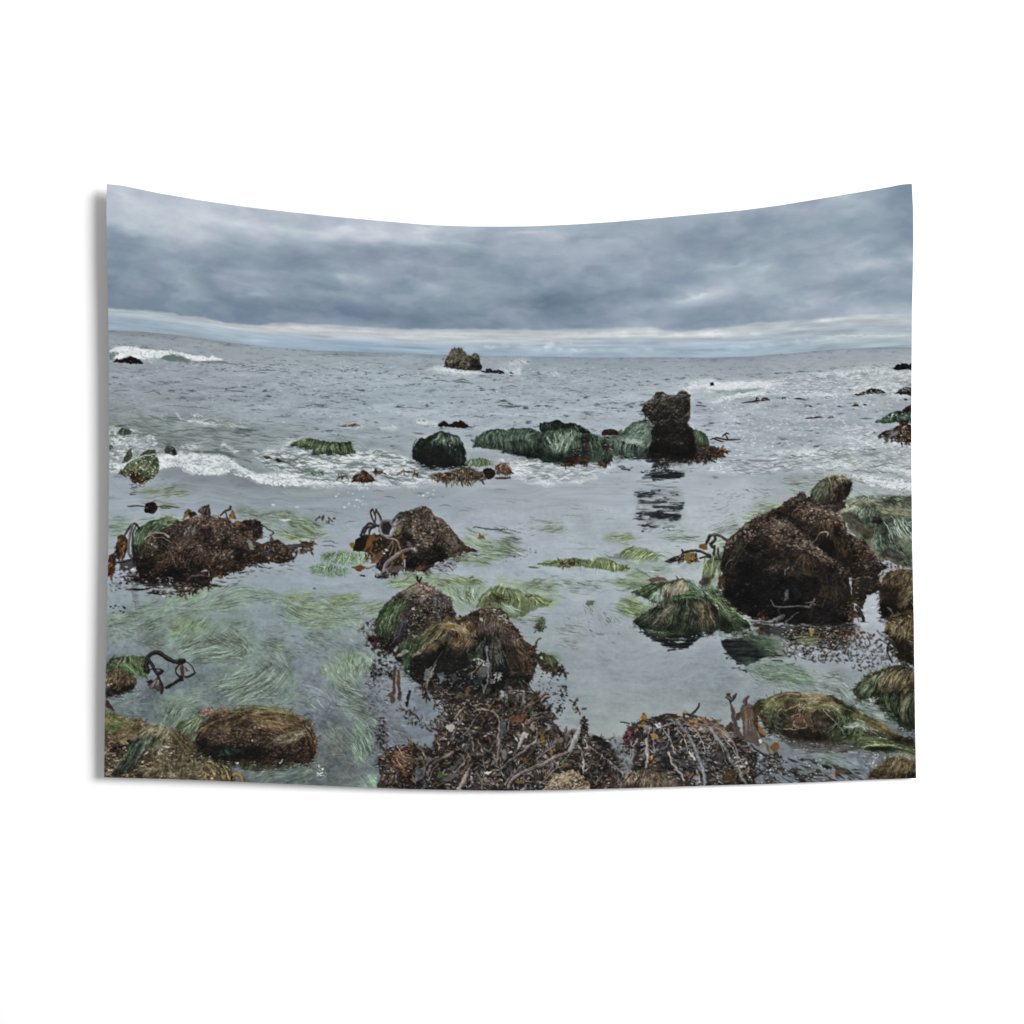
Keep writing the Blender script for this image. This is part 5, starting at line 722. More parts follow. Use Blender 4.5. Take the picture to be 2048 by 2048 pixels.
# ---- sea of the right: grass-hung mound beside the big rock, its reflection
patch(Z('C3',1290,100,1400,130,1560,130,1800,110,1880,110,1810,190,1760,240,1700,270,1600,265,1500,230,1400,180), (40,46,44), .85, 5, 12, 2)
reflect('C3', [(150,1350,1880,24),(190,1400,1800,26),(225,1480,1780,24),(255,1530,1740,16),(275,1540,1700,5)], (36,42,40)); reflect('C3', [(180,1590,1720,5),(200,1590,1700,4),(270,1600,1700,3)], (170,180,186), .7)
patch(Z('C4',100,180,240,160,420,140,560,200,640,330,500,350,400,390,330,430,240,380,160,310,120,240), (38,44,42), .88, 5, 12, 2); reflect('C4', [(200,110,420,22),(240,130,440,22),(290,160,470,22),(330,220,480,18),(370,230,480,14),(400,240,340,8),(340,440,680,12),(380,560,680,8),(405,740,790,4),(310,130,260,5),(350,150,220,4),(440,200,300,4),(470,260,360,3)], (36,42,42))
mat(Z('C4',330,400,500,380,760,410,900,480,960,560,760,610,560,560,420,480), 220, 12, FG+[(92,122,88),(70,98,72)], (122,148,124), .7, a=(.4,.8), ln=(14,34)); mat(Z('C4',440,200,600,160,700,260,690,340,560,330,460,260), 110, 40, [(62,92,64),(90,120,88),(120,146,120)]+FGB, (80,100,80), .7, ln=(10,26))
mat(Z('C4',280,430,500,500,760,600,1100,640,1250,660,900,680,560,620,360,560), 120, 14, FGB+LGT, None, ln=(12,30)); mat(Z('C4',880,480,1160,480,1300,640,1200,700,960,620), 160, 18, LGT+FGB, (156,166,164), .4, ln=(8,22)); mat(Z('C4',1130,640,1330,640,1560,860,1700,940,1560,930,1340,780), 110, 38, FGB+LGT, (140,152,150), .4)
mat(Z('B3',990,920,1200,930,1360,945,1340,1000,1150,990,1080,960), 120, 8, FGY+[(64,90,56)], (98,122,86), .75, a=(.4,.85), ln=(14,34)); patch(Z('B3',1360,920,1400,895,1480,890,1560,925,1400,942), (110,78,62), .9, 2, 5)
mat(Z('B3',1110,1110,1180,1105,1300,1140,1280,1160,1130,1140), 60, 12, FGY, (88,112,62), .85, a=(.5,.9)); mat(Z('B3',1090,1170,1250,1180,1380,1180,1360,1230,1240,1250,1140,1210), 130, 14, FGY+[(96,138,62)], (96,128,66), .85, a=(.5,.9), ln=(16,36)); mat(Z('B3',980,1165,1110,1170,1110,1190,1000,1185), 20, 4, FG, None)
STR = [(128,120,100),(158,148,126),(98,92,76),(72,70,60),(178,170,150)]
g1 = Z('B3',1200,1040,1290,995,1370,960,1470,945,1580,925,1680,905,1760,930,1800,960,1860,985,1932,1040,'B4',60,1070,100,1150,0,1180,'B3',1860,1110,1700,1100,1560,1120,1440,1140,1380,1110,1280,1070)
patch(g1, (66,80,60), 1, 1.8, 6); REG['grassA'] = g1
comb([Z('B3',1480,945,1340,990,1210,1042), Z('B3',1560,930,1440,1010,1290,1075), Z('B3',1600,930,1480,1010,1340,1090)], 190, [(82,104,66),(58,76,48),(110,128,88),(40,54,40)], (.7,1.5), (.5,.9), 3)
comb([Z('B3',1460,1000,1400,1050,1340,1100), Z('B3',1480,1000,1440,1070,1420,1140), Z('B3',1500,1000,1500,1070,1490,1130)], 100, [(120,140,124),(96,118,98),(150,166,152),(70,92,72)], (.7,1.4), (.45,.85), 3)
comb([Z('B3',1500,980,1490,1110), Z('B3',1620,920,1520,1020,1510,1120), Z('B3',1690,910,1620,1010,1580,1115), Z('B3',1740,930,1740,1020,1700,1090)], 240, STR, (.7,1.4), (.45,.85), 3)
comb([Z('B3',1750,930,1830,990,1932,1060), Z('B3',1700,915,1800,1020,1920,1100), Z('B4',0,1040,100,1140)], 140, [(92,118,90),(66,90,66),(124,144,120),(44,60,48)], (.7,1.5), (.45,.9), 3); comb([Z('B3',1560,1100,1700,1060,1760,1035,1840,1050,1880,1090), Z('B3',1580,1120,1720,1090,1860,1110)], 110, [(74,110,62),(54,80,50),(104,132,88)], (.7,1.5), (.5,.9), 3)
mat(Z('B4',0,790,60,760,110,740,140,800,60,940,20,1060,0,1060), 120, 110, [(92,122,70),(66,92,56),(120,146,96),(50,66,48)], (74,98,64), .85, a=(.5,.9), ln=(14,34))
rg = Z('B3',1860,890,1870,800,1890,760,1932,730,'B4',30,800,60,900,30,1000,0,1060,'B3',1880,940); patch(rg, (74,92,58), .9, 2, 6); comb([Z('B3',1920,735,1870,800,1870,890), Z('B4',30,800,0,900,-20,960), Z('B4',90,800,60,900,20,1000)], 100, FGY+[(60,80,46)], (.7,1.5), (.5,.9), 3); patch(Z('B3',1820,950,1860,910,1932,890,'B4',40,930,20,985,'B3',1900,985), (74,58,54), .85, 2.5, 6)
g2 = Z('B3',1222,1300,1280,1270,1340,1220,1400,1180,1480,1140,1570,1115,1680,1098,1800,1102,1880,1090,'B4',30,1110,110,1160,190,1220,280,1290,330,1370,380,1450,330,1480,200,1490,100,1480,'B3',1932,1420,1860,1390,1780,1420,1700,1440,1560,1430,1440,1400,1340,1390,1290,1350)
patch(g2, (48,56,46), 1, 1.8, 6); REG['grassB'] = g2
comb([Z('B3',1480,1140,1360,1220,1225,1300), Z('B3',1540,1125,1420,1230,1290,1350), Z('B3',1600,1110,1520,1240,1400,1390), Z('B3',1660,1100,1620,1250,1540,1420)], 420, [(66,82,60),(44,54,44),(94,110,84),(34,40,36),(116,128,104),(84,80,66)], (.8,1.6), (.45,.9), 4, (0,.5), (.45,1), fade=.3)
comb([Z('B3',1580,1115,1480,1220,1380,1330), Z('B3',1640,1105,1560,1230,1490,1370)], 90, STR+[(140,152,130)], (.7,1.3), (.35,.75), 4, (0,.7), (.3,1))
comb([Z('B3',1680,1100,1690,1250,1620,1430), Z('B3',1760,1102,1760,1240,1700,1420), Z('B3',1800,1110,1830,1240,1800,1400)], 300, [(86,98,76),(56,64,52),(120,122,100),(40,44,40),(62,84,56)], (.8,1.6), (.45,.9), 4, (0,.5), (.45,1), fade=.25)
comb([Z('B3',1790,1120,1840,1260,1820,1390), Z('B3',1850,1110,1910,1250,1932,1380), Z('B4',-40,1180,10,1320,60,1460)], 260, [(116,96,74),(88,72,56),(142,122,98),(60,52,44),(96,104,72)], (.8,1.5), (.45,.9), 4, (0,.5), (.4,1))
comb([Z('B4',-60,1120,60,1230,200,1420,260,1480), Z('B4',20,1110,140,1230,300,1430), Z('B4',100,1150,230,1270,360,1440)], 330, [(86,118,66),(60,84,52),(120,146,92),(44,58,44),(150,170,122)], (.8,1.6), (.5,.92), 4, (0,.5), (.4,1)); comb([Z('B3',1300,1360,1420,1410,1560,1430), Z('B3',1340,1390,1500,1440,1700,1440)], 70, [(62,84,56),(90,112,82),(40,52,42)], (.8,1.5), (.5,.85), 4)
mat(Z('B4',60,1480,260,1470,420,1490,560,1530,600,1600,420,1600,300,1540,120,1510), 160, 20, [(84,112,78),(60,84,62),(116,140,112),(50,62,54)], (80,100,78), .7, a=(.4,.85), ln=(14,30)); patch(Z('B4',-20,1500,90,1510,60,1520,-40,1512), (128,118,106), .7, 1, 5)
# reeds and kelp left of the rock
patch(Z('B3',1490,750,1560,720,1640,690,1690,670,1700,700,1680,740,1560,765), (62,56,50), .9, 3, 6); patch(Z('B3',1690,700,1720,670,1780,665,1815,720,1800,755,1740,760,1705,740), (126,92,44), .95, 1.8, 5); patch(Z('B3',1815,605,1850,585,1900,585,1910,640,1870,645), (120,88,44), .95, 1.8, 5); scatter(Z('B3',1490,750,1640,690,1800,680,1790,760,1600,770), 26, [(112,82,44),(66,56,46),(90,76,60)], (6,12), (2,3.6), lambda x, y: RNG.normal(-25, 20), (204,206,208), .5)
for q_, w_ in (([(1680,640),(1690,665),(1720,655),(1780,645),(1840,650),(1932,690)],4), ([(1900,580),(1920,530),(1932,505)],4.5), ([(1840,715),(1900,700),(1932,705)],3)): tube(Z('B3', *np.ravel(q_)), w_, (56,50,48), (120,116,112), 12)
for q_, w_ in (([(0,605),(40,592),(100,605),(150,640),(165,650)],4.4), ([(45,600),(40,640),(15,670)],5), ([(10,690),(40,720),(35,770)],4), ([(160,660),(120,710)],3), ([(0,680),(20,710),(40,700)],4), ([(70,720),(75,780),(85,815)],2.4), ([(40,815),(130,830)],2)): tube(Z('B4', *np.ravel(q_)), w_, (54,48,46), (120,114,108), 12)
mat(Z('B4',40,640,100,640,90,680,50,670), 20, 10, FGY, (120,140,96), .6); mat(Z('B4',430,330,640,320,620,350,500,350), 40, 0, FGY, (136,152,128), .6); mat(Z('B4',320,405,460,400,440,420,330,415), 30, 0, FGY, None); mat(Z('B4',300,460,400,460,380,480,310,475), 20, 0, FGY, None)
floatgrass(Z('B4',0,200,500,150,600,300,300,420,0,560), 110, -8, FGB, (5,16), a=(.3,.6)); mat(Z('B4',0,540,250,520,280,600,60,600), 60, -10, FGB, (140,150,146), .4)
# stony grass ledge, far right
mat(Z('B4',640,90,1000,60,1100,60,900,190,740,170), 90, 14, FGB+LGT, (140,150,140), .5, ln=(10,24)); mat(Z('B4',1290,200,1600,190,1852,220,1852,260,1500,260), 60, 8, LGT+FGB, None)
bank = Z('B4',1160,420,1230,300,1290,260,1400,230,1560,250,1700,250,1852,240,1866,900,1800,880,1700,860,1500,800,1400,700,1330,600,1250,480); patch(bank, (86,98,76), .97, 4, 9); REG['bank'] = bank
HAY = [(136,130,104),(104,104,80),(164,158,132),(76,82,62),(118,124,92)]; PAL = [(128,146,132),(104,124,108),(158,172,160),(76,96,80),(60,74,62)]
comb([Z('B4',1180,400,1240,300,1300,270), Z('B4',1240,400,1330,300,1440,250), Z('B4',1330,350,1440,290,1600,260)], 170, HAY+PAL[:3], (.7,1.4), (.45,.85), 4)
floatgrass(Z('B4',1260,250,1852,230,1852,420,1600,400,1330,340), 300, 6, HAY+PAL, (10,26), (.7,1.4), (.45,.85), wob=.7)
patch(Z('B4',1330,400,1400,330,1520,330,1580,390,1560,460,1450,500,1380,490), (52,64,52), .9, 3, 6); comb([Z('B4',1400,325,1350,400,1390,490), Z('B4',1470,320,1450,400,1470,500), Z('B4',1560,340,1560,420,1540,490)], 150, [(76,96,72),(52,66,52),(104,122,98),(150,162,144)], (.7,1.4), (.45,.85), 3, fade=.3)
comb([Z('B4',1160,420,1220,395,1290,400), Z('B4',1250,480,1330,480,1400,560), Z('B4',1300,560,1370,560,1400,640)], 130, HAY, (.7,1.4), (.45,.85), 4); comb([Z('B4',1520,330,1640,350,1800,360), Z('B4',1580,400,1680,390,1852,420)], 110, HAY, (.7,1.4), (.45,.85), 4)
patch(Z('B4',1180,410,1290,370,1420,500,1490,630,1420,630,1290,510), (52,48,40), .7, 5, 9, 4); patch(Z('B4',1560,470,1640,520,1740,660,1860,840,1740,800,1600,640), (50,58,50), .5, 6, 10, 5); patch(Z('B4',1300,300,1500,310,1600,330,1400,345), (62,64,52), .6, 4, 8, 3); patch(Z('B4',1500,440,1560,410,1600,460,1560,490,1480,500), (50,46,42), .85, 3, 6); patch(Z('B4',1400,560,1460,510,1520,520,1500,620,1440,640), (72,64,54), .7, 4, 7)
comb([Z('B4',1600,430,1650,560,1700,680), Z('B4',1700,440,1780,540,1866,640), Z('B4',1800,440,1852,480,1866,520)], 240, PAL+[(186,196,186)], (.7,1.4), (.45,.88), 4, (0,.5), (.4,1)); comb([Z('B4',1540,520,1500,640,1560,760), Z('B4',1600,560,1640,700,1720,840), Z('B4',1660,600,1760,760,1860,890)], 320, [(70,90,70),(48,62,52),(104,122,100),(40,48,42),(140,154,134)], (.7,1.5), (.45,.88), 4, (0,.5), (.4,1), fade=.3)
patch(Z('B4',1620,720,1740,740,1800,830,1700,850,1560,790), (44,46,42), .6, 5, 9, 4); dots(Z('B4',1560,800,1850,840,1866,910,1640,900), 80, [(76,52,48),(54,44,42),(104,84,72)], (.8,1.8)); tube(Z('B4',1600,815,1680,850,1740,880), 1.8, (100,92,84), None)
hd = Z('B4',890,300,900,240,950,170,1010,100,1070,70,1140,48,1200,40,1250,70,1310,110,1300,160,1270,230,1240,270,1200,300,1100,320,980,320)
patch(hd, (54,52,44), 1, 2, 6); REG['headR'] = hd
comb([Z('B4',1060,80,940,190,895,280), Z('B4',1090,70,1000,190,960,310), Z('B4',1120,70,1070,190,1040,310)], 190, [(92,96,74),(64,70,54),(124,122,98),(44,48,40),(70,88,62)], (.7,1.5), (.45,.9), 3)
comb([Z('B4',1100,70,1090,180,1080,310), Z('B4',1160,65,1180,180,1160,300), Z('B4',1220,75,1270,130,1250,240)], 170, [(110,96,72),(74,64,52),(140,126,100),(46,42,38)], (.7,1.5), (.45,.9), 3, fade=.4); comb([Z('B4',1050,90,1080,50,1110,60), Z('B4',1160,80,1190,45,1250,80), Z('B4',1240,80,1290,95,1310,120)], 70, [(150,140,112),(118,120,90),(176,168,144)], (.6,1.2), (.5,.9), 3)
patch(Z('B4',1190,120,1300,130,1290,180,1240,270,1180,290,1140,200), (40,36,32), .7, 4, 7, 4); patch(Z('B4',960,320,1240,290,1260,340,1150,400,1000,370), (48,40,36), .9, 4, 7); dots(Z('B4',960,310,1260,290,1180,390,1020,370), 70, [(72,58,50),(44,36,34),(90,80,66)], (.8,1.8))
# ---- the big weed-covered rock
REFL = Z('B4',480,1390,1300,1400,1400,1230,1440,1150,1560,1130,1600,1350,1560,1500,1400,1560,1250,1540,900,1500,600,1450)
bigw = Z('B4',1300,900,1560,900,1570,1100,1440,1160,1390,1260,1300,1200); patch(bigw, (40,36,32), .96, 4, 8); scatter(bigw, 70, [(80,62,44),(58,48,40),(104,80,48),(44,40,36)], (5,12), (1.6,3.2), ph=.25)
bk = Z('B4',520,400,560,375,610,358,650,335,680,295,715,270,755,255,790,245,800,215,830,205,865,210,890,240,910,290,960,320,1030,350,1100,380,1170,420,1230,470,1260,520,1280,580,1330,610,1400,640,1460,690,1490,730,1530,790,1590,850,1640,900,1580,930,1500,980,1400,1000,1300,1000,1200,930,900,700,700,560,600,470)
REG['bigback'] = bk
rock(bk, [(23,21,20),(42,35,31),(72,58,48),(112,92,76),(158,138,118)], 3.2, 9, 1., 5, (22,8,3), top=.32, dark=[(1655,1085,26,22,.3),(1645,1115,24,26,.3),(1700,1110,20,20,.15),(1640,1050,16,18,.12)], speck=.35, tint=(96,70,56))
dots(Z('B4',900,330,1160,420,1260,520,1000,500,860,420), 260, [(120,100,90),(150,132,122),(84,66,58),(50,40,36)], (.8,1.9), (.4,.85)); dots(Z('B4',1300,600,1480,720,1620,900,1450,930,1330,800), 260, [(110,84,70),(140,116,98),(76,56,48),(46,38,36)], (.8,1.8), (.4,.85))
comb([Z('B4',1000,400,980,520,1000,620), Z('B4',1150,480,1180,640,1200,780), Z('B4',1250,540,1290,700,1280,860)], 130, [(96,74,50),(64,50,40),(120,98,68),(36,32,30)], (.7,1.5), (.4,.8), 5, (0,.6), (.3,1)); comb([Z('B4',1160,640,1150,800,1170,860), Z('B4',1270,680,1260,800,1250,900)], 40, [(110,84,44),(70,54,38)], (.8,1.7), (.4,.8), 3)
fr = Z('B4',110,760,150,680,200,620,260,560,330,500,400,450,470,410,530,390,570,420,620,470,680,505,740,510,800,560,860,610,920,630,980,680,1000,720,1060,760,1110,820,1170,870,1240,920,1270,980,1290,1080,1300,1180,1330,1260,1330,1340,1290,1400,1180,1430,1000,1430,800,1420,640,1400,560,1390,460,1370,370,1350,300,1310,220,1250,150,1190,110,1120,70,1080,80,1000,120,960,100,880)
REG['big'] = fr
rock(fr, [(20,20,21),(33,30,29),(54,46,41),(88,74,64),(132,114,98)], 2.6, 9, 1., 8, (28,9,3.2), top=.48, dark=[(1500,1130,26,50,.30),(1540,1170,60,40,.10),(1560,1200,90,40,.12),(1490,1180,30,30,.15)], speck=.22, tint=(82,64,54))
dots(Z('B4',480,420,560,420,700,520,860,620,1000,720,1200,900,1100,900,900,760,740,700,560,640,420,520), 560, [(112,92,80),(140,122,108),(78,62,54),(48,40,36),(96,76,62)], (.8,1.9), (.35,.85)); dots(Z('B4',730,690,840,610,980,690,1120,840,1000,820,860,720), 190, [(150,132,112),(120,106,80),(90,76,60),(172,156,140)], (.7,1.6), (.4,.85))
dots(Z('B4',330,550,420,550,420,610,300,620), 40, [(130,104,84),(160,136,112)], (.7,1.5)); dots(Z('B4',380,640,720,640,860,900,560,1060,360,900), 190, [(52,52,54),(70,66,62),(40,40,42),(86,80,72)], (.7,1.6), (.3,.7))
dots(Z('B4',200,1050,900,950,1200,1000,1250,1350,700,1350,300,1290), 330, [(40,40,43),(52,50,50),(62,58,56),(30,30,32)], (.8,2.2), (.35,.8)); 
comb([Z('B4',200,640,130,780,90,900), Z('B4',280,600,220,760,150,920), Z('B4',360,640,280,820,180,1000)], 120, [(72,64,54),(52,48,44),(96,84,70),(58,64,46)], (.7,1.4), (.3,.7), 4); comb([Z('B4',100,900,90,1000,70,1090), Z('B4',140,960,120,1040,110,1120)], 40, [(110,86,44),(80,66,40)], (.8,1.8), (.4,.8), 3)
comb([Z('B4',870,740,800,860,740,930), Z('B4',890,740,900,900,920,1080), Z('B4',900,740,960,860,1000,960)], 70, [(84,76,58),(110,98,72),(60,54,46)], (.6,1.2), (.35,.75), 5); comb([Z('B4',1000,930,1010,1080,960,1200), Z('B4',1120,920,1120,1100,1100,1260), Z('B4',1240,930,1260,1100,1290,1290)], 240, [(70,60,46),(50,44,38),(92,80,60),(34,32,30)], (.7,1.4), (.4,.8), 4, (0,.5), (.4,1))
comb([Z('B4',700,500,780,570,860,620), Z('B4',560,410,600,480,640,520), Z('B4',720,480,800,520,900,620)], 50, [(96,84,70),(120,108,90)], (.7,1.3), (.4,.7), 4); patch(Z('B4',790,1010,810,900,850,880,850,960,820,1010), (62,72,74), .55, 3, 6, 2); patch(Z('B4',685,1190,690,1120,720,1100,735,1190), (88,104,98), .7, 2.5, 5); patch(Z('B4',770,1060,800,1030,830,1100,800,1220,770,1180), (46,50,56), .6, 3, 6, 2)
for q_, w_, c_ in (([(560,1200),(590,1240),(640,1255),(740,1258),(860,1262),(920,1270)],3.2,(104,102,104)), ([(640,1320),(630,1280),(680,1262)],2,(76,74,76)), ([(570,1430),(600,1380),(640,1352),(675,1345)],7,(98,94,94)), ([(680,1415),(740,1370),(820,1310)],2.6,(76,76,78)), ([(975,660),(1000,610),(1030,570),(1060,570),(1080,595),(1070,620)],2.6,(146,132,104)), ([(690,970),(690,930),(720,905)],2,(104,96,88)), ([(150,900),(170,860),(215,825)],2.6,(96,90,80)), ([(130,1160),(110,1100),(110,1040)],3,(78,76,70)), ([(130,1180),(190,1230),(260,1290),(340,1330)],2.4,(88,74,66)), ([(760,420),(780,370),(850,380),(860,440)],1.6,(110,96,80)), ([(1300,1110),(1340,1200),(1380,1250)],2,(60,50,42)), ([(1350,1260),(1390,1320),(1415,1385)],4.6,(46,42,42)), ([(1270,920),(1300,960),(1310,1010)],2.2,(70,62,56)), ([(1290,1010),(1400,995),(1480,985)],2.2,(86,74,50)), ([(1290,1300),(1320,1350),(1310,1400)],3,(88,80,78)), ([(930,1260),(970,1190)],3,(120,108,92)), ([(880,1230),(940,1215),(980,1240)],3.4,(96,84,76))): tube(Z('B4', *np.ravel(q_)), w_, c_, tuple(min(220, v+48) for v in c_), 14, .9)
scatter(Z('B4',1250,1150,1310,1150,1360,1340,1300,1400,1230,1360), 46, [(104,70,40),(78,58,40),(124,88,48),(52,44,38)], (6,13), (2,3.8), lambda x, y: RNG.normal(10, 30), ph=.15)
# litter and glints at its foot
patch(Z('B4',400,1400,700,1420,1300,1420,1400,1440,1330,1540,1250,1620,1000,1600,640,1560,440,1480), (46,46,45), .86, 8, 14, 8)
scatter(Z('B4',640,1450,1340,1420,1330,1560,1250,1650,1000,1620,700,1600), 230, [(54,48,42),(78,64,48),(38,36,36),(96,74,46),(84,82,80)], (6,15), (1.5,3.8), lambda x, y: RNG.normal(-4, 24), (184,188,192), .3)
scatter(Z('C4',700,160,1320,100,1330,240,1230,330,1150,390,900,380,700,340,640,240), 190, [(62,54,46),(46,43,42),(86,74,60),(100,88,74)], (7,17), (1.2,2.8), lambda x, y: RNG.normal(-12, 40), (196,200,206), .6); dots(Z('C4',640,90,1300,40,1300,330,760,350), 110, [(206,210,214),(170,176,182),(48,46,48)], (.6,1.5), (.5,.95))
mat(Z('C4',800,180,880,150,960,170,960,200,840,215), 50, -8, [(110,124,66),(86,100,54),(136,146,92)], (104,116,66), .8); patch(Z('C4',918,90,935,70,965,90,960,120,930,140), (138,112,52), .95, 1.5, 5); patch(Z('C4',670,220,700,215,730,235,690,245), (124,96,58), .8, 1.5, 5)
for q_ in ([(440,1320),(470,1310),(500,1330),(560,1370),(540,1400),(500,1390)], [(430,1450),(460,1400),(500,1390),(530,1450),(520,1500)]): scatter(Z('B4', *np.ravel(q_)), 9, [(96,62,42),(74,52,40),(120,78,48)], (7,13), (2.4,4), ph=.15)
patch(Z('B4',480,1390,590,1375,585,1440,500,1420), (150,150,150), .6, 2, 5); patch(Z('B4',380,1455,450,1440,460,1465), (176,172,170), .6, 1.5, 5)
WTR = (182,188,198)
patch(Z('B4',1400,1270,1440,1190,1480,1150,1550,1150,1562,1250,1580,1340,1610,1420,1600,1480,1500,1460,1380,1440,1400,1380), WTR, .85, 3, 7, 2); floatgrass(Z('B4',1380,1240,1560,1160,1580,1340,1400,1420), 26, 4, [(150,156,166),(196,202,210)], (10,24)); scatter(Z('B4',1330,1260,1410,1200,1420,1300,1360,1400), 14, [(60,48,40),(84,66,48)], (5,10), (1.6,3), ph=.2); tube(Z('B4',1350,1255,1390,1320,1415,1385), 4.6, (44,40,42), (90,86,88), 10); stroke(Z('B4',1390,1395,1475,1405), 2.4, (70,64,62))
patch(Z('C4',1330,60,1600,20,1640,160,1680,360,1560,420,1400,480,1250,460,1180,380,1260,260), (162,168,178), .7, 8, 14, 8)
scatter(Z('C4',1160,90,1240,80,1480,110,1500,160,1400,170,1200,150), 40, [(110,72,46),(78,56,44),(134,92,56)], (5,11), (2,3.8), ph=.2); scatter(Z('C4',1240,160,1640,180,1700,360,1560,420,1400,480,1260,420,1200,330), 200, [(72,68,70),(96,92,92),(56,52,54),(128,126,126)], (4,11), (1,2.4), lambda x, y: RNG.normal(-20, 60), (204,208,212), .5)
# hay-coloured mounds on the right edge
def mound(P, base, G, n, cols, seed=1, dark=None, **k):
    rock(P, base, 2.4, 8, 1.2, seed, (22,8,3), top=.3, speck=.12)
    comb(G, n, cols, (.7,1.5), (.45,.9), 4, (0,.55), (.35,1), **k)
    if dark is not None: patch(dark, (34,30,26), .6, 5, 9, 6)
HAYB = [(118,98,66),(90,74,50),(146,126,92),(62,52,38),(78,70,42),(166,148,116)]
BS = [(28,25,22),(52,44,34),(84,70,50),(120,102,74),(150,132,102)]
m1 = Z('B4',1560,1090,1590,1000,1640,940,1720,920,1866,910,1872,1290,1760,1340,1650,1370,1590,1360,1570,1240)
REG['hayA'] = m1
mound(m1, BS, [Z('B4',1700,925,1620,1020,1570,1130), Z('B4',1800,915,1740,1040,1680,1180), Z('B4',1866,930,1840,1080,1780,1220)], 330, HAYB, 3, Z('B4',1590,1080,1760,1080,1740,1200,1600,1260)); comb([Z('B4',1866,1000,1800,1090,1740,1170), Z('B4',1868,1100,1820,1160,1760,1230), Z('B4',1870,1180,1800,1240,1720,1290)], 130, HAYB+[(176,160,130)], (.7,1.4), (.45,.9), 4); patch(Z('B4',1570,1240,1700,1220,1760,1320,1650,1370,1590,1350), (36,31,28), .7, 4, 8, 4); tube(Z('B4',1640,1270,1680,1310,1700,1335), 1.8, (120,112,104), None)
m2 = Z('C4',1610,90,1640,0,'B4',1640,1370,1700,1330,1780,1310,1872,1285,1880,1400,'C4',1880,430,1800,390,1740,380,1700,300,1660,200)
REG['hayB'] = m2
mound(m2, BS, [Z('B4',1700,1330,1640,1400,1620,1480), Z('B4',1800,1300,1740,1440,1680,1560), Z('B4',1870,1300,1840,1460,1800,1640)], 300, HAYB, 6, Z('C4',1690,190,1790,160,1880,250,1880,420,1760,370,1700,290)); scatter(Z('C4',1620,30,1700,180,1720,330,1680,330,1640,200), 40, [(56,48,44),(80,70,60)], (4,9), (1.4,2.6), ph=.2); tube(Z('C4',1720,150,1660,200,1640,250,1650,330,1680,390), 2.4, (50,46,46), None, 12); tube(Z('C4',1540,100,1600,150,1670,190), 2, (110,108,112), None); tube(Z('C4',1560,170,1620,210), 2, (70,66,68), None)
m3 = Z('C4',1330,640,1360,590,1410,560,1440,520,1520,480,1600,450,1680,430,1760,410,1830,420,1882,430,1896,1010,1830,1020,1760,980,1680,900,1600,820,1540,770,1520,720,1450,720,1400,730,1350,710)
REG['grassC'] = m3; patch(m3, (62,64,48), 1, 2.4, 7)
comb([Z('C4',1500,490,1420,560,1345,660), Z('C4',1560,470,1480,580,1400,720), Z('C4',1640,460,1560,580,1460,720)], 260, [(98,116,74),(74,92,58),(132,146,106),(150,160,134),(60,76,50)], (.7,1.5), (.45,.9), 4)
comb([Z('C4',1640,450,1560,580,1540,720), Z('C4',1740,430,1640,560,1600,800), Z('C4',1882,440,1760,560,1680,700), Z('C4',1888,500,1840,640,1760,780)], 320, HAYB+[(176,160,128),(104,110,72)], (.7,1.5), (.45,.9), 4, (0,.55), (.35,.9))
comb([Z('C4',1560,660,1560,760,1660,900), Z('C4',1660,640,1640,780,1740,980), Z('C4',1760,660,1740,820,1800,1000), Z('C4',1888,700,1850,850,1894,1010)], 420, [(60,84,52),(44,60,42),(90,112,72),(36,44,36),(116,130,92)], (.8,1.6), (.45,.9), 4, (0,.5), (.4,1), fade=.35); comb([Z('C4',1890,660,1800,700,1750,800,1760,920), Z('C4',1890,700,1830,760,1790,860,1800,960)], 60, [(150,140,110),(120,124,88)], (.7,1.3), (.5,.85), 3)
dots(Z('C4',1400,520,1500,480,1600,460,1520,520,1420,570), 60, [(84,80,56),(60,58,44)], (.8,1.8)); dots(Z('C4',1430,700,1560,720,1540,780,1450,740), 50, [(206,210,212),(90,92,84),(150,156,156)], (.7,1.6))
m4 = Z('C4',1462,1450,1490,1410,1520,1380,1570,1330,1640,1275,1700,1260,1780,1265,1903,1285,1910,1475,1460,1475)
mat(Z('C4',1330,1100,1560,1060,1896,1160,1902,1300,1700,1260,1500,1240,1400,1190), 120, 16, FG+FGB, (96,108,92), .7, ln=(14,34))
g5 = Z('C4',1040,1140,1150,1100,1300,1110,1400,1060,1560,1060,1700,1100,1896,1180,1899,1260,1800,1230,1640,1230,1500,1210,1380,1190,1300,1140,1160,1150); patch(g5, (60,78,50), .95, 3, 8)
comb([Z('C4',1320,1120,1480,1070,1640,1110,1896,1190), Z('C4',1380,1160,1520,1110,1700,1150,1898,1230), Z('C4',1400,1190,1560,1190,1740,1210,1898,1255)], 260, [(96,126,62),(66,92,50),(130,154,96),(50,66,44),(150,166,120),(118,104,62)], (.8,1.7), (.5,.92), 4, (0,.6), (.4,1)); comb([Z('C4',1420,1180,1600,1170,1800,1200,1896,1230), Z('C4',1440,1200,1620,1200,1780,1220)], 50, [(34,40,34),(46,54,42)], (.9,1.8), (.5,.85), 3)
REG['hayC'] = m4; mound(m4, BS, [Z('C4',1640,1275,1560,1350,1470,1440), Z('C4',1760,1270,1720,1360,1680,1470), Z('C4',1900,1290,1860,1380,1830,1475)], 300, HAYB+[(112,92,48)], 9)
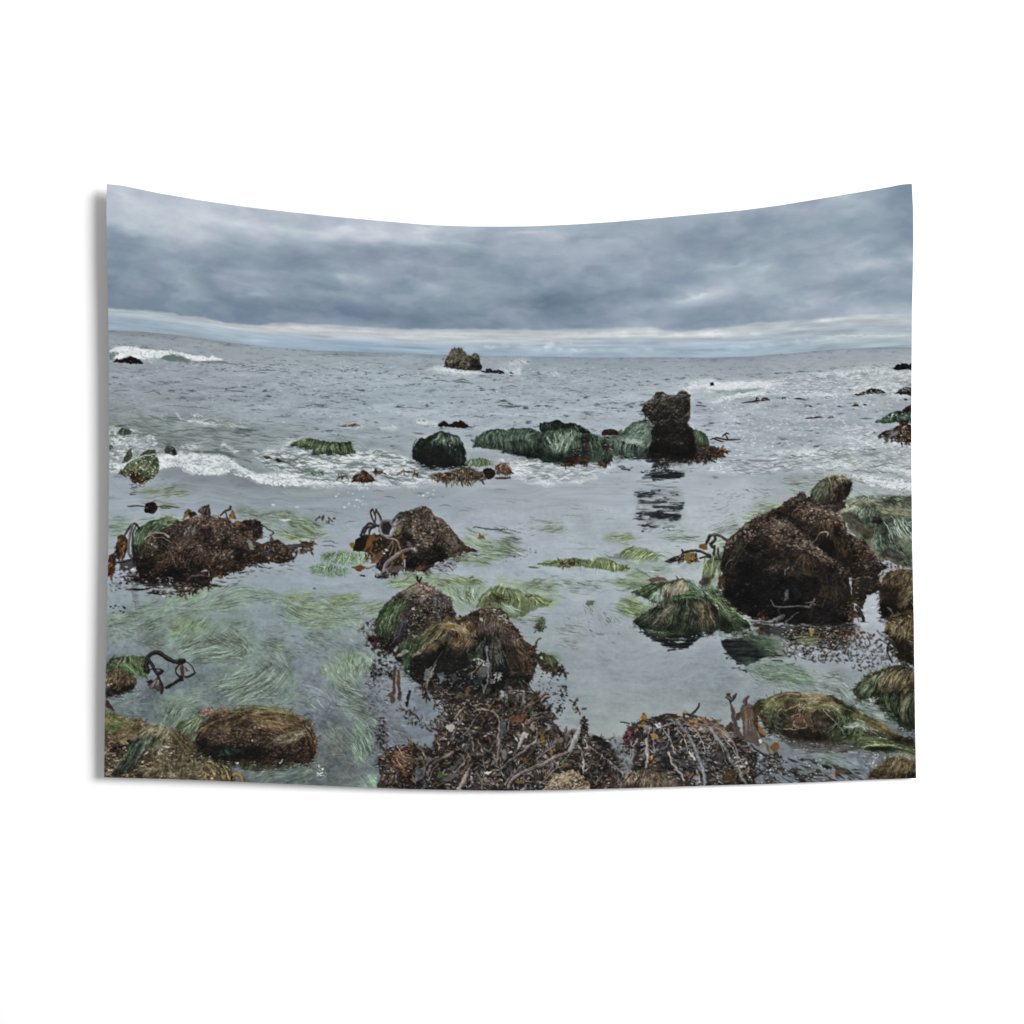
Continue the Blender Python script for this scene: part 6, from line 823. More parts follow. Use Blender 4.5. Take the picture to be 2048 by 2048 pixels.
# grass mound in the pool, right
patch(Z('C4',640,1090,1000,1100,1300,1130,1380,1180,1200,1220,900,1220,760,1180), (70,72,70), .75, 6, 12, 4); floatgrass(Z('C4',760,1140,1280,1140,1300,1220,880,1230), 70, 4, [(120,104,92),(92,80,72),(150,138,124),(60,58,56)], (16,40), (.8,1.6), wob=.12)
m5 = Z('C4',400,800,440,750,520,720,600,690,700,672,800,665,900,680,1000,690,1120,700,1220,750,1310,800,1400,860,1500,900,1600,970,1700,1040,1896,1100,1896,1180,1760,1150,1600,1080,1420,1070,1320,1120,1160,1140,1050,1130,860,1130,740,1110,640,1080,600,1060,560,1060,530,1000,470,920,430,860)
REG['grassD'] = m5; patch(m5, (74,68,50), 1, 2.6, 8)
comb([Z('C4',640,700,520,740,420,800), Z('C4',700,690,560,790,470,880), Z('C4',760,700,620,860,540,1000)], 260, [(116,108,64),(88,86,50),(140,136,96),(66,64,44),(104,124,72)], (.7,1.5), (.45,.9), 4); floatgrass(Z('C4',470,840,640,830,720,900,620,1060,560,1050), 150, 60, PAL+[(96,88,70),(56,60,50)], (8,20), (.7,1.3), (.45,.85))
comb([Z('C4',700,680,820,690,1000,700,1200,780), Z('C4',720,720,860,760,1040,740,1260,840), Z('C4',780,760,900,830,1080,800,1300,900)], 380, [(150,128,94),(118,98,70),(178,158,124),(98,104,62),(84,72,52),(112,118,72)], (.7,1.5), (.45,.9), 6, (0,.7), (.25,1))
comb([Z('C4',860,780,760,900,650,1040), Z('C4',920,830,840,960,720,1070), Z('C4',980,860,940,980,880,1080)], 260, [(110,90,66),(80,64,48),(142,122,96),(54,46,38),(66,56,44)], (.7,1.5), (.45,.9), 5, (0,.6), (.3,1)); patch(Z('C4',650,1060,700,1000,860,1000,1080,1040,1060,1110,860,1120,720,1100), (46,39,34), .7, 5, 9, 6); dots(Z('C4',920,920,1090,940,1080,1050,940,1050), 120, [(92,78,66),(58,50,44),(120,106,92)], (.7,1.6), (.4,.8))
comb([Z('C4',1090,780,1180,930,1060,1110), Z('C4',1180,820,1260,960,1120,1130), Z('C4',1280,880,1330,990,1220,1130), Z('C4',1400,940,1420,1020,1300,1130)], 420, [(76,100,58),(54,74,46),(108,130,82),(40,54,40),(134,150,106)], (.8,1.7), (.5,.92), 5, (0,.55), (.4,1), fade=.2); comb([Z('C4',1160,720,1320,830,1480,930,1720,1060), Z('C4',1200,800,1360,900,1540,990,1800,1090)], 220, [(120,112,64),(92,88,50),(140,134,92),(84,104,58),(110,84,56)], (.8,1.5), (.45,.9), 5, (0,.7), (.25,1))
comb([Z('C4',1250,960,1360,930,1500,1000,1640,1060), Z('C4',1200,1010,1330,980,1440,1020)], 60, [(176,186,172),(140,158,140),(110,134,104)], (.8,1.5), (.45,.85), 4); comb([Z('C4',1130,740,1320,800,1420,860), Z('C4',1150,760,1300,820,1400,880)], 30, [(58,80,50),(44,58,42)], (1,2), (.5,.9), 3)
patch(Z('C4',770,910,830,895,880,930,860,960,790,950), (124,76,66), .7, 2, 5); tube(Z('C4',700,840,780,800,815,780,815,740), 1.6, (170,140,110), None); tube(Z('C4',815,780,820,860,740,890), 1.4, (166,138,108), None); tube(Z('C4',690,1010,780,1000,860,1000,890,960,860,920), 1.5, (170,142,116), None, 16); tube(Z('C4',770,930,780,970,840,1000,880,985), 1.5, (176,150,124), None, 14); tube(Z('C4',1060,830,1150,940,1240,1050), 1.2, (186,180,150), None)
floatgrass(Z('C4',560,1060,640,1070,640,1110,560,1090), 16, 30, LGT, (6,14))
# ---- the weed heap in the middle foreground
KB = [(70,56,42),(50,42,34),(92,72,48),(116,86,50),(72,62,54),(92,84,74),(110,102,92),(34,30,28),(84,66,44)]
KG = [(104,100,96),(82,79,77),(124,122,120),(68,63,60),(54,49,46)]
mat(Z('C2',640,560,720,460,800,430,900,520,1000,560,1060,640,1240,800,1340,900,1330,1000,1240,1080,1220,1150,1000,1150,860,1150,760,1100,700,900), 60, 20, [(112,120,130),(136,142,152),(96,100,106)], (122,130,140), .6, ln=(10,26))
dots(Z('C2',600,420,720,360,830,560,760,1200,640,1280,560,900), 420, [(74,70,74),(104,104,108),(60,54,56),(160,166,172),(90,84,80)], (.7,1.7), (.35,.8), 2); scatter(Z('C2',620,420,720,360,900,420,880,560,740,500,640,560), 110, [(54,44,42),(70,54,46),(42,38,38)], (4,9), (1.2,2.8), ph=.2); scatter(Z('C2',720,860,800,1000,800,1180,740,1220,700,1000), 90, [(62,54,50),(48,44,44),(86,78,74)], (4,9), (1.2,2.6), ph=.35); scatter(Z('C2',860,800,1000,800,1200,900,1340,960,1320,1020,1160,1020,1000,940), 130, [(74,68,62),(56,52,52),(100,94,84)], (4,10), (1.2,2.8), ph=.45)
floatgrass(Z('C2',760,900,1000,940,1060,1180,800,1180), 60, 25, [(70,70,74),(94,96,100),(170,176,182)], (10,26), (.9,1.8))
patch(Z('C2',1020,840,1150,830,1280,890,1200,930,1080,880), (122,132,146), .75, 3, 8, 4); patch(Z('C2',980,960,1160,1020,1250,1060,1220,1130,1120,1130,1000,1040), (124,132,146), .75, 3, 8, 4)
patch(Z('C2',840,660,850,560,870,440,890,440,880,560,870,700), (84,58,42), .9, 2, 5); patch(Z('C2',890,640,890,520,910,440,925,520,925,660,900,720), (80,58,44), .9, 2, 5); patch(Z('C2',810,680,860,640,870,740,840,800), (78,60,50), .8, 3, 5); patch(Z('C2',890,680,930,650,930,740,905,760), (66,56,50), .8, 3, 5); patch(Z('C2',980,700,1010,650,1025,640,1000,760,985,815,970,770), (34,34,38), .9, 2.5, 5)
mat(Z('C2',210,420,300,360,440,300,560,310,660,360,640,460,520,560,480,640,340,640,270,560), 240, 60, FGY+FG+LGT, (142,160,138), .7, ln=(8,22)); floatgrass(Z('C2',380,330,500,300,520,350,420,400), 40, 70, [(96,124,72),(74,98,60),(130,150,100)], (10,22)); floatgrass(Z('C2',480,320,660,330,640,480,560,560), 110, 100, FG+LGT, (10,24)); floatgrass(Z('C2',270,560,560,600,600,800,420,800,340,720), 190, 45, FG+LGT[:1]+FGB[:1], (14,36))
mat(Z('C2',360,720,560,780,700,900,680,980,480,880), 150, 42, FG+FGB, (128,150,142), .5, ln=(14,36)); mat(Z('C2',490,1000,560,960,660,1040,640,1180,580,1300,500,1260,490,1120), 200, 75, [(110,140,116),(84,112,92),(140,166,144),(160,178,160)], (112,138,120), .75, ln=(16,40)); mat(Z('C2',180,900,440,930,480,1100,400,1260,200,1180), 180, 65, FGB+[(110,104,92),(138,132,118)], (104,116,110), .5, ln=(14,36)); floatgrass(Z('C2',0,560,260,600,400,820,240,880,0,760), 60, 35, FGB+LGT, (12,30))
for _ in range(46):
    x_, y_ = Z('C2', RNG.uniform(60,480), RNG.uniform(900,1460))[0]; r_ = RNG.uniform(6,22); a0 = RNG.uniform(0,6.3); th = np.linspace(a0, a0+RNG.uniform(1.2,3.4), 12)
    stroke(np.stack([x_+r_*np.cos(th), y_+r_*.8*np.sin(th)], 1), RNG.uniform(.8,1.4), pick(FGB+FG+[(140,132,116)]), RNG.uniform(.4,.75), 'leaf')
for q_ in ([(80,760),(110,705),(170,700),(230,720),(265,780),(240,840)], [(215,1320),(230,1270),(300,1250),(400,1250),(450,1290)], [(215,1320),(260,1370),(330,1390),(370,1460),(370,1500)], [(560,1150),(570,1240),(620,1330),(660,1360)], [(600,1290),(650,1220),(690,1150)]): tube(Z('C2', *np.ravel(q_)), 1.6, (128,132,120), None, 18, .8)
mat(Z('C2',0,1340,180,1320,200,1400,80,1470,0,1500), 70, -25, [(98,116,96),(74,90,76),(130,144,126)], (96,110,98), .7, ln=(16,36)); mat(Z('C2',380,1340,640,1330,600,1460,560,1520,400,1500), 50, 40, FGB, (104,112,118), .6); mat(Z('C2',560,1500,590,1440,660,1410,700,1460,700,1535,570,1535), 120, 60, [(124,160,132),(96,132,106),(160,186,164)], (116,148,126), .85, ln=(8,20)); dots(Z('C2',140,1330,220,1320,240,1430,150,1460), 20, [(216,222,220)], (.7,1.6))
stroke(curve(Z('C2',30,1440,60,1400,90,1380), 8), 2.4, (206,214,208), .9, 'leaf'); stroke(curve(Z('C2',150,1440,180,1415,215,1400), 8), 2.2, (206,214,208), .9, 'leaf')
# mound one
u1 = Z('B2',690,1420,682,1330,700,1260,740,1200,780,1150,830,1105,880,1060,950,1010,1000,985,1050,955,1100,940,1150,942,1210,970,1250,1000,1300,1040,1350,1070,1390,1110,1410,1170,1432,1240,1430,1290,1360,1300,1250,1330,1150,1370,1050,1430,960,1480,880,1540,840,1600,760,1560,720,1500,640,1480,620,1430)
REG['mound'] = u1
rock(u1, [(26,25,25),(46,42,40),(78,70,64),(116,106,98),(166,156,146)], 3, 8, 1.1, 3, (22,8,3), top=.34, dark=[(830,1268,20,26,.2),(800,1290,26,20,.15)], speck=.5, spc=(190,186,180), tint=(104,80,66))
scatter(Z('B2',1010,1150,1250,1100,1400,1180,1400,1260,1200,1310,1040,1400,960,1400,960,1260), 250, KB+KG+[(140,140,142)], (4,11), (1.2,2.8), lambda x, y: RNG.normal(60, 50), (206,206,206), .5); dots(Z('B2',990,980,1120,945,1240,1000,1330,1080,1200,1120,1020,1070), 240, [(144,116,96),(108,80,64),(76,60,52),(168,148,130),(52,44,42)], (.8,1.8), (.4,.88))
patch(Z('B2',1020,1190,1050,1175,1060,1200,1030,1205), (206,204,200), .9, 1, 4); comb([Z('B2',880,1080,840,1110,800,1150), Z('B2',940,1030,900,1080,880,1120)], 30, STR, (.7,1.3), (.5,.8), 3)
comb([Z('B2',1090,960,1000,1010,900,1070), Z('B2',1120,980,1020,1060,940,1100)], 40, STR, (.7,1.3), (.4,.8), 5); comb([Z('B2',1220,980,1280,1080,1240,1200), Z('B2',1300,1040,1380,1120,1420,1240), Z('B2',1150,1060,1250,1150,1300,1260)], 60, [(120,116,112),(70,66,66),(150,146,140)], (.8,1.5), (.4,.8), 4)
comb([Z('B2',840,1110,740,1220,690,1330,720,1440), Z('B2',900,1090,800,1230,740,1360,760,1480), Z('B2',980,1090,890,1220,820,1350,800,1500), Z('B2',1020,1070,960,1180,900,1300,880,1450)], 420, [(70,96,58),(50,72,46),(98,124,80),(38,52,40),(126,146,104),(58,70,52)], (.8,1.7), (.5,.92), 4, (0,.5), (.4,1), fade=.25); comb([Z('B2',960,1240,900,1360,860,1500), Z('B2',1000,1260,960,1360,900,1480)], 30, [(58,58,66),(84,84,90)], (.9,1.7), (.5,.85), 4)
scatter(Z('B2',600,1440,720,1440,860,1540,880,1600,760,1640,640,1560), 90, [(84,52,46),(60,46,44),(110,76,60),(48,42,44)], (4,9), (1.6,3), ph=.2); scatter(Z('B2',640,1500,700,1480,720,1520,680,1540), 14, [(112,52,58),(84,40,48)], (4,8), (2,3.4), ph=.15); scatter(Z('B2',520,1370,600,1310,690,1280,680,1400,580,1400), 60, [(110,104,104),(140,136,136),(84,78,80)], (4,9), (1,2.2), ph=.3)
# mound two (brown hair) and its dark skirts
u2 = Z('B2',860,1620,900,1530,960,1460,1020,1410,1100,1365,1200,1330,1300,1300,1380,1285,1450,1280,1500,1260,1560,1230,1620,1200,1700,1180,1790,1170,1860,1185,1910,1230,'B3',40,1230,90,1290,130,1350,180,1400,210,1460,260,1500,320,1540,'C3',345,280,345,400,320,470,290,560,250,640,200,640,100,640,0,660,'C2',1800,700,1600,690,1400,660,1250,640,1100,610,1040,560,980,480,930,400,880,380)
REG['moundb'] = u2
rock(u2, [(22,22,23),(38,34,32),(66,54,46),(102,82,66),(140,118,98)], 3, 9, 1.2, 8, (24,9,3), top=.42, dark=[(860,1320,40,30,.18),(960,1320,40,40,.16),(820,1330,30,20,.12)], speck=.3, tint=(96,66,46))
comb([Z('B2',1300,1300,1120,1400,960,1560,900,1640), Z('B2',1380,1290,1240,1420,1080,1560,1000,1656), Z('B2',1450,1300,1360,1440,1220,1580,1160,1656)], 520, [(120,92,60),(86,68,48),(154,126,90),(60,54,42),(72,78,50),(48,46,40)], (.8,1.6), (.45,.9), 5, (0,.55), (.35,1), fade=.3)
comb([Z('B2',1440,1300,1420,1440,1320,1600), Z('B2',1520,1330,1520,1460,1440,1620), Z('B2',1590,1370,1590,1480,1540,1600)], 380, [(130,90,58),(98,66,46),(166,128,92),(64,50,42),(112,84,62)], (.8,1.6), (.45,.9), 5, (0,.55), (.35,1), fade=.3); comb([Z('B2',1360,1310,1480,1350,1580,1420), Z('B2',1300,1330,1420,1370,1540,1470)], 110, [(170,132,96),(136,98,68),(186,156,124)], (.7,1.4), (.45,.85), 5, (0,.7), (.25,1))
comb([Z('C2',960,180,930,280,940,420), Z('C2',1100,120,1000,260,960,480), Z('C2',1240,110,1100,240,1000,420)], 160, [(70,84,52),(52,62,44),(98,108,72),(40,44,38)], (.8,1.6), (.45,.9), 4); comb([Z('C2',930,340,960,440,990,540), Z('C2',980,330,1000,430,1000,520)], 70, [(58,84,54),(44,60,44),(84,108,76)], (.8,1.5), (.5,.9), 3)
comb([Z('B2',1700,1190,1660,1300,1620,1500), Z('B2',1780,1180,1760,1350,1740,1640), Z('B2',1860,1200,1860,1380,1880,1640), Z('B3',20,1260,60,1420,80,1656), Z('B3',120,1360,200,1500,260,1640)], 520, [(96,74,62),(68,54,48),(128,104,88),(48,42,40),(86,58,50),(110,100,80)], (.7,1.4), (.4,.88), 5, (0,.55), (.35,1), fade=.3)
dots(Z('B2',1640,1210,1800,1175,1900,1220,'B3',60,1260,120,1340,40,1320,'B2',1800,1260), 260, [(170,152,132),(134,114,98),(96,80,70),(60,52,48),(196,184,166)], (.8,1.9), (.4,.9)); dots(Z('B3',20,1330,130,1350,250,1490,320,1560,200,1500,60,1400), 160, [(104,72,64),(74,52,50),(140,112,100),(48,40,40)], (.8,1.8), (.4,.9)); patch(Z('B2',1655,1270,1690,1268,1690,1300,1660,1305), (190,180,172), .8, 1.5, 5)
comb([Z('C3',20,160,40,320,120,460), Z('C3',120,180,180,340,220,500), Z('C3',220,260,280,380,260,560)], 240, [(96,66,52),(70,52,46),(120,86,64),(46,40,38)], (.8,1.5), (.4,.85), 5); patch(Z('C2',1620,150,1750,140,1900,250,1932,420,'C3',60,440,40,560,'C2',1700,640,1560,540,1600,360), (30,31,34), .68, 8, 14, 8); patch(Z('C2',1000,440,1120,330,1300,260,1540,280,1560,460,1400,620,1160,600), (32,31,31), .62, 8, 14, 8)
comb([Z('C2',1720,120,1740,420,1700,620), Z('C2',1800,80,1860,300,1932,460), Z('C2',1660,150,1640,330,1600,480)], 90, [(104,92,78),(70,62,58),(134,124,110)], (.7,1.3), (.4,.8), 4)
dots(u2, 380, [(56,52,50),(84,76,70),(36,34,34),(110,100,92)], (.7,1.7), (.25,.6)); mat(Z('C2',1580,360,1640,320,1690,350,1660,400), 26, 20, [(86,116,52),(66,92,44)], (72,98,46), .8, ln=(6,14)); dots(Z('C2',1200,560,1640,400,1660,640,1300,640), 160, [(110,112,114),(74,72,72),(140,140,142),(50,48,48)], (.8,2), (.4,.85))
for q_, c_ in (([(1130,500),(1200,430),(1240,420),(1230,500),(1180,560),(1130,550)],(120,118,116)), ([(1620,510),(1660,430),(1740,400),(1770,440),(1740,500),(1680,540)],(112,108,104)), ([(1090,640),(1160,580),(1180,590),(1150,680)],(132,118,110)), ([(1270,500),(1330,480),(1330,560),(1280,580)],(92,92,94)), ([(1640,530),(1700,540),(1640,600),(1580,580)],(70,78,76)), ([(1380,530),(1440,480),(1460,540),(1400,580)],(66,68,68)), ([(1520,640),(1560,620),(1580,650),(1540,665)],(120,80,46)), ([(1010,320),(1080,285),(1110,290),(1080,330),(1030,345)],(150,118,106)), ([(890,340),(940,280),(990,268),(1000,290),(960,310),(920,350)],(150,142,130)), ([(1210,270),(1260,230),(1280,240),(1240,280)],(118,80,40)), ([(1310,70),(1340,40),(1440,50),(1420,75)],(112,88,36))): patch(Z('C2', *np.ravel(q_)), c_, .85, 3, 5)
patch(Z('B2',1310,1290,1340,1255,1420,1265,1480,1250,1470,1280,1390,1275), (116,92,38), .9, 2, 5); patch(Z('B2',1450,1255,1465,1238,1485,1250,1475,1275), (78,64,34), .95, 1, 4); dots(Z('C2',1590,370,1640,365,1760,400,1760,440,1660,420), 46, [(196,190,184),(150,142,134)], (.8,1.8)); dots(Z('C2',1720,510,1850,480,1850,560,1720,600), 60, [(190,178,176),(140,128,124),(216,210,206)], (.8,1.8)); 
for q_, w_, c_ in (([(1720,240),(1730,360),(1745,420),(1745,500),(1700,620),(1680,680)],3,(120,116,112)), ([(1560,540),(1600,470),(1680,400)],2.2,(124,90,62)), ([(1250,410),(1200,520),(1170,600)],3,(130,112,96)), ([(1310,280),(1240,410),(1200,460)],2,(80,74,68)), ([(950,20),(900,130),(840,240)],2.6,(66,66,74)), ([(1600,150),(1560,220),(1540,300)],1.8,(92,92,70))): tube(Z('C2', *np.ravel(q_)), w_, c_, tuple(min(224, v+56) for v in c_), 14)
for q_, w_, c_ in (([(1080,885),(1082,915),(1095,940)],3,(44,42,42)), ([(1120,895),(1105,920),(1095,940)],3,(44,42,42)), ([(1100,1130),(1180,1075),(1260,1055)],2.4,(112,108,110)), ([(1350,1075),(1380,1080),(1375,1110)],1.8,(90,84,80)), ([(1240,1040),(1270,1130),(1230,1200)],2,(92,90,92))): tube(Z('B2', *np.ravel(q_)), w_, c_, None, 12)
tube(Z('B3',320,1530,335,1490,355,1465,378,1452), 5, (112,78,58), (140,104,82), 10, 1, 'taper')
pl = Z('C3',350,310,380,300,440,320,500,340,540,390,530,420,560,440,600,450,590,490,540,480,480,540,470,480,420,470,360,430,340,380); patch(pl, (56,52,42), .95, 3, 5); mat(Z('C3',400,310,500,340,530,380,440,400), 50, 50, [(104,124,66),(80,98,56),(130,146,96)], (88,104,60), .7, ln=(6,14)); scatter(Z('C3',350,330,440,400,540,420,600,450,590,510,500,490,470,530,380,460), 46, [(70,52,44),(54,46,42),(92,66,50)], (5,10), (1.6,3), ph=.15); patch(Z('C3',370,340,390,330,395,360,378,362), (206,206,202), .9, 1, 4); scatter(Z('C3',540,440,640,500,620,540,560,500), 12, [(80,62,52)], (4,8), (1.4,2.4), ph=.2)
dots(Z('C3',330,480,520,500,640,700,560,880,440,860,360,640), 70, [(50,48,52),(70,68,72)], (.9,1.9), (.6,.95)); scatter(Z('C3',600,740,680,740,760,810,740,840,640,800), 14, [(92,72,56),(60,50,46)], (6,12), (1.6,3.2), ph=.2); scatter(Z('C3',530,610,620,580,620,720,550,720), 18, [(56,54,58)], (3,6), (1.4,2.4), ph=0); scatter(Z('C3',500,820,580,800,580,830,510,850), 8, [(60,58,60)], (4,8), (1.8,3), ph=.3)
# the heap itself
hp_ = Z('C2',1060,620,1200,680,1300,760,1360,860,1340,980,1260,1060,1220,1180,1000,1160,880,1180,770,1200,790,1290,720,1240,700,1320,760,1420,700,1560,'C2',1932,1590,'C3',600,1590,1080,1590,1140,1460,1130,1330,1060,1220,980,1130,900,1070,840,1050,760,960,700,1000,600,1060,520,980,470,880,380,760,330,690,250,650,180,640,60,640,'C2',1900,690,1600,690,1300,630)
REG['weedheap'] = hp_; patch(hp_, (58,52,48), .93, 6, 9, 2)
swirl(hp_, 1300, (10,30), (2,5.4), KB+KG[:4], (162,163,164), .38); swirl(hp_, 300, (18,38), (3.5,7.5), KG+[(104,90,74),(70,60,52)], (170,174,180), .65, 70, 6)
swirl(hp_, 240, (6,15), (1.2,3), KB+[(132,124,112)], (190,190,190), .4, 30, 8); dots(hp_, 70, [(220,220,220),(190,188,184),(150,146,142)], (.6,1.5), (.5,.95)); dots(hp_, 260, [(24,22,22),(34,30,28)], (.8,2.2), (.5,.9))
for t_, q_, n_ in (('C2',(1330,1500,1460,1380,1560,1230),12),('C2',(1180,1500,1260,1340,1400,1230),12),('C2',(1660,1560,1700,1420,1690,1280),11),('C2',(1500,1060,1580,960,1640,860),10),('C2',(1400,1060,1440,980,1500,900),9),('C2',(1900,1500,1850,1380,1840,1260),10),('C3',(40,1520,130,1400,260,1300),12),('C3',(20,1100,80,1010,100,900),10),('C3',(330,1300,420,1220,520,1150),10),('C3',(560,1330,640,1260,700,1180),9),('C3',(120,1250,190,1140,240,1020),10),('C3',(600,1180,660,1120,690,1040),8),('C3',(300,900,380,860,450,850),8),('C2',(1240,900,1330,930,1420,990),9),('C2',(1560,800,1660,770,1760,790),9),('C3',(380,1500,480,1400,600,1330),11),('C3',(880,1520,900,1400,840,1260),11)): frond(t_, q_, n_, 23, 4.6, KB[:6]+KG, (166,167,168), ph=.5)
scatter(Z('C2',1060,620,1500,690,1932,700,'C3',200,660,380,800,200,900,'C2',1600,900,1300,860), 360, KB+[(130,120,110)], (4,11), (1.3,3), lambda x, y: RNG.normal(20, 60), (204,202,200), .4); patch(Z('C2',1300,680,1500,700,1560,760,1400,780), (34,32,30), .5, 6, 8, 5)
for q_ in ([(760,1200),(840,1230),(980,1300),(1050,1440),(960,1480),(860,1400),(820,1300)], [(860,1150),(1000,1180),(1060,1240),(960,1240)], [(1240,1200),(1400,1170),(1440,1220),(1280,1300)]): scatter(Z('C2', *np.ravel(q_)), 110, [(92,62,42),(66,48,40),(116,82,52),(48,40,36)], (5,13), (1.6,3.6), lambda x, y: RNG.normal(40, 40), (196,186,176), .3)
comb([Z('C2',870,1160,960,1200,1060,1250), Z('C2',820,1290,880,1360,1040,1440)], 60, [(124,88,60),(88,62,46),(160,130,104)], (1,2.4), (.5,.9), 5)
for t_, q_, c_, n_ in (('C2',[(1540,1140),(1560,1060),(1580,1020),(1570,1120)],(66,72,82),1),('C2',[(1280,1460),(1400,1420),(1480,1420),(1400,1480),(1300,1490)],(84,84,84),1),('C2',[(1370,1380),(1440,1300),(1500,1280),(1430,1380)],(74,72,70),1),('C2',[(1120,1280),(1180,1260),(1240,1280),(1180,1330)],(104,100,98),1),('C2',[(1260,1440),(1290,1410),(1330,1430),(1290,1470)],(104,118,46),1),('C2',[(1060,1380),(1160,1350),(1140,1460),(1060,1500)],(100,102,106),1),
  ('C3',[(190,1070),(230,1030),(265,1050),(240,1090)],(176,172,166),1),('C3',[(180,1280),(220,1260),(300,1310),(310,1345),(240,1320)],(126,92,40),1),('C3',[(340,1030),(380,1050),(412,1110),(380,1120)],(120,88,40),1),('C3',[(90,910),(160,870),(240,890),(200,940),(110,940)],(104,66,44),1),('C3',[(150,1490),(220,1490),(240,1510),(180,1520)],(112,80,40),1),('C3',[(460,1200),(490,1200),(500,1250),(475,1260)],(116,80,44),1),('C3',[(510,1140),(540,1120),(580,1200),(550,1230)],(82,60,52),1),('C3',[(560,1350),(620,1320),(640,1350),(590,1370)],(124,96,52),1),('C3',[(0,930),(60,920),(70,1040),(10,1080)],(82,90,88),1),('C3',[(20,1200),(60,1180),(70,1270),(30,1300)],(104,104,104),1),('C2',[(1340,990),(1400,960),(1420,1000),(1370,1040)],(176,172,168),1),('C2',[(1700,1400),(1760,1380),(1740,1420)],(220,218,214),1),('C2',[(1720,770),(1760,780),(1745,815)],(120,88,42),1)):
    P_ = Z(t_, *np.ravel(q_)); patch(P_+(1,1.6), (26,24,22), .6, 2, 5); patch(P_, c_, .92, 2, 5)
for t_, q_, w_, c_ in (('C2',[(1760,830),(1810,890),(1835,960),(1830,1100),(1820,1240),(1800,1330)],5,(110,96,86)),('C2',[(1420,920),(1460,860),(1510,810)],3.4,(104,92,82)),('C2',[(1600,840),(1680,820),(1740,820)],3.4,(128,114,104)),('C2',[(1180,1430),(1230,1320),(1330,1270),(1400,1220)],6,(104,92,86)),('C2',[(1450,1560),(1500,1480),(1540,1370)],6,(122,108,98)),('C2',[(1490,1420),(1560,1300),(1550,1250)],4,(96,78,64)),
  ('C3',[(70,1545),(120,1460),(220,1390),(330,1350),(420,1320),(520,1260),(620,1225)],6.5,(116,100,92)),('C3',[(0,1380),(100,1290),(200,1210),(280,1150),(310,1130)],5,(104,92,86)),('C3',[(335,1010),(330,1080),(300,1150)],3.4,(110,92,80)),('C3',[(160,1180),(190,1100),(210,1060)],4,(150,146,142)),('C3',[(655,1210),(690,1110),(720,1010),(732,960)],8,(128,128,130)),('C3',[(240,960),(320,920),(420,900),(490,950),(520,1010)],4,(66,60,60)),('C3',[(780,1420),(770,1330),(750,1210)],3.6,(128,122,118)),('C3',[(780,1260),(800,1200),(795,1150)],3.4,(134,130,126)),('C3',[(820,1170),(940,1250),(1060,1340),(1130,1420)],3.8,(132,128,124)),('C3',[(860,1150),(960,1210),(1050,1270)],3,(120,110,104)),('C3',[(360,740),(300,780),(240,800),(230,850)],4,(92,66,52)),('C3',[(440,685),(400,690),(370,720)],4,(112,76,48)),('C3',[(230,560),(290,640),(370,720)],2.4,(84,64,54)),('C3',[(210,660),(225,710),(235,760)],6,(112,110,110)),('C3',[(500,870),(480,900),(440,890)],3,(54,50,50))): tube(Z(t_, *np.ravel(q_)), w_, c_, tuple(min(226, v+48) for v in c_), 18)
scatter(Z('C3',720,880,780,900,790,1040,730,1050), 60, [(54,48,46),(74,64,58),(96,84,74)], (4,9), (1.4,2.8), lambda x, y: RNG.normal(0, 25), ph=.25)
chan = Z('C3',980,1100,1060,1070,1130,1080,1200,1180,1220,1280,1210,1400,1130,1440,1100,1300,1060,1220); patch(chan, (124,132,140), .8, 4, 8, 3); scatter(chan, 50, [(86,84,84),(60,56,56),(120,112,106)], (4,9), (1.4,2.6), ph=.4)
for k_ in range(2):
    for i_ in range(15):
        q = curve(Z('C3',*( (820,1160,960,1240,1100,1380) if k_ else (760,1180,860,1330,1000,1530))), 15)[i_]
        for sgn in (-1, 1): leaf(q[0], q[1], RNG.uniform(9,17), 42+sgn*RNG.uniform(45,75)+(0 if k_ else 12), RNG.uniform(3,5), [(104,84,78),(84,68,64),(122,104,96),(70,62,62)], (186,186,188) if RNG.random() < .5 else None, .3)
bar = Z('C3',410,1580,430,1520,470,1460,540,1410,620,1385,700,1395,760,1440,810,1490,840,1590); rock(bar, [(60,48,38),(110,92,70),(158,138,108),(192,176,146),(214,200,172)], 3, 6, 1.2, 4, (12,5,2.4), top=.2, speck=.6, spc=(226,216,196)); REG['barnacle'] = bar; scatter(bar, 60, [(122,98,70),(84,66,50),(190,170,136),(96,104,64)], (4,10), (1.1,2.2), ph=.2)
patch(Z('C3',930,1530,960,1510,1010,1520,1010,1545,950,1550), (104,72,56), .95, 2, 5)
# ---- weed mound, right of the heap
km_ = Z('C3',1130,1100,1160,1040,1190,970,1240,950,1300,930,1380,910,1470,890,1600,880,1720,900,1860,920,1932,920,'C4',60,945,120,970,200,1040,260,1090,330,1140,360,1200,430,1260,430,1400,430,1530,'C3',1932,1570,1660,1580,1640,1500,1560,1420,1400,1390,1300,1390,1220,1420,1210,1320,1230,1200,1180,1170)
REG['kelpmound'] = km_; patch(km_, (58,54,52), .97, 4, 8, 1.5)
swirl(km_, 620, (9,24), (2,5.6), KG+KB[:5]+[(98,70,66)], (176,180,186), .5, 40, 5, 120)
for t_, q_ in (('C3',(1480,960,1560,1080,1600,1260)),('C3',(1640,980,1700,1120,1740,1300)),('C3',(1380,1000,1360,1140,1350,1300)),('C3',(1790,980,1860,1120,1910,1300)),('C4',(20,1010,100,1160,170,1330)),('C4',(120,1060,220,1200,320,1360)),('C3',(1260,1000,1220,1120,1200,1260)),('C3',(1760,1200,1800,1350,1840,1500)),('C3',(1560,1200,1620,1340,1700,1450))): frond(t_, q_, 12, 19, 4.4, KG+[(88,76,68),(66,58,54)], rib=(112,108,104))
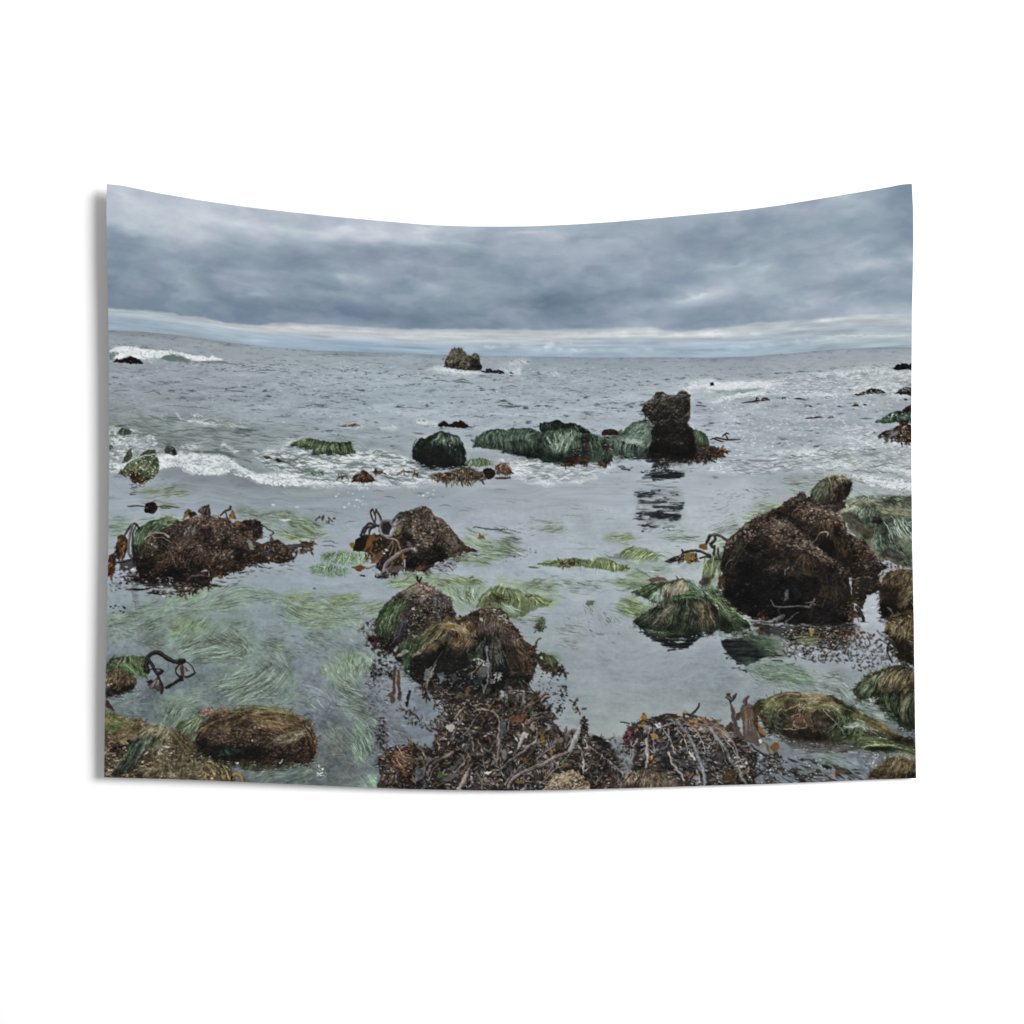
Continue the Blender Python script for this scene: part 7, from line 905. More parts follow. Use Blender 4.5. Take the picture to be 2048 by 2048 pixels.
scatter(Z('C3',1400,1200,1900,1180,1932,1380,1560,1400,1420,1330), 190, [(92,92,94),(74,74,76),(110,108,108),(60,58,58)], (8,20), (2.4,5.4), lambda x, y: RNG.normal(25, 25), (160,164,170), .4); patch(Z('C3',1450,1160,1600,1120,1560,1240,1600,1400,1480,1380), (40,40,42), .5, 6, 9, 5)
dots(Z('C3',1130,1080,1190,980,1260,980,1240,1120,1150,1150), 130, [(96,48,58),(72,38,48),(124,72,80),(54,36,42)], (.9,2.2), (.5,.95)); dots(Z('C3',1600,990,1932,980,1932,1120,1760,1080), 170, [(160,140,122),(110,90,78),(196,182,166),(72,60,54)], (.8,1.9), (.4,.9)); comb([Z('C3',1620,900,1760,960,1932,1000), Z('C4',0,930,120,1000,230,1100), Z('C4',0,980,120,1060,280,1160)], 130, [(128,104,90),(96,78,68),(160,142,124),(70,58,54)], (.8,1.6), (.45,.9), 5)
for t_, q_, w_, c_ in (('C3',[(1620,940),(1700,1010),(1760,1110),(1810,1220),(1850,1340),(1875,1450),(1885,1530)],8,(96,98,102)),('C4',[(0,985),(60,1060),(130,1170),(200,1280),(270,1390),(340,1500)],6.5,(118,116,112)),('C3',[(1548,1220),(1580,1310),(1630,1400),(1690,1480)],4.4,(142,136,128)),('C3',[(1560,1000),(1565,1080),(1590,1190)],3,(118,104,96)),('C3',[(1350,1100),(1345,1220),(1355,1360)],6,(120,112,108)),('C3',[(1270,1090),(1230,1200),(1215,1330)],4.4,(112,112,114)),('C3',[(1420,1000),(1425,1140),(1420,1230)],3.4,(92,90,92)),('C3',[(1430,1010),(1470,990),(1520,970),(1580,960)],3,(124,116,112)),('C3',[(1750,880),(1800,840),(1825,800),(1828,772)],3.4,(54,50,54)),('C3',[(1690,890),(1700,860),(1740,870)],4,(56,52,52)),('C3',[(1760,910),(1780,880),(1810,890)],4.4,(58,54,54)),('C3',[(1850,900),(1932,970)],3,(92,86,84)),('C4',[(200,1090),(240,1180),(270,1270)],3,(130,112,108)),('C3',[(1110,938),(1150,945),(1190,952)],2.6,(70,76,80)),('C3',[(1470,885),(1540,870),(1620,875)],3,(60,54,52)),('C3',[(1740,1230),(1790,1280),(1800,1300)],3.4,(190,184,178))): tube(Z(t_, *np.ravel(q_)), w_, c_, tuple(min(226, v+46) for v in c_), 18)
for q_, c_ in (([(1290,915),(1310,870),(1330,855),(1360,890),(1350,935),(1310,930)],(142,102,38)), ([(1270,975),(1310,945),(1345,955),(1330,985),(1280,990)],(138,100,46)), ([(1395,1060),(1430,1045),(1470,1070),(1465,1100),(1410,1100)],(146,106,44)), ([(1690,850),(1715,825),(1730,850),(1710,865)],(142,110,60)), ([(1600,920),(1640,890),(1680,900),(1660,920)],(134,98,44)), ([(1710,930),(1730,905),(1820,920),(1810,945)],(132,96,42)), ([(1810,890),(1860,885),(1932,920),(1900,940)],(128,94,44)), ([(1370,1250),(1400,1240),(1395,1290),(1375,1290)],(128,100,48)), ([(1520,905),(1560,890),(1590,910)],(128,92,48)), ([(1700,1420),(1760,1410),(1790,1440),(1720,1450)],(116,76,44))): patch(Z('C3', *np.ravel(q_)), c_, .95, 2, 5); dots(Z('C3', *np.ravel(q_)), 7, [tuple(int(v*1.25) for v in c_), tuple(int(v*.6) for v in c_)], (.7,1.5))
dots(Z('C3',1430,960,1480,950,1490,1000,1440,1000), 14, [(206,208,208)], (1,2.2)); patch(Z('C3',1830,1000,1860,980,1880,1010,1840,1020), (190,180,166), .8, 1.5, 5); patch(Z('C3',1750,1250,1780,1230,1800,1290,1780,1300), (180,172,166), .7, 2, 5); patch(Z('C3',1320,990,1390,970,1400,1000,1330,1040), (150,154,160), .6, 3, 5)
patch(Z('C4',60,1240,160,1180,180,1280,100,1320), (64,62,60), .7, 4, 6); dots(Z('C4',160,1260,320,1260,420,1400,400,1500,260,1380), 190, [(188,186,182),(120,112,106),(60,54,52),(150,144,138)], (.8,2), (.5,.95)); patch(Z('C4',120,1430,200,1380,260,1440,230,1520,130,1520), (70,56,38), .7, 4, 6); patch(Z('C4',290,1400,330,1390,360,1410,320,1430), (132,90,44), .9, 2, 5); scatter(Z('C4',0,1300,100,1330,120,1500,0,1520), 40, [(130,124,116),(84,78,72),(60,54,52)], (8,16), (2,4), lambda x, y: 30+RNG.normal(0, 15), (196,192,186), .5)
tf = Z('C3',1115,1560,1140,1490,1190,1420,1260,1395,1340,1390,1420,1395,1490,1390,1550,1420,1610,1470,1660,1530,1660,1590,1120,1590); patch(tf, (74,58,50), 1, 2, 6); REG['tuft'] = tf
comb([Z('C3',1240,1395,1170,1450,1120,1550), Z('C3',1300,1390,1270,1460,1240,1570), Z('C3',1380,1395,1370,1470,1370,1570), Z('C3',1460,1395,1490,1470,1520,1570), Z('C3',1520,1400,1590,1460,1660,1560)], 420, [(150,124,106),(112,88,76),(184,162,142),(72,56,50),(134,100,86),(92,100,66)], (.8,1.6), (.5,.92), 4, (0,.55), (.4,1))
# standing blades and floating leaves, right
patch(Z('C4',150,970,190,940,230,960,280,1000,260,1050,190,1020), (60,54,52), .9, 3, 6)
for q_, c_ in (([(185,760),(200,755),(215,800),(240,850),(240,900),(250,960),(270,1010),(305,1060),(300,1090),(260,1080),(220,1010),(205,940),(195,860)],(82,70,63)), ([(240,860),(285,845),(290,890),(250,940),(235,910)],(70,58,52)), ([(200,940),(180,970),(210,970)],(70,58,52)), ([(285,840),(295,790),(325,770),(350,765),(400,790),(430,830),(445,900),(430,960),(440,1030),(470,1090),(490,1130),(460,1170),(380,1140),(320,1110),(305,1040),(300,960),(285,900)],(96,83,76)), ([(390,800),(430,830),(450,900),(450,960),(520,1080),(470,1090),(430,1000),(405,960),(410,880)],(74,56,38)), ([(445,955),(475,980),(505,1030),(530,1075),(490,1060),(455,1030)],(146,104,40)), ([(305,760),(320,720),(345,710),(350,760),(330,785)],(112,84,82))): patch(Z('C4', *np.ravel(q_)), c_, .97, 1.6, 6)
comb([Z('C4',300,790,300,900,320,1080), Z('C4',370,780,380,900,380,1100), Z('C4',400,810,400,960,440,1130)], 60, [(112,98,90),(74,62,56),(96,78,58)], (1,2.4), (.3,.6), 3); comb([Z('C4',200,790,220,900,270,1060), Z('C4',225,850,240,960,290,1080)], 24, [(100,86,80),(62,52,47)], (.8,1.8), (.3,.6), 2); patch(Z('C4',325,800,345,790,355,850,345,910,330,900), (120,86,50), .6, 2, 5)
for q_, w_ in (([(195,755),(190,720),(175,690)],4.4), ([(195,745),(215,730),(235,700),(240,685)],4.4), ([(185,740),(165,725),(150,715)],3), ([(215,735),(220,700)],3), ([(160,700),(165,685),(185,682)],3), ([(330,770),(335,730),(350,705)],3.4)): tube(Z('C4', *np.ravel(q_)), w_, (86,72,70), (120,104,100), 8)
for q_, c_ in (([(370,1130),(400,1170),(460,1210),(490,1240),(430,1210),(380,1170)],(54,48,46)), ([(440,1110),(470,1095),(490,1120),(470,1150)],(206,200,192)), ([(500,1130),(530,1140),(550,1190),(560,1240),(530,1200)],(120,88,48)), ([(560,1180),(600,1130),(640,1135),(640,1170),(620,1210),(580,1220)],(124,86,40)), ([(590,1220),(630,1220),(630,1280),(600,1270)],(84,64,42))): patch(Z('C4', *np.ravel(q_)), c_, .95, 2, 5)
scatter(Z('C4',430,1200,560,1220,640,1260,900,1280,1200,1330,1440,1450,1440,1520,430,1530), 150, [(58,56,56),(76,72,70),(46,44,44),(96,90,86),(72,60,48)], (12,30), (1.8,4), lambda x, y: 20+RNG.normal(0, 10), (186,192,196), .25, bend=.3); scatter(Z('C4',330,1190,560,1230,660,1330,640,1500,430,1500), 46, KG, (7,15), (2,4), lambda x, y: 30+RNG.normal(0, 25), (196,200,206), .45)
for q_, c_ in (([(1150,1390),(1200,1375),(1270,1385),(1270,1410),(1180,1415)],(84,66,48)), ([(1120,1420),(1140,1350),(1165,1370),(1160,1470),(1120,1475)],(124,112,108)), ([(930,1290),(960,1280),(1005,1295),(970,1305)],(66,68,64)), ([(900,1370),(960,1380),(1000,1420),(940,1410)],(92,112,82)), ([(880,1210),(1050,1218),(1180,1215),(1260,1205),(1280,1220),(1100,1235),(900,1222)],(62,56,54)), ([(1270,1215),(1360,1215),(1365,1230),(1280,1232)],(150,152,156))): patch(Z('C4', *np.ravel(q_)), c_, .9, 1.6, 6)
mat(Z('C4',980,1230,1200,1240,1220,1310,1020,1300), 60, 8, FG, (136,150,146), .4); mat(Z('C4',1100,1300,1440,1260,1440,1440,1250,1440), 50, 22, FGB+LGT, None, a=(.2,.45)); dots(Z('C4',1380,1180,1640,1260,1560,1330,1460,1430,1420,1300), 60, [(200,204,210),(80,78,80),(110,106,106)], (.8,1.9), (.5,.9)); dots(Z('C4',450,1220,1100,1300,1200,1510,460,1510), 70, [(214,216,218),(180,184,190)], (.7,1.6), (.5,.95))
# ---- bottom left: grass-capped boulders and the bent kelp stem
ga = Z('C1',55,420,75,380,120,345,200,332,330,330,410,335,430,390,425,450,440,520,380,520,330,500,260,500,180,460,60,470); patch(ga, (70,88,56), 1, 2, 6); REG['grasscap'] = ga
comb([Z('C1',130,345,80,390,60,440), Z('C1',220,335,200,400,180,460), Z('C1',300,332,330,420,380,520), Z('C1',410,335,400,430,440,525)], 320, [(84,108,64),(60,80,48),(116,136,92),(44,56,42),(104,98,70)], (.8,1.6), (.5,.92), 3, (0,.5), (.4,1)); comb([Z('C1',180,400,260,460,340,530), Z('C1',230,380,330,460,420,530)], 80, [(76,112,58),(54,80,48),(110,142,88)], (.8,1.5), (.5,.9), 3)
gb = Z('C1',55,690,52,480,110,455,200,460,280,490,320,530,335,580,300,640,230,660,150,680,100,700); rock(gb, [(28,24,22),(54,44,36),(90,76,60),(128,110,88),(166,150,126)], 2.4, 8, 1, 5, (18,7,3), top=.3, speck=.4); REG['hayD'] = gb
comb([Z('C1',120,465,80,540,60,620), Z('C1',200,470,190,560,160,650), Z('C1',260,490,290,570,300,640)], 190, HAYB, (.8,1.5), (.45,.9), 4); patch(Z('C1',200,620,330,580,310,640,220,660,140,680), (36,34,32), .7, 3, 6, 3); dots(Z('C1',70,580,110,580,100,620,75,620), 5, [(214,210,202)], (1,2)); patch(Z('C1',50,720,70,740,110,790,150,830,120,840,60,800,45,780), (70,54,46), .95, 2.5, 6); patch(Z('C1',50,690,100,700,90,720,52,730), (84,70,60), .9, 2, 6)
patch(Z('C1',435,600,470,570,500,540,530,520,560,560,570,650,550,665,500,640,450,640), (74,64,60), .92, 3, 6); comb([Z('C1',540,530,480,590,420,640), Z('C1',550,540,530,600,540,650)], 18, [(110,100,96),(60,52,50),(190,176,160)], (.9,2), (.5,.9), 2); patch(Z('C1',430,560,460,540,490,560,450,600), (38,34,34), .85, 2, 5); patch(Z('C1',380,655,440,640,520,650,470,670,400,670), (112,112,116), .5, 2, 6)
patch(Z('C1',585,620,650,580,710,540,745,515,780,520,775,560,720,575,670,600,610,640), (44,42,38), .95, 2.5, 6); patch(Z('C1',735,405,755,400,775,450,778,520,745,520,738,460), (84,56,46), .95, 2, 5); patch(Z('C1',775,440,800,450,825,475,790,475), (76,56,46), .9, 1, 4)
for q_, w_ in (([(410,430),(425,360),(450,320),(500,298),(550,305),(600,335),(660,365),(720,385),(765,380)],8), ([(435,470),(415,420),(425,380)],9), ([(440,350),(470,400),(500,460),(530,495)],6), ([(530,495),(560,480),(570,470)],6), ([(535,510),(550,560),(570,620),(570,670)],5), ([(725,400),(700,440),(695,480),(720,510),(745,520)],3), ([(775,380),(820,400),(855,440),(875,485)],1.8), ([(785,525),(830,515),(875,485)],2.6), ([(440,460),(500,450),(560,455),(590,470)],1.6), ([(735,370),(770,370)],7)): tube(Z('C1', *np.ravel(q_)), w_, (46,40,40), (86,78,78), 16)
patch(Z('C1',895,548,915,542,930,553,905,560), (104,112,116), .9, .8, 4)
lb = Z('C1',45,830,80,850,140,870,200,900,260,910,330,900,400,920,450,950,500,960,560,965,640,970,700,1000,760,1050,820,1120,870,1180,900,1240,940,1290,960,1400,980,1500,30,1500)
REG['boulderL'] = lb
rock(lb, [(38,32,26),(70,60,46),(112,96,74),(150,134,106),(188,172,142)], 3, 9, 1.2, 7, (30,10,3.2), top=.1, dark=[(232,1490,14,22,.3),(262,1500,26,40,.28),(230,1450,20,10,.1)], speck=.6, spc=(206,192,164), tint=(88,92,52))
mat(Z('C1',45,840,130,860,220,920,180,1000,60,1010), 150, 20, [(110,122,54),(82,98,46),(138,146,84),(64,78,42)], (96,108,52), .75, ln=(5,14), wob=1.2); dots(Z('C1',150,880,420,920,400,970,240,980), 150, [(140,122,92),(104,84,60),(80,66,48),(172,156,128)], (.8,1.9), (.45,.9)); mat(Z('C1',60,990,220,950,260,1000,100,1040), 40, -30, [(70,92,48),(90,112,62)], None)
patch(Z('C1',50,1140,140,1120,240,1140,220,1260,130,1240,60,1220), (48,40,34), .75, 4, 7); dots(Z('C1',50,1030,250,1030,250,1440,50,1440), 330, [(176,154,116),(140,118,86),(100,82,60),(60,50,42),(206,192,164),(84,60,52)], (.9,2.3), (.45,.95)); dots(Z('C1',480,1180,860,1180,940,1440,500,1440), 420, [(156,140,112),(112,100,76),(76,84,50),(196,184,160),(62,56,48),(92,72,66)], (.9,2.2), (.4,.9)); patch(Z('C1',160,1095,220,1075,250,1100,230,1130,170,1125), (186,166,112), .85, 2.5, 5)
for q_ in ([(410,1210),(430,1190),(440,1220),(420,1240)], [(375,1310),(395,1298),(412,1310),(390,1322)], [(570,1160),(620,1150),(640,1165),(600,1172)], [(60,1380),(80,1375),(85,1395),(65,1400)]): patch(Z('C1', *np.ravel(q_)), (222,214,192), .95, .8, 4)
comb([Z('C1',330,990,260,1080,180,1130), Z('C1',420,975,360,1040,290,1100), Z('C1',540,965,480,1010,420,1060)], 150, HAYB+[(190,170,136)], (.8,1.5), (.45,.9), 4); comb([Z('C1',500,1330,380,1380,250,1450), Z('C1',540,1320,500,1400,440,1460), Z('C1',580,1330,560,1400,540,1460)], 190, HAYB+[(190,172,138)], (.8,1.6), (.5,.92), 4)
patch(Z('C1',300,1110,400,1030,560,1040,640,1040,600,1080,520,1120,420,1200,340,1300,260,1360,180,1440,90,1440,200,1330,260,1220), (38,42,38), .8, 4, 8, 3)
comb([Z('C1',360,1010,290,1120,230,1270,130,1440), Z('C1',460,1000,400,1130,330,1270,180,1440), Z('C1',560,1000,500,1090,400,1220,260,1390)], 330, [(66,84,62),(48,62,50),(92,108,82),(38,46,42),(82,96,92),(120,124,96)], (.9,1.8), (.5,.92), 4, (0,.5), (.45,1), fade=.15); comb([Z('C1',480,975,400,1020,330,1090), Z('C1',620,965,580,1030,540,1100), Z('C1',660,980,640,1050,600,1120)], 150, [(190,174,142),(150,134,104),(120,112,84),(84,92,66)], (.8,1.5), (.5,.9), 4); comb([Z('C1',600,1040,560,1130,500,1230), Z('C1',560,1070,540,1160,480,1240)], 50, [(108,116,84),(80,92,68),(140,144,112)], (.9,1.8), (.5,.9), 3)
comb([Z('C1',700,990,800,1080,880,1190), Z('C1',740,1030,860,1170,930,1330)], 80, [(70,58,50),(100,86,70),(52,44,40)], (.8,1.5), (.4,.85), 4); dots(Z('C1',680,1000,800,1080,900,1240,840,1240,740,1100), 150, [(150,134,110),(90,78,66),(58,50,46)], (.8,1.8), (.45,.9)); mat(Z('C1',780,1320,880,1300,880,1440,780,1460), 50, 80, [(80,98,52),(100,116,66)], None, ln=(5,12))
comb([Z('C1',420,980,330,1060,200,1110,60,1180), Z('C1',300,920,200,990,60,1080)], 130, [(112,92,62),(84,72,50),(140,118,84),(70,78,48)], (.8,1.5), (.4,.85), 5, (0,.6), (.3,1)); comb([Z('C1',640,1000,700,1160,720,1330), Z('C1',720,1030,820,1180,860,1400), Z('C1',780,1080,900,1240,940,1440)], 200, [(104,90,64),(76,66,50),(132,114,84),(72,84,52)], (.8,1.5), (.35,.8), 6, (0,.65), (.3,1)); comb([Z('C1',560,1220,470,1320,420,1460), Z('C1',700,1240,640,1350,620,1470), Z('C1',800,1280,780,1380,760,1480)], 150, [(120,104,74),(84,74,54),(150,132,98),(78,90,56)], (.8,1.5), (.35,.8), 6, (0,.65), (.3,1))
# long brown mound
patch(Z('C1',940,1240,1200,1270,1400,1290,1700,1300,1790,1310,1740,1370,1560,1400,1400,1400,1280,1360,1000,1300), (58,56,40), .9, 5, 10, 2); dots(Z('C1',1250,1330,1740,1310,1700,1380,1400,1400), 120, [(96,88,52),(74,66,42),(50,46,38)], (.8,2), (.4,.8)); mat(Z('C1',1180,1330,1400,1420,1932,1300,1932,1480,1560,1500,1330,1480,1240,1400), 220, -25, [(84,104,88),(64,80,70),(112,130,114),(136,152,140)], (92,108,104), .7, ln=(14,34))
mat(Z('C1',470,960,560,880,700,830,860,860,900,900,780,960,700,990), 160, -40, FG+[(74,96,66)], (116,136,116), .7, a=(.4,.85), ln=(12,30))
gm_ = Z('C1',700,990,740,940,830,900,900,880,960,900,980,1000,900,1100,840,1120,760,1040); patch(gm_, (62,78,52), .92, 3, 7); comb([Z('C1',880,880,760,970,720,1020), Z('C1',930,890,840,1000,780,1060), Z('C1',980,920,900,1040,840,1130)], 260, [(86,108,70),(58,76,50),(118,138,102),(44,54,42),(160,172,150)], (.8,1.6), (.5,.92), 4)
lm = Z('C1',850,1130,900,1010,950,940,1000,890,1060,850,1140,830,1230,825,1320,820,1420,830,1560,820,1700,840,1800,880,1932,940,'C2',30,880,90,950,130,1020,160,1080,150,1180,120,1270,60,1310,0,1300,'C1',1860,1310,1760,1320,1600,1330,1400,1330,1250,1310,1120,1280,980,1260,900,1230)
REG['brownmound'] = lm
rock(lm, [(30,26,23),(54,44,36),(88,72,56),(124,104,82),(158,138,112)], 3, 9, 1.2, 6, (26,9,3), top=.30, dark=[(455,1505,50,20,.2),(560,1510,50,14,.14),(400,1480,16,24,.16)], speck=.3)
comb([Z('C1',1300,830,1120,890,960,990,860,1140), Z('C1',1340,850,1200,920,1080,970,960,1060), Z('C1',1350,880,1260,930,1180,970,1090,1000)], 330, [(132,104,74),(100,76,54),(164,138,106),(68,54,44),(90,94,60),(82,60,46)], (.8,1.6), (.45,.92), 5, (0,.55), (.4,1))
comb([Z('C1',1330,840,1480,860,1640,850,1800,890,1932,960), Z('C1',1340,870,1460,940,1620,960,1800,980,1932,1020), Z('C1',1380,900,1500,990,1660,1040,1840,1060,1932,1090)], 520, [(126,98,70),(94,72,52),(160,134,102),(66,54,44),(84,82,52),(112,78,56)], (.8,1.6), (.45,.92), 6, (0,.6), (.35,1)); comb([Z('C2',0,930,80,1000,120,1100,80,1250), Z('C2',0,1000,60,1080,80,1180,20,1290)], 230, [(132,104,74),(98,76,54),(164,140,108),(64,52,42),(82,66,44)], (.8,1.6), (.45,.92), 5, (0,.55), (.4,1))
comb([Z('C1',1930,1010,1760,1040,1600,1090,1500,1130), Z('C1',1930,1060,1800,1090,1700,1150,1640,1180)], 120, [(190,170,138),(150,130,102),(112,108,74),(206,190,160)], (.8,1.5), (.45,.9), 5, (0,.6), (.35,1)); comb([Z('C1',1100,830,1300,815,1560,810,1800,870,1932,930), Z('C1',1140,850,1340,825,1580,820,1800,885)], 90, [(88,96,60),(66,74,48),(112,114,76)], (.8,1.5), (.45,.85), 5, (0,.7), (.25,1))
patch(Z('C1',980,1190,1160,1150,1400,1170,1560,1200,1500,1290,1250,1280,1000,1250), (36,38,34), .62, 8, 12, 8); comb([Z('C1',1140,1180,1220,1220,1260,1290), Z('C1',1200,1170,1300,1200,1400,1220), Z('C1',1090,1200,1060,1240,1000,1270)], 70, [(60,82,66),(44,60,52),(84,104,88)], (.8,1.5), (.45,.85), 4); dots(Z('C1',1150,1000,1500,960,1600,1120,1300,1180,1080,1140), 330, [(122,98,78),(84,66,54),(56,46,40),(150,128,106)], (.8,1.8), (.35,.85)); dots(Z('C1',1500,1160,1932,1120,1932,1290,1600,1310), 200, [(112,90,72),(76,62,52),(140,120,98),(50,42,38)], (.8,1.8), (.35,.85))
dots(Z('C1',900,830,1030,790,1030,880,930,890), 70, [(140,88,74),(104,64,54),(180,140,124),(70,48,44)], (1,2.2), (.5,.95)); dots(Z('C1',1040,830,1170,800,1180,840,1060,870), 60, [(128,88,70),(92,70,54),(104,108,66)], (.9,1.9), (.5,.9)); patch(Z('C1',1390,1105,1400,1098,1415,1108,1400,1115), (220,214,200), .9, .6, 4); stroke(Z('C1',1655,1308,1690,1285), 3, (216,222,220)); stroke(Z('C1',1255,1325,1280,1312), 3, (210,216,214))
patch(Z('C1',930,1290,1000,1260,1160,1290,1180,1340,1240,1420,1250,1500,1190,1500,960,1490,940,1400), (84,74,50), .97, 3, 8); REG['hayE'] = Z('C1',930,1290,1040,1270,1120,1300,1170,1360,1200,1440,1200,1500,980,1500,950,1400)
comb([Z('C1',960,1300,1060,1320,1120,1400,1140,1490), Z('C1',1000,1290,1110,1320,1170,1400,1190,1490), Z('C1',940,1320,1000,1360,1040,1420,1050,1490)], 190, HAYB+[(180,160,124),(104,110,60)], (.8,1.6), (.5,.92), 4, (0,.5), (.4,1)); dots(Z('C1',940,1400,1060,1400,1080,1490,960,1490), 60, [(190,172,134),(120,98,70)], (.8,1.8))
tube(Z('C1',1215,1460,1225,1430,1250,1415,1285,1425,1305,1455,1315,1495), 7, (124,90,58), (170,134,96), 14); tube(Z('C1',1205,1470,1215,1435), 3, (44,38,34), None)
# ---- outlines broken up, reflections painted at their feet, lower parts shaded in the print
for k_, n_, L_ in (('heap',150,(3,9)),('centre',110,(2,6)),('mound',120,(3,8)),('moundb',160,(3,10)),('big',150,(2,7)),('bigback',110,(2,6)),('weedheap',200,(4,12)),('kelpmound',150,(4,12)),('hayA',130,(4,15)),('hayB',130,(4,15)),('hayC',120,(5,15)),('grassD',150,(4,14)),('grassC',150,(4,14)),('grassB',160,(4,16)),('grassA',110,(4,14)),('brownmound',260,(5,18)),('boulderL',130,(4,12)),('grasscap',60,(3,9)),('hayD',50,(3,8)),('headR',70,(3,8)),('tower',90,(1.5,4)),('hump',70,(2,7)),('reeffront',90,(2,6)),('dome',60,(2,6)),('stoneA',50,(2,6)),('bank',70,(3,10)),('tuft',60,(4,10)),('weedA',30,(2,6)),('ballB',40,(2,6))): fringe(REG[k_], n_, L_)
for k_, n_, d_, x_ in (('heap',110,26,None),('centre',70,16,(760,960)),('moundb',60,14,None),('big',110,26,None),('grassB',60,10,None),('grassD',80,16,None),('brownmound',90,20,None),('hayA',40,16,None),('hayB',30,10,None),('kelpmound',60,10,None),('tower',40,12,None),('dome',50,9,None),('reeffront',60,9,None),('reefright',40,8,None),('hayD',30,10,None),('hump',40,7,None),('weedheap',120,14,None),('mound',30,10,(700,770)),('grassC',60,14,None)): waterline(REG[k_], n_, d_, .55, .6, x_)
for k_, f_ in (('big',.80),('bigback',.86),('heap',.84),('dome',.92),('tower',.74),('centre',.86),('moundb',.88),('brownmound',.78),('grassD',.80),('hayA',.78),('hayB',.8),('hayC',.8),('grassC',.8),('hayD',.7),('mound',.86),('reeffront',.84),('reefleft',.84),('grassB',.88),('kelpmound',.95)):
    w_, gx_, gy_, d_ = sdf(REG[k_], 6); y_ = (gy_-gy_.min())/(gy_.max()-gy_.min()); IMG[w_[1]:w_[3], w_[0]:w_[2]] *= 1-(sstep(-2, 10, d_)*(1-f_)*(.5+1.0*y_))[..., None]
patch(Z('B4',600,430,700,480,860,590,1000,690,1130,800,1240,900,1290,880,1200,760,1080,620,960,520,800,440,680,400), (32,29,27), .5, 6, 9, 5)
for q_, s_ in (((500,395,600,430,700,510,900,625,1000,720,1170,870,1260,940), 7), ((800,215,900,300,1060,370,1200,450,1290,590,1480,720,1620,900), 7), ((530,390,430,440,330,520,230,620,150,720), 5)):
    c_ = curve(Z('B4', *q_), 400)
    for k_ in range(230):
        x_, y_ = c_[RNG.integers(400)]+RNG.normal(0, s_*.6, 2)+(-s_*.3, s_*.5*RNG.random()); q = RNG.uniform(.8, 2.1); stroke(np.array([(x_-q*.5, y_), (x_+q*.5, y_+RNG.normal(0, .6))]), q*1.3, pick([(112,102,90),(136,126,112),(88,76,66),(160,152,138),(36,32,30)], .25), RNG.uniform(.2, .7), 'flat')
w_, gx_, gy_, d_ = sdf(REG['moundb'], 6); v_ = IMG[w_[1]:w_[3], w_[0]:w_[2]]; v_ *= 1+sstep(-2, 6, d_)[..., None]*np.array((-.05,.03,.04), f32)
w_, gx_, gy_, d_ = sdf(REG['weedheap'], 6); v_ = IMG[w_[1]:w_[3], w_[0]:w_[2]]; v_ *= 1-sstep(-2, 6, d_)[..., None]*.05
w_, gx_, gy_, d_ = sdf(REG['boulderL'], 6); v_ = IMG[w_[1]:w_[3], w_[0]:w_[2]]; v_ *= 1+(sstep(-2, 6, d_)*-.10)[..., None]*np.array((1.0,1.0,.98), f32)
# ---- even out: strokes broken up where weed and stone are, tones clumped, colours pulled towards the print's greys
M = np.zeros((CH, CW), f32)
for P_ in list(REG.values()):
    w_, gx_, gy_, d_ = sdf(P_, 20); v_ = M[w_[1]:w_[3], w_[0]:w_[2]]; np.maximum(v_, sstep(-12, 6, d_), out=v_)
M = np.maximum(M, sstep(980, 1040, YY)*.5)
def at(x, y):
    x = np.clip(x-OX, 0, CW-1.01); y = np.clip(y-OY, 0, CH-1.01); i = x.astype(np.int32); j = y.astype(np.int32); a = (x-i)[..., None]; b = (y-j)[..., None]
    return (IMG[j, i]*(1-a)+IMG[j, i+1]*a)*(1-b)+(IMG[j+1, i]*(1-a)+IMG[j+1, i+1]*a)*b
dx_ = (fbm(XX/5, YY/5, 1, 2)-.5)*4.2+(fbm(XX/19, YY/19, 3, 2)-.5)*8; dy_ = (fbm(XX/5, YY/5, 6, 2)-.5)*3.6+(fbm(XX/19, YY/19, 8, 2)-.5)*6
IMG[:] = at(XX+dx_*M, YY+dy_*M)
cl = 1+M*((fbm(XX/36, YY/28, 2, 5, .6)-.5)*.95+(fbm(XX/5.5, YY/4.5, 9, 3, .6)-.5)*.6)
below = sstep(-4, 10, YY-hor1[None, :])
lum = IMG@np.array((.3,.59,.11), f32)
wat = np.clip((lum-118)/40, 0, 1)
cl = 1+(cl-1)*(1-.75*wat)
IMG *= cl[..., None]
def blur(A, r):
    for ax in (0, 1):
        for _ in range(2):
            P_ = np.pad(A, [(r+1, r) if i == ax else (0, 0) for i in range(3)], mode='edge'); c_ = np.cumsum(P_, axis=ax, dtype=np.float64)
            A = ((c_[2*r+1:]-c_[:-2*r-1]) if ax == 0 else (c_[:, 2*r+1:]-c_[:, :-2*r-1]))/(2*r+1)
    return A.astype(f32)
l1 = (IMG@np.array((.3,.59,.11), f32))[..., None]
loc = (l1-blur(l1, 16))*.22+(l1-blur(l1, 2))*.22
g0 = np.clip((IMG[..., 1]-np.maximum(IMG[..., 0], IMG[..., 2])-2)/14, 0, 1); IMG += loc*(below*(.75+.35*M)*(1-.25*wat)*(1+1.6*g0*wat))[..., None]
IMG[:] = np.where(IMG < 96, 96*(np.clip(IMG, 0, 96)/96)**(1+.16*below[..., None]), IMG)
grn = np.clip((IMG[..., 1]-np.maximum(IMG[..., 0], IMG[..., 2])-2)/14, 0, 1)
sat = 1-below*(.24-.22*wat-.16*grn*wat+.10*grn*(1-wat))
g_ = (IMG@np.array((.3,.59,.11), f32))[..., None]; IMG[:] = g_+(IMG-g_)*sat[..., None]
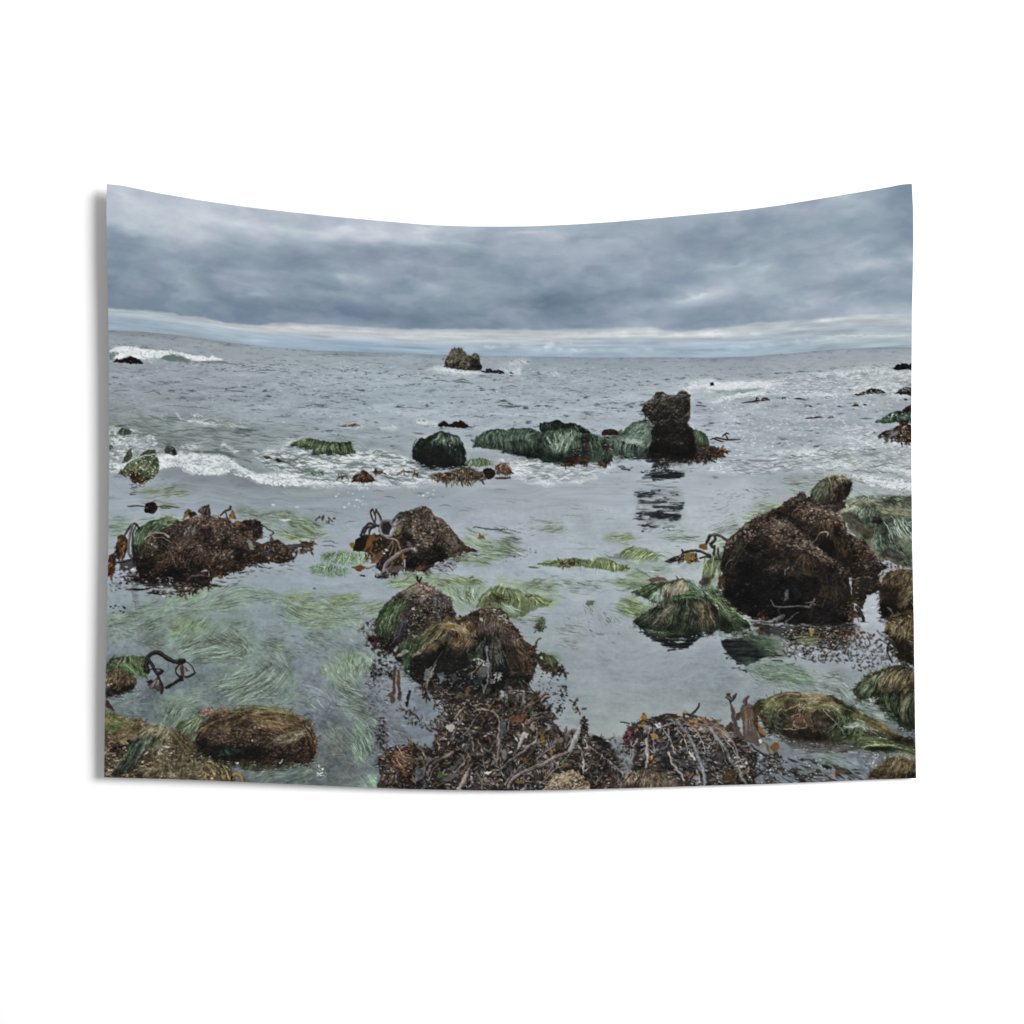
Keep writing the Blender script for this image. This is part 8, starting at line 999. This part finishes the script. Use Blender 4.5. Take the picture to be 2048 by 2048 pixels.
k_ = below[..., None]; IMG[:] = IMG*(1-.02*k_)+k_*.02*np.array((128,133,138), f32)+k_*np.clip(30-IMG, 0, 30)*.4; IMG += (wat*below)[..., None]*np.array((1,1.5,0), f32)*(1-sstep(205, 225, lum))[..., None]; IMG[:] = np.clip(IMG, 14, 246)
# =================================================================== the scene
import bpy
C = bpy.context.scene.collection
S = 0.9144/1612                                  # metres per print pixel (the cloth is 36 inches wide)
CAM = 4.0; DEP = 0.0205                          # camera distance, gap between cloth and wall
def lin(c):
    c = np.clip(c, 0, 255)/255.; return np.where(c <= .04045, c/12.92, ((c+.055)/1.055)**2.4)
KEY, FILL = 1.08, 0.42                           # light falling on the wall: key lamp, surrounding fill
def wx(px): return (px-1024)*S
def wz(py): return (1024-py)*S
def outline(u, v):
    """cloth parameters -> print pixel position"""
    yl = TOPY[0]+v*(BOTY[0]-TOPY[0]); xl = np.interp(yl, LEFY, LEFX); xr = np.interp(yl, RIGY, RIGX)
    x = xl+(xr-xl)*u; t = np.interp(x, tX, tY); b = np.interp(x, bX, bY)
    return x, t+(b-t)*v
tX, tY = smooth1(TOPX, TOPY); bX, bY = smooth1(BOTX, BOTY)
tY = np.where((tX < 232) | (tX > 1806), np.interp(tX, TOPX, TOPY), tY)
bX = np.asarray(bX, float)
def depth(u, v):
    """gap to the wall: the cloth hangs in very slack folds, closer in at the lower right"""
    w = .0011*np.sin(6.1*u+1.7*v+.6)*np.sin(2.2*v+.5)+.0012*np.sin(13*u-3.*v+1.)*np.exp(-((v-.25)/.35)**2)
    return DEP-.0085*sstep(.1, .9, u)*v*v-.005*v**3+w
# ---- colour areas of the print: each printed rock and weed bank is its own piece of the cloth's face
AREA = [('island','printed_rock','twin-topped rocky islet on the horizon'),('reefA','printed_rock','dark reef at the right edge, highest of the far reefs'),('reefB','printed_rock','low dark reef with pale specks in white surf'),
 ('reefC','printed_rock','dark wedge of reef cut by the right edge'),('moundR','printed_seaweed','dark green weed hump cut by the right edge'),('reefE','printed_rock','small reddish reef in the open water'),
 ('stoneA','printed_rock','green and orange weedy stone in the surf at left'),('hump','printed_seaweed','low grass-green hump in the surf'),('dome','printed_rock','dark dome-shaped rock draped with green weed'),
 ('reefback','printed_seaweed','small dark green hump behind the long green reef'),('reefleft','printed_seaweed','left end of the long green weed-hung reef'),('reeffront','printed_seaweed','bulging green front of the long weed-hung reef'),
 ('reefright','printed_seaweed','pale green weed slope beside the tower rock'),('tower','printed_rock','tall dark tower rock with two blunt tips'),('weedA','printed_seaweed','small brown weed tuft in the foam'),('ballA','printed_rock','small round dark stone among brown weed'),
 ('ballB','printed_seaweed','brown hairy weed clump at the edge of the foam'),('heap','printed_rock','broad weedy rock heap at left with a green grass cap'),('stoneB','printed_rock','small brown stone with a thin drifting stem'),
 ('centre','printed_rock','pyramid-shaped barnacled rock fringed with kelp'),('grassA','printed_seaweed','rear striped grass mound beside the big rock'),('grassB','printed_seaweed','front striped grass mound above its dark reflection'),
 ('bank','printed_seaweed','tangled pale green grass bank at the right edge'),('headR','printed_rock','grass-topped brown boulder behind the big rock'),('bigback','printed_rock','rear ridge of the big dark rock'),('big','printed_rock','big dark rock, largest in the picture'),
 ('mound','printed_rock','round barnacled mound with green grass on its left side'),('moundb','printed_rock','twin brown hairy mound above the kelp heap'),('weedheap','printed_seaweed','wide heap of brown and grey kelp at the bottom'),('barnacle','printed_rock','pale yellow barnacled knob at the bottom edge'),
 ('kelpmound','printed_seaweed','kelp-covered mound with long curved grey stems'),('tuft','printed_seaweed','tan hair-like weed tuft at the bottom edge'),('grassD','printed_seaweed','broad brown and green grass mound in the pool at right'),
 ('grassC','printed_seaweed','overhanging green grass mound cut by the right edge'),('hayA','printed_rock','hay-coloured mound at the right edge, upper of two'),('hayB','printed_rock','hay-coloured mound at the right edge, lower of two'),('hayC','printed_rock','hay-coloured mound in the lower right corner'),
 ('grasscap','printed_seaweed','green grass tuft at the left edge beside a bent kelp stem'),('hayD','printed_rock','straw-coloured stone under the grass tuft at the left edge'),('boulderL','printed_rock','barnacled boulder in the lower left corner'),('brownmound','printed_rock','long brown hair-covered mound at lower left'),('hayE','printed_seaweed','straw tuft with a small hooked stem at the bottom edge')]
LAB = np.where(YY < hor1[None, :], 0, 1).astype(np.int16)
for i_, (k_, *_r) in enumerate(AREA):
    w_, gx_, gy_, d_ = sdf(REG[k_], 3); v_ = LAB[w_[1]:w_[3], w_[0]:w_[2]]; v_[d_ > 0] = i_+2
NU, NV = 1250, 940
u_, v_ = np.meshgrid(np.linspace(0, 1, NU), np.linspace(0, 1, NV))
px, py = outline(u_, v_)
def sample(A, x, y):
    fx = np.clip(x-OX, 0, CW-1.001); fy = np.clip(y-OY, 0, CH-1.001); i = fx.astype(int); j = fy.astype(int); a = (fx-i)[..., None]; b = (fy-j)[..., None]
    return (A[j, i]*(1-a)+A[j, i+1]*a)*(1-b)+(A[j+1, i]*(1-a)+A[j+1, i+1]*a)*b
GAIN = 1/(KEY+FILL)
dye = lin(sample(IMG, px, py))*GAIN
V = np.stack([wx(px), -depth(u_, v_), wz(py)], -1).reshape(-1, 3).astype(f32)
col = np.concatenate([dye, np.ones(dye.shape[:2]+(1,))], -1).reshape(-1, 4).astype(f32)
idx = np.arange(NU*NV).reshape(NV, NU)
F = np.stack([idx[:-1, :-1], idx[1:, :-1], idx[1:, 1:], idx[:-1, 1:]], -1).reshape(-1, 4)
cx_ = (px[:-1, :-1]+px[1:, 1:])/2; cy_ = (py[:-1, :-1]+py[1:, 1:])/2
lab = LAB[np.clip((cy_-OY).astype(int), 0, CH-1), np.clip((cx_-OX).astype(int), 0, CW-1)].reshape(-1)
def mesh(name, verts, quads, mat, parent=None, dyes=None):
    me = bpy.data.meshes.new(name); n = len(quads)
    me.vertices.add(len(verts)); me.vertices.foreach_set('co', verts.astype(f32).ravel())
    me.loops.add(n*4); me.loops.foreach_set('vertex_index', quads.astype(np.int32).ravel())
    me.polygons.add(n); me.polygons.foreach_set('loop_start', np.arange(0, n*4, 4, dtype=np.int32))
    me.update(calc_edges=True)
    if dyes is not None:
        a = me.color_attributes.new('dye', 'FLOAT_COLOR', 'POINT'); a.data.foreach_set('color', dyes.astype(f32).ravel())
    me.materials.append(mat); me.validate()
    o = bpy.data.objects.new(name, me); C.objects.link(o)
    if parent is not None: o.parent = parent
    return o
def nodes(name):
    m = bpy.data.materials.new(name); m.use_nodes = True; nt = m.node_tree; b = nt.nodes['Principled BSDF']; return m, nt, b
# printed polyester: dye colour from the painted print, fine weave from procedural textures
mp, nt, b = nodes('printed_polyester')
at = nt.nodes.new('ShaderNodeAttribute'); at.attribute_name = 'dye'
tc = nt.nodes.new('ShaderNodeTexCoord'); wn = nt.nodes.new('ShaderNodeTexNoise'); wn.inputs['Scale'].default_value = 900; wn.inputs['Detail'].default_value = 2
nt.links.new(tc.outputs['Object'], wn.inputs['Vector'])
mr = nt.nodes.new('ShaderNodeMapRange'); mr.inputs['To Min'].default_value = .97; mr.inputs['To Max'].default_value = 1.03; nt.links.new(wn.outputs['Fac'], mr.inputs['Value'])
mx = nt.nodes.new('ShaderNodeVectorMath'); mx.operation = 'SCALE'; nt.links.new(at.outputs['Color'], mx.inputs[0]); nt.links.new(mr.outputs['Result'], mx.inputs['Scale'])
nt.links.new(mx.outputs['Vector'], b.inputs['Base Color']); b.inputs['Roughness'].default_value = 1; b.inputs['Specular IOR Level'].default_value = 0.0
mb, nt, b = nodes('greyed_backing')  # unseen back, darkened so less light bounces into the wall shadow
wn = nt.nodes.new('ShaderNodeTexNoise'); wn.inputs['Scale'].default_value = 700; cr = nt.nodes.new('ShaderNodeValToRGB'); cr.color_ramp.elements[0].color = (.42,.42,.42,1); cr.color_ramp.elements[1].color = (.48,.48,.48,1)
nt.links.new(wn.outputs['Fac'], cr.inputs['Fac']); nt.links.new(cr.outputs['Color'], b.inputs['Base Color']); b.inputs['Roughness'].default_value = .95; b.inputs['Specular IOR Level'].default_value = .05
mw, nt, b = nodes('white_wall_paint')
wn = nt.nodes.new('ShaderNodeTexNoise'); wn.inputs['Scale'].default_value = 40; wn.inputs['Detail'].default_value = 3; cr = nt.nodes.new('ShaderNodeValToRGB'); cr.color_ramp.elements[0].color = (.855,.855,.855,1); cr.color_ramp.elements[1].color = (.87,.87,.87,1)
nt.links.new(wn.outputs['Fac'], cr.inputs['Fac']); nt.links.new(cr.outputs['Color'], b.inputs['Base Color']); b.inputs['Roughness'].default_value = .95; b.inputs['Specular IOR Level'].default_value = 0.0
tap = bpy.data.objects.new('wall_tapestry', None); tap.empty_display_size = .1; C.objects.link(tap)
tap.location = (wx(1016), -DEP, wz(1582)); bpy.context.view_layer.update()
tap['label'] = 'rectangular cloth wall tapestry printed with a rocky seashore under grey clouds'; tap['category'] = 'tapestry'
org = np.array(tap.location, f32)
NAMES = [('printed_sky', 'cloudy grey-blue sky across the top of the print'), ('printed_sea', 'grey sea, surf and weedy shallows of the print')]+[(n_, l_) for _, n_, l_ in AREA]
for k_, (n_, l_) in enumerate(NAMES):
    q = F[lab == k_]
    if not len(q): continue
    used, inv = np.unique(q, return_inverse=True)
    o = mesh(n_, V[used]-org, inv.reshape(-1, 4), mp, tap, col[used]); o['label'] = l_
# back of the cloth, greyed to deepen the wall shadow, and its cut edges, 1.2 mm behind the printed face
bu, bv = np.meshgrid(np.linspace(0, 1, 240), np.linspace(0, 1, 180)); bx, by = outline(bu, bv)
Vb = np.stack([wx(bx), -depth(bu, bv)+.0012, wz(by)], -1).reshape(-1, 3); ib = np.arange(240*180).reshape(180, 240)
Fb = np.stack([ib[:-1, :-1], ib[:-1, 1:], ib[1:, 1:], ib[1:, :-1]], -1).reshape(-1, 4)
ring = np.concatenate([ib[0, :-1], ib[:-1, -1], ib[-1, :0:-1], ib[:0:-1, 0]]); Vr = Vb[ring].copy(); Vr[:, 1] -= .00119
r0 = len(Vb)+np.arange(len(ring)); Fr = np.stack([ring, np.roll(ring, -1), np.roll(r0, -1), r0], -1)
mesh('backing', (np.vstack([Vb, Vr])-org), np.vstack([Fb, Fr]), mb, tap)
# the wall
W = 4.0
wall = mesh('wall', np.array([(-W,0,-W),(W,0,-W),(W,0,W),(-W,0,W),(-W,.1,-W),(W,.1,-W),(W,.1,W),(-W,.1,W)]), np.array([(0,1,2,3),(5,4,7,6),(4,0,3,7),(1,5,6,2),(3,2,6,7),(4,5,1,0)]), mw)
wall['kind'] = 'structure'; wall['label'] = 'plain white wall behind the tapestry'; wall['category'] = 'wall'
# ---- light: one large soft lamp high on the right, and the even fill of a white room
sc = bpy.context.scene
w = bpy.data.worlds.new('World'); sc.world = w; w.use_nodes = True
bg = w.node_tree.nodes['Background']; bg.inputs['Color'].default_value = (1, 1, 1, 1); bg.inputs['Strength'].default_value = FILL
import mathutils
Ld = mathutils.Vector((1.0, -1.0, .34)); Ln = Ld.normalized(); R = 26.0; size = 13.8
ld = bpy.data.lights.new('softbox', 'AREA'); ld.shape = 'DISK'; ld.size = size; ld.color = (1, 1, 1)
cosw = -Ln.y                                     # irradiance on the wall = P*cos/(pi*R^2) for a lamp facing it
ld.energy = KEY*math.pi*math.pi*R*R/cosw
lo = bpy.data.objects.new('softbox', ld); C.objects.link(lo); lo.location = Ln*R; lo.rotation_euler = (-Ln).to_track_quat('-Z', 'Y').to_euler()
cd = bpy.data.cameras.new('camera'); cam = bpy.data.objects.new('camera', cd); C.objects.link(cam); cam.location = (0, -CAM, 0); cam.rotation_euler = (math.pi/2, 0, 0)
cd.sensor_width = 36; cd.lens = 36*(CAM-DEP+.002)/(2048*S); cd.clip_end = 100; sc.camera = cam
vs = sc.view_settings; vs.view_transform = 'Standard'; vs.look = 'None'; vs.exposure = 0; vs.gamma = 1; vs.use_curve_mapping = False
sc.render.resolution_x = sc.render.resolution_y = 1024
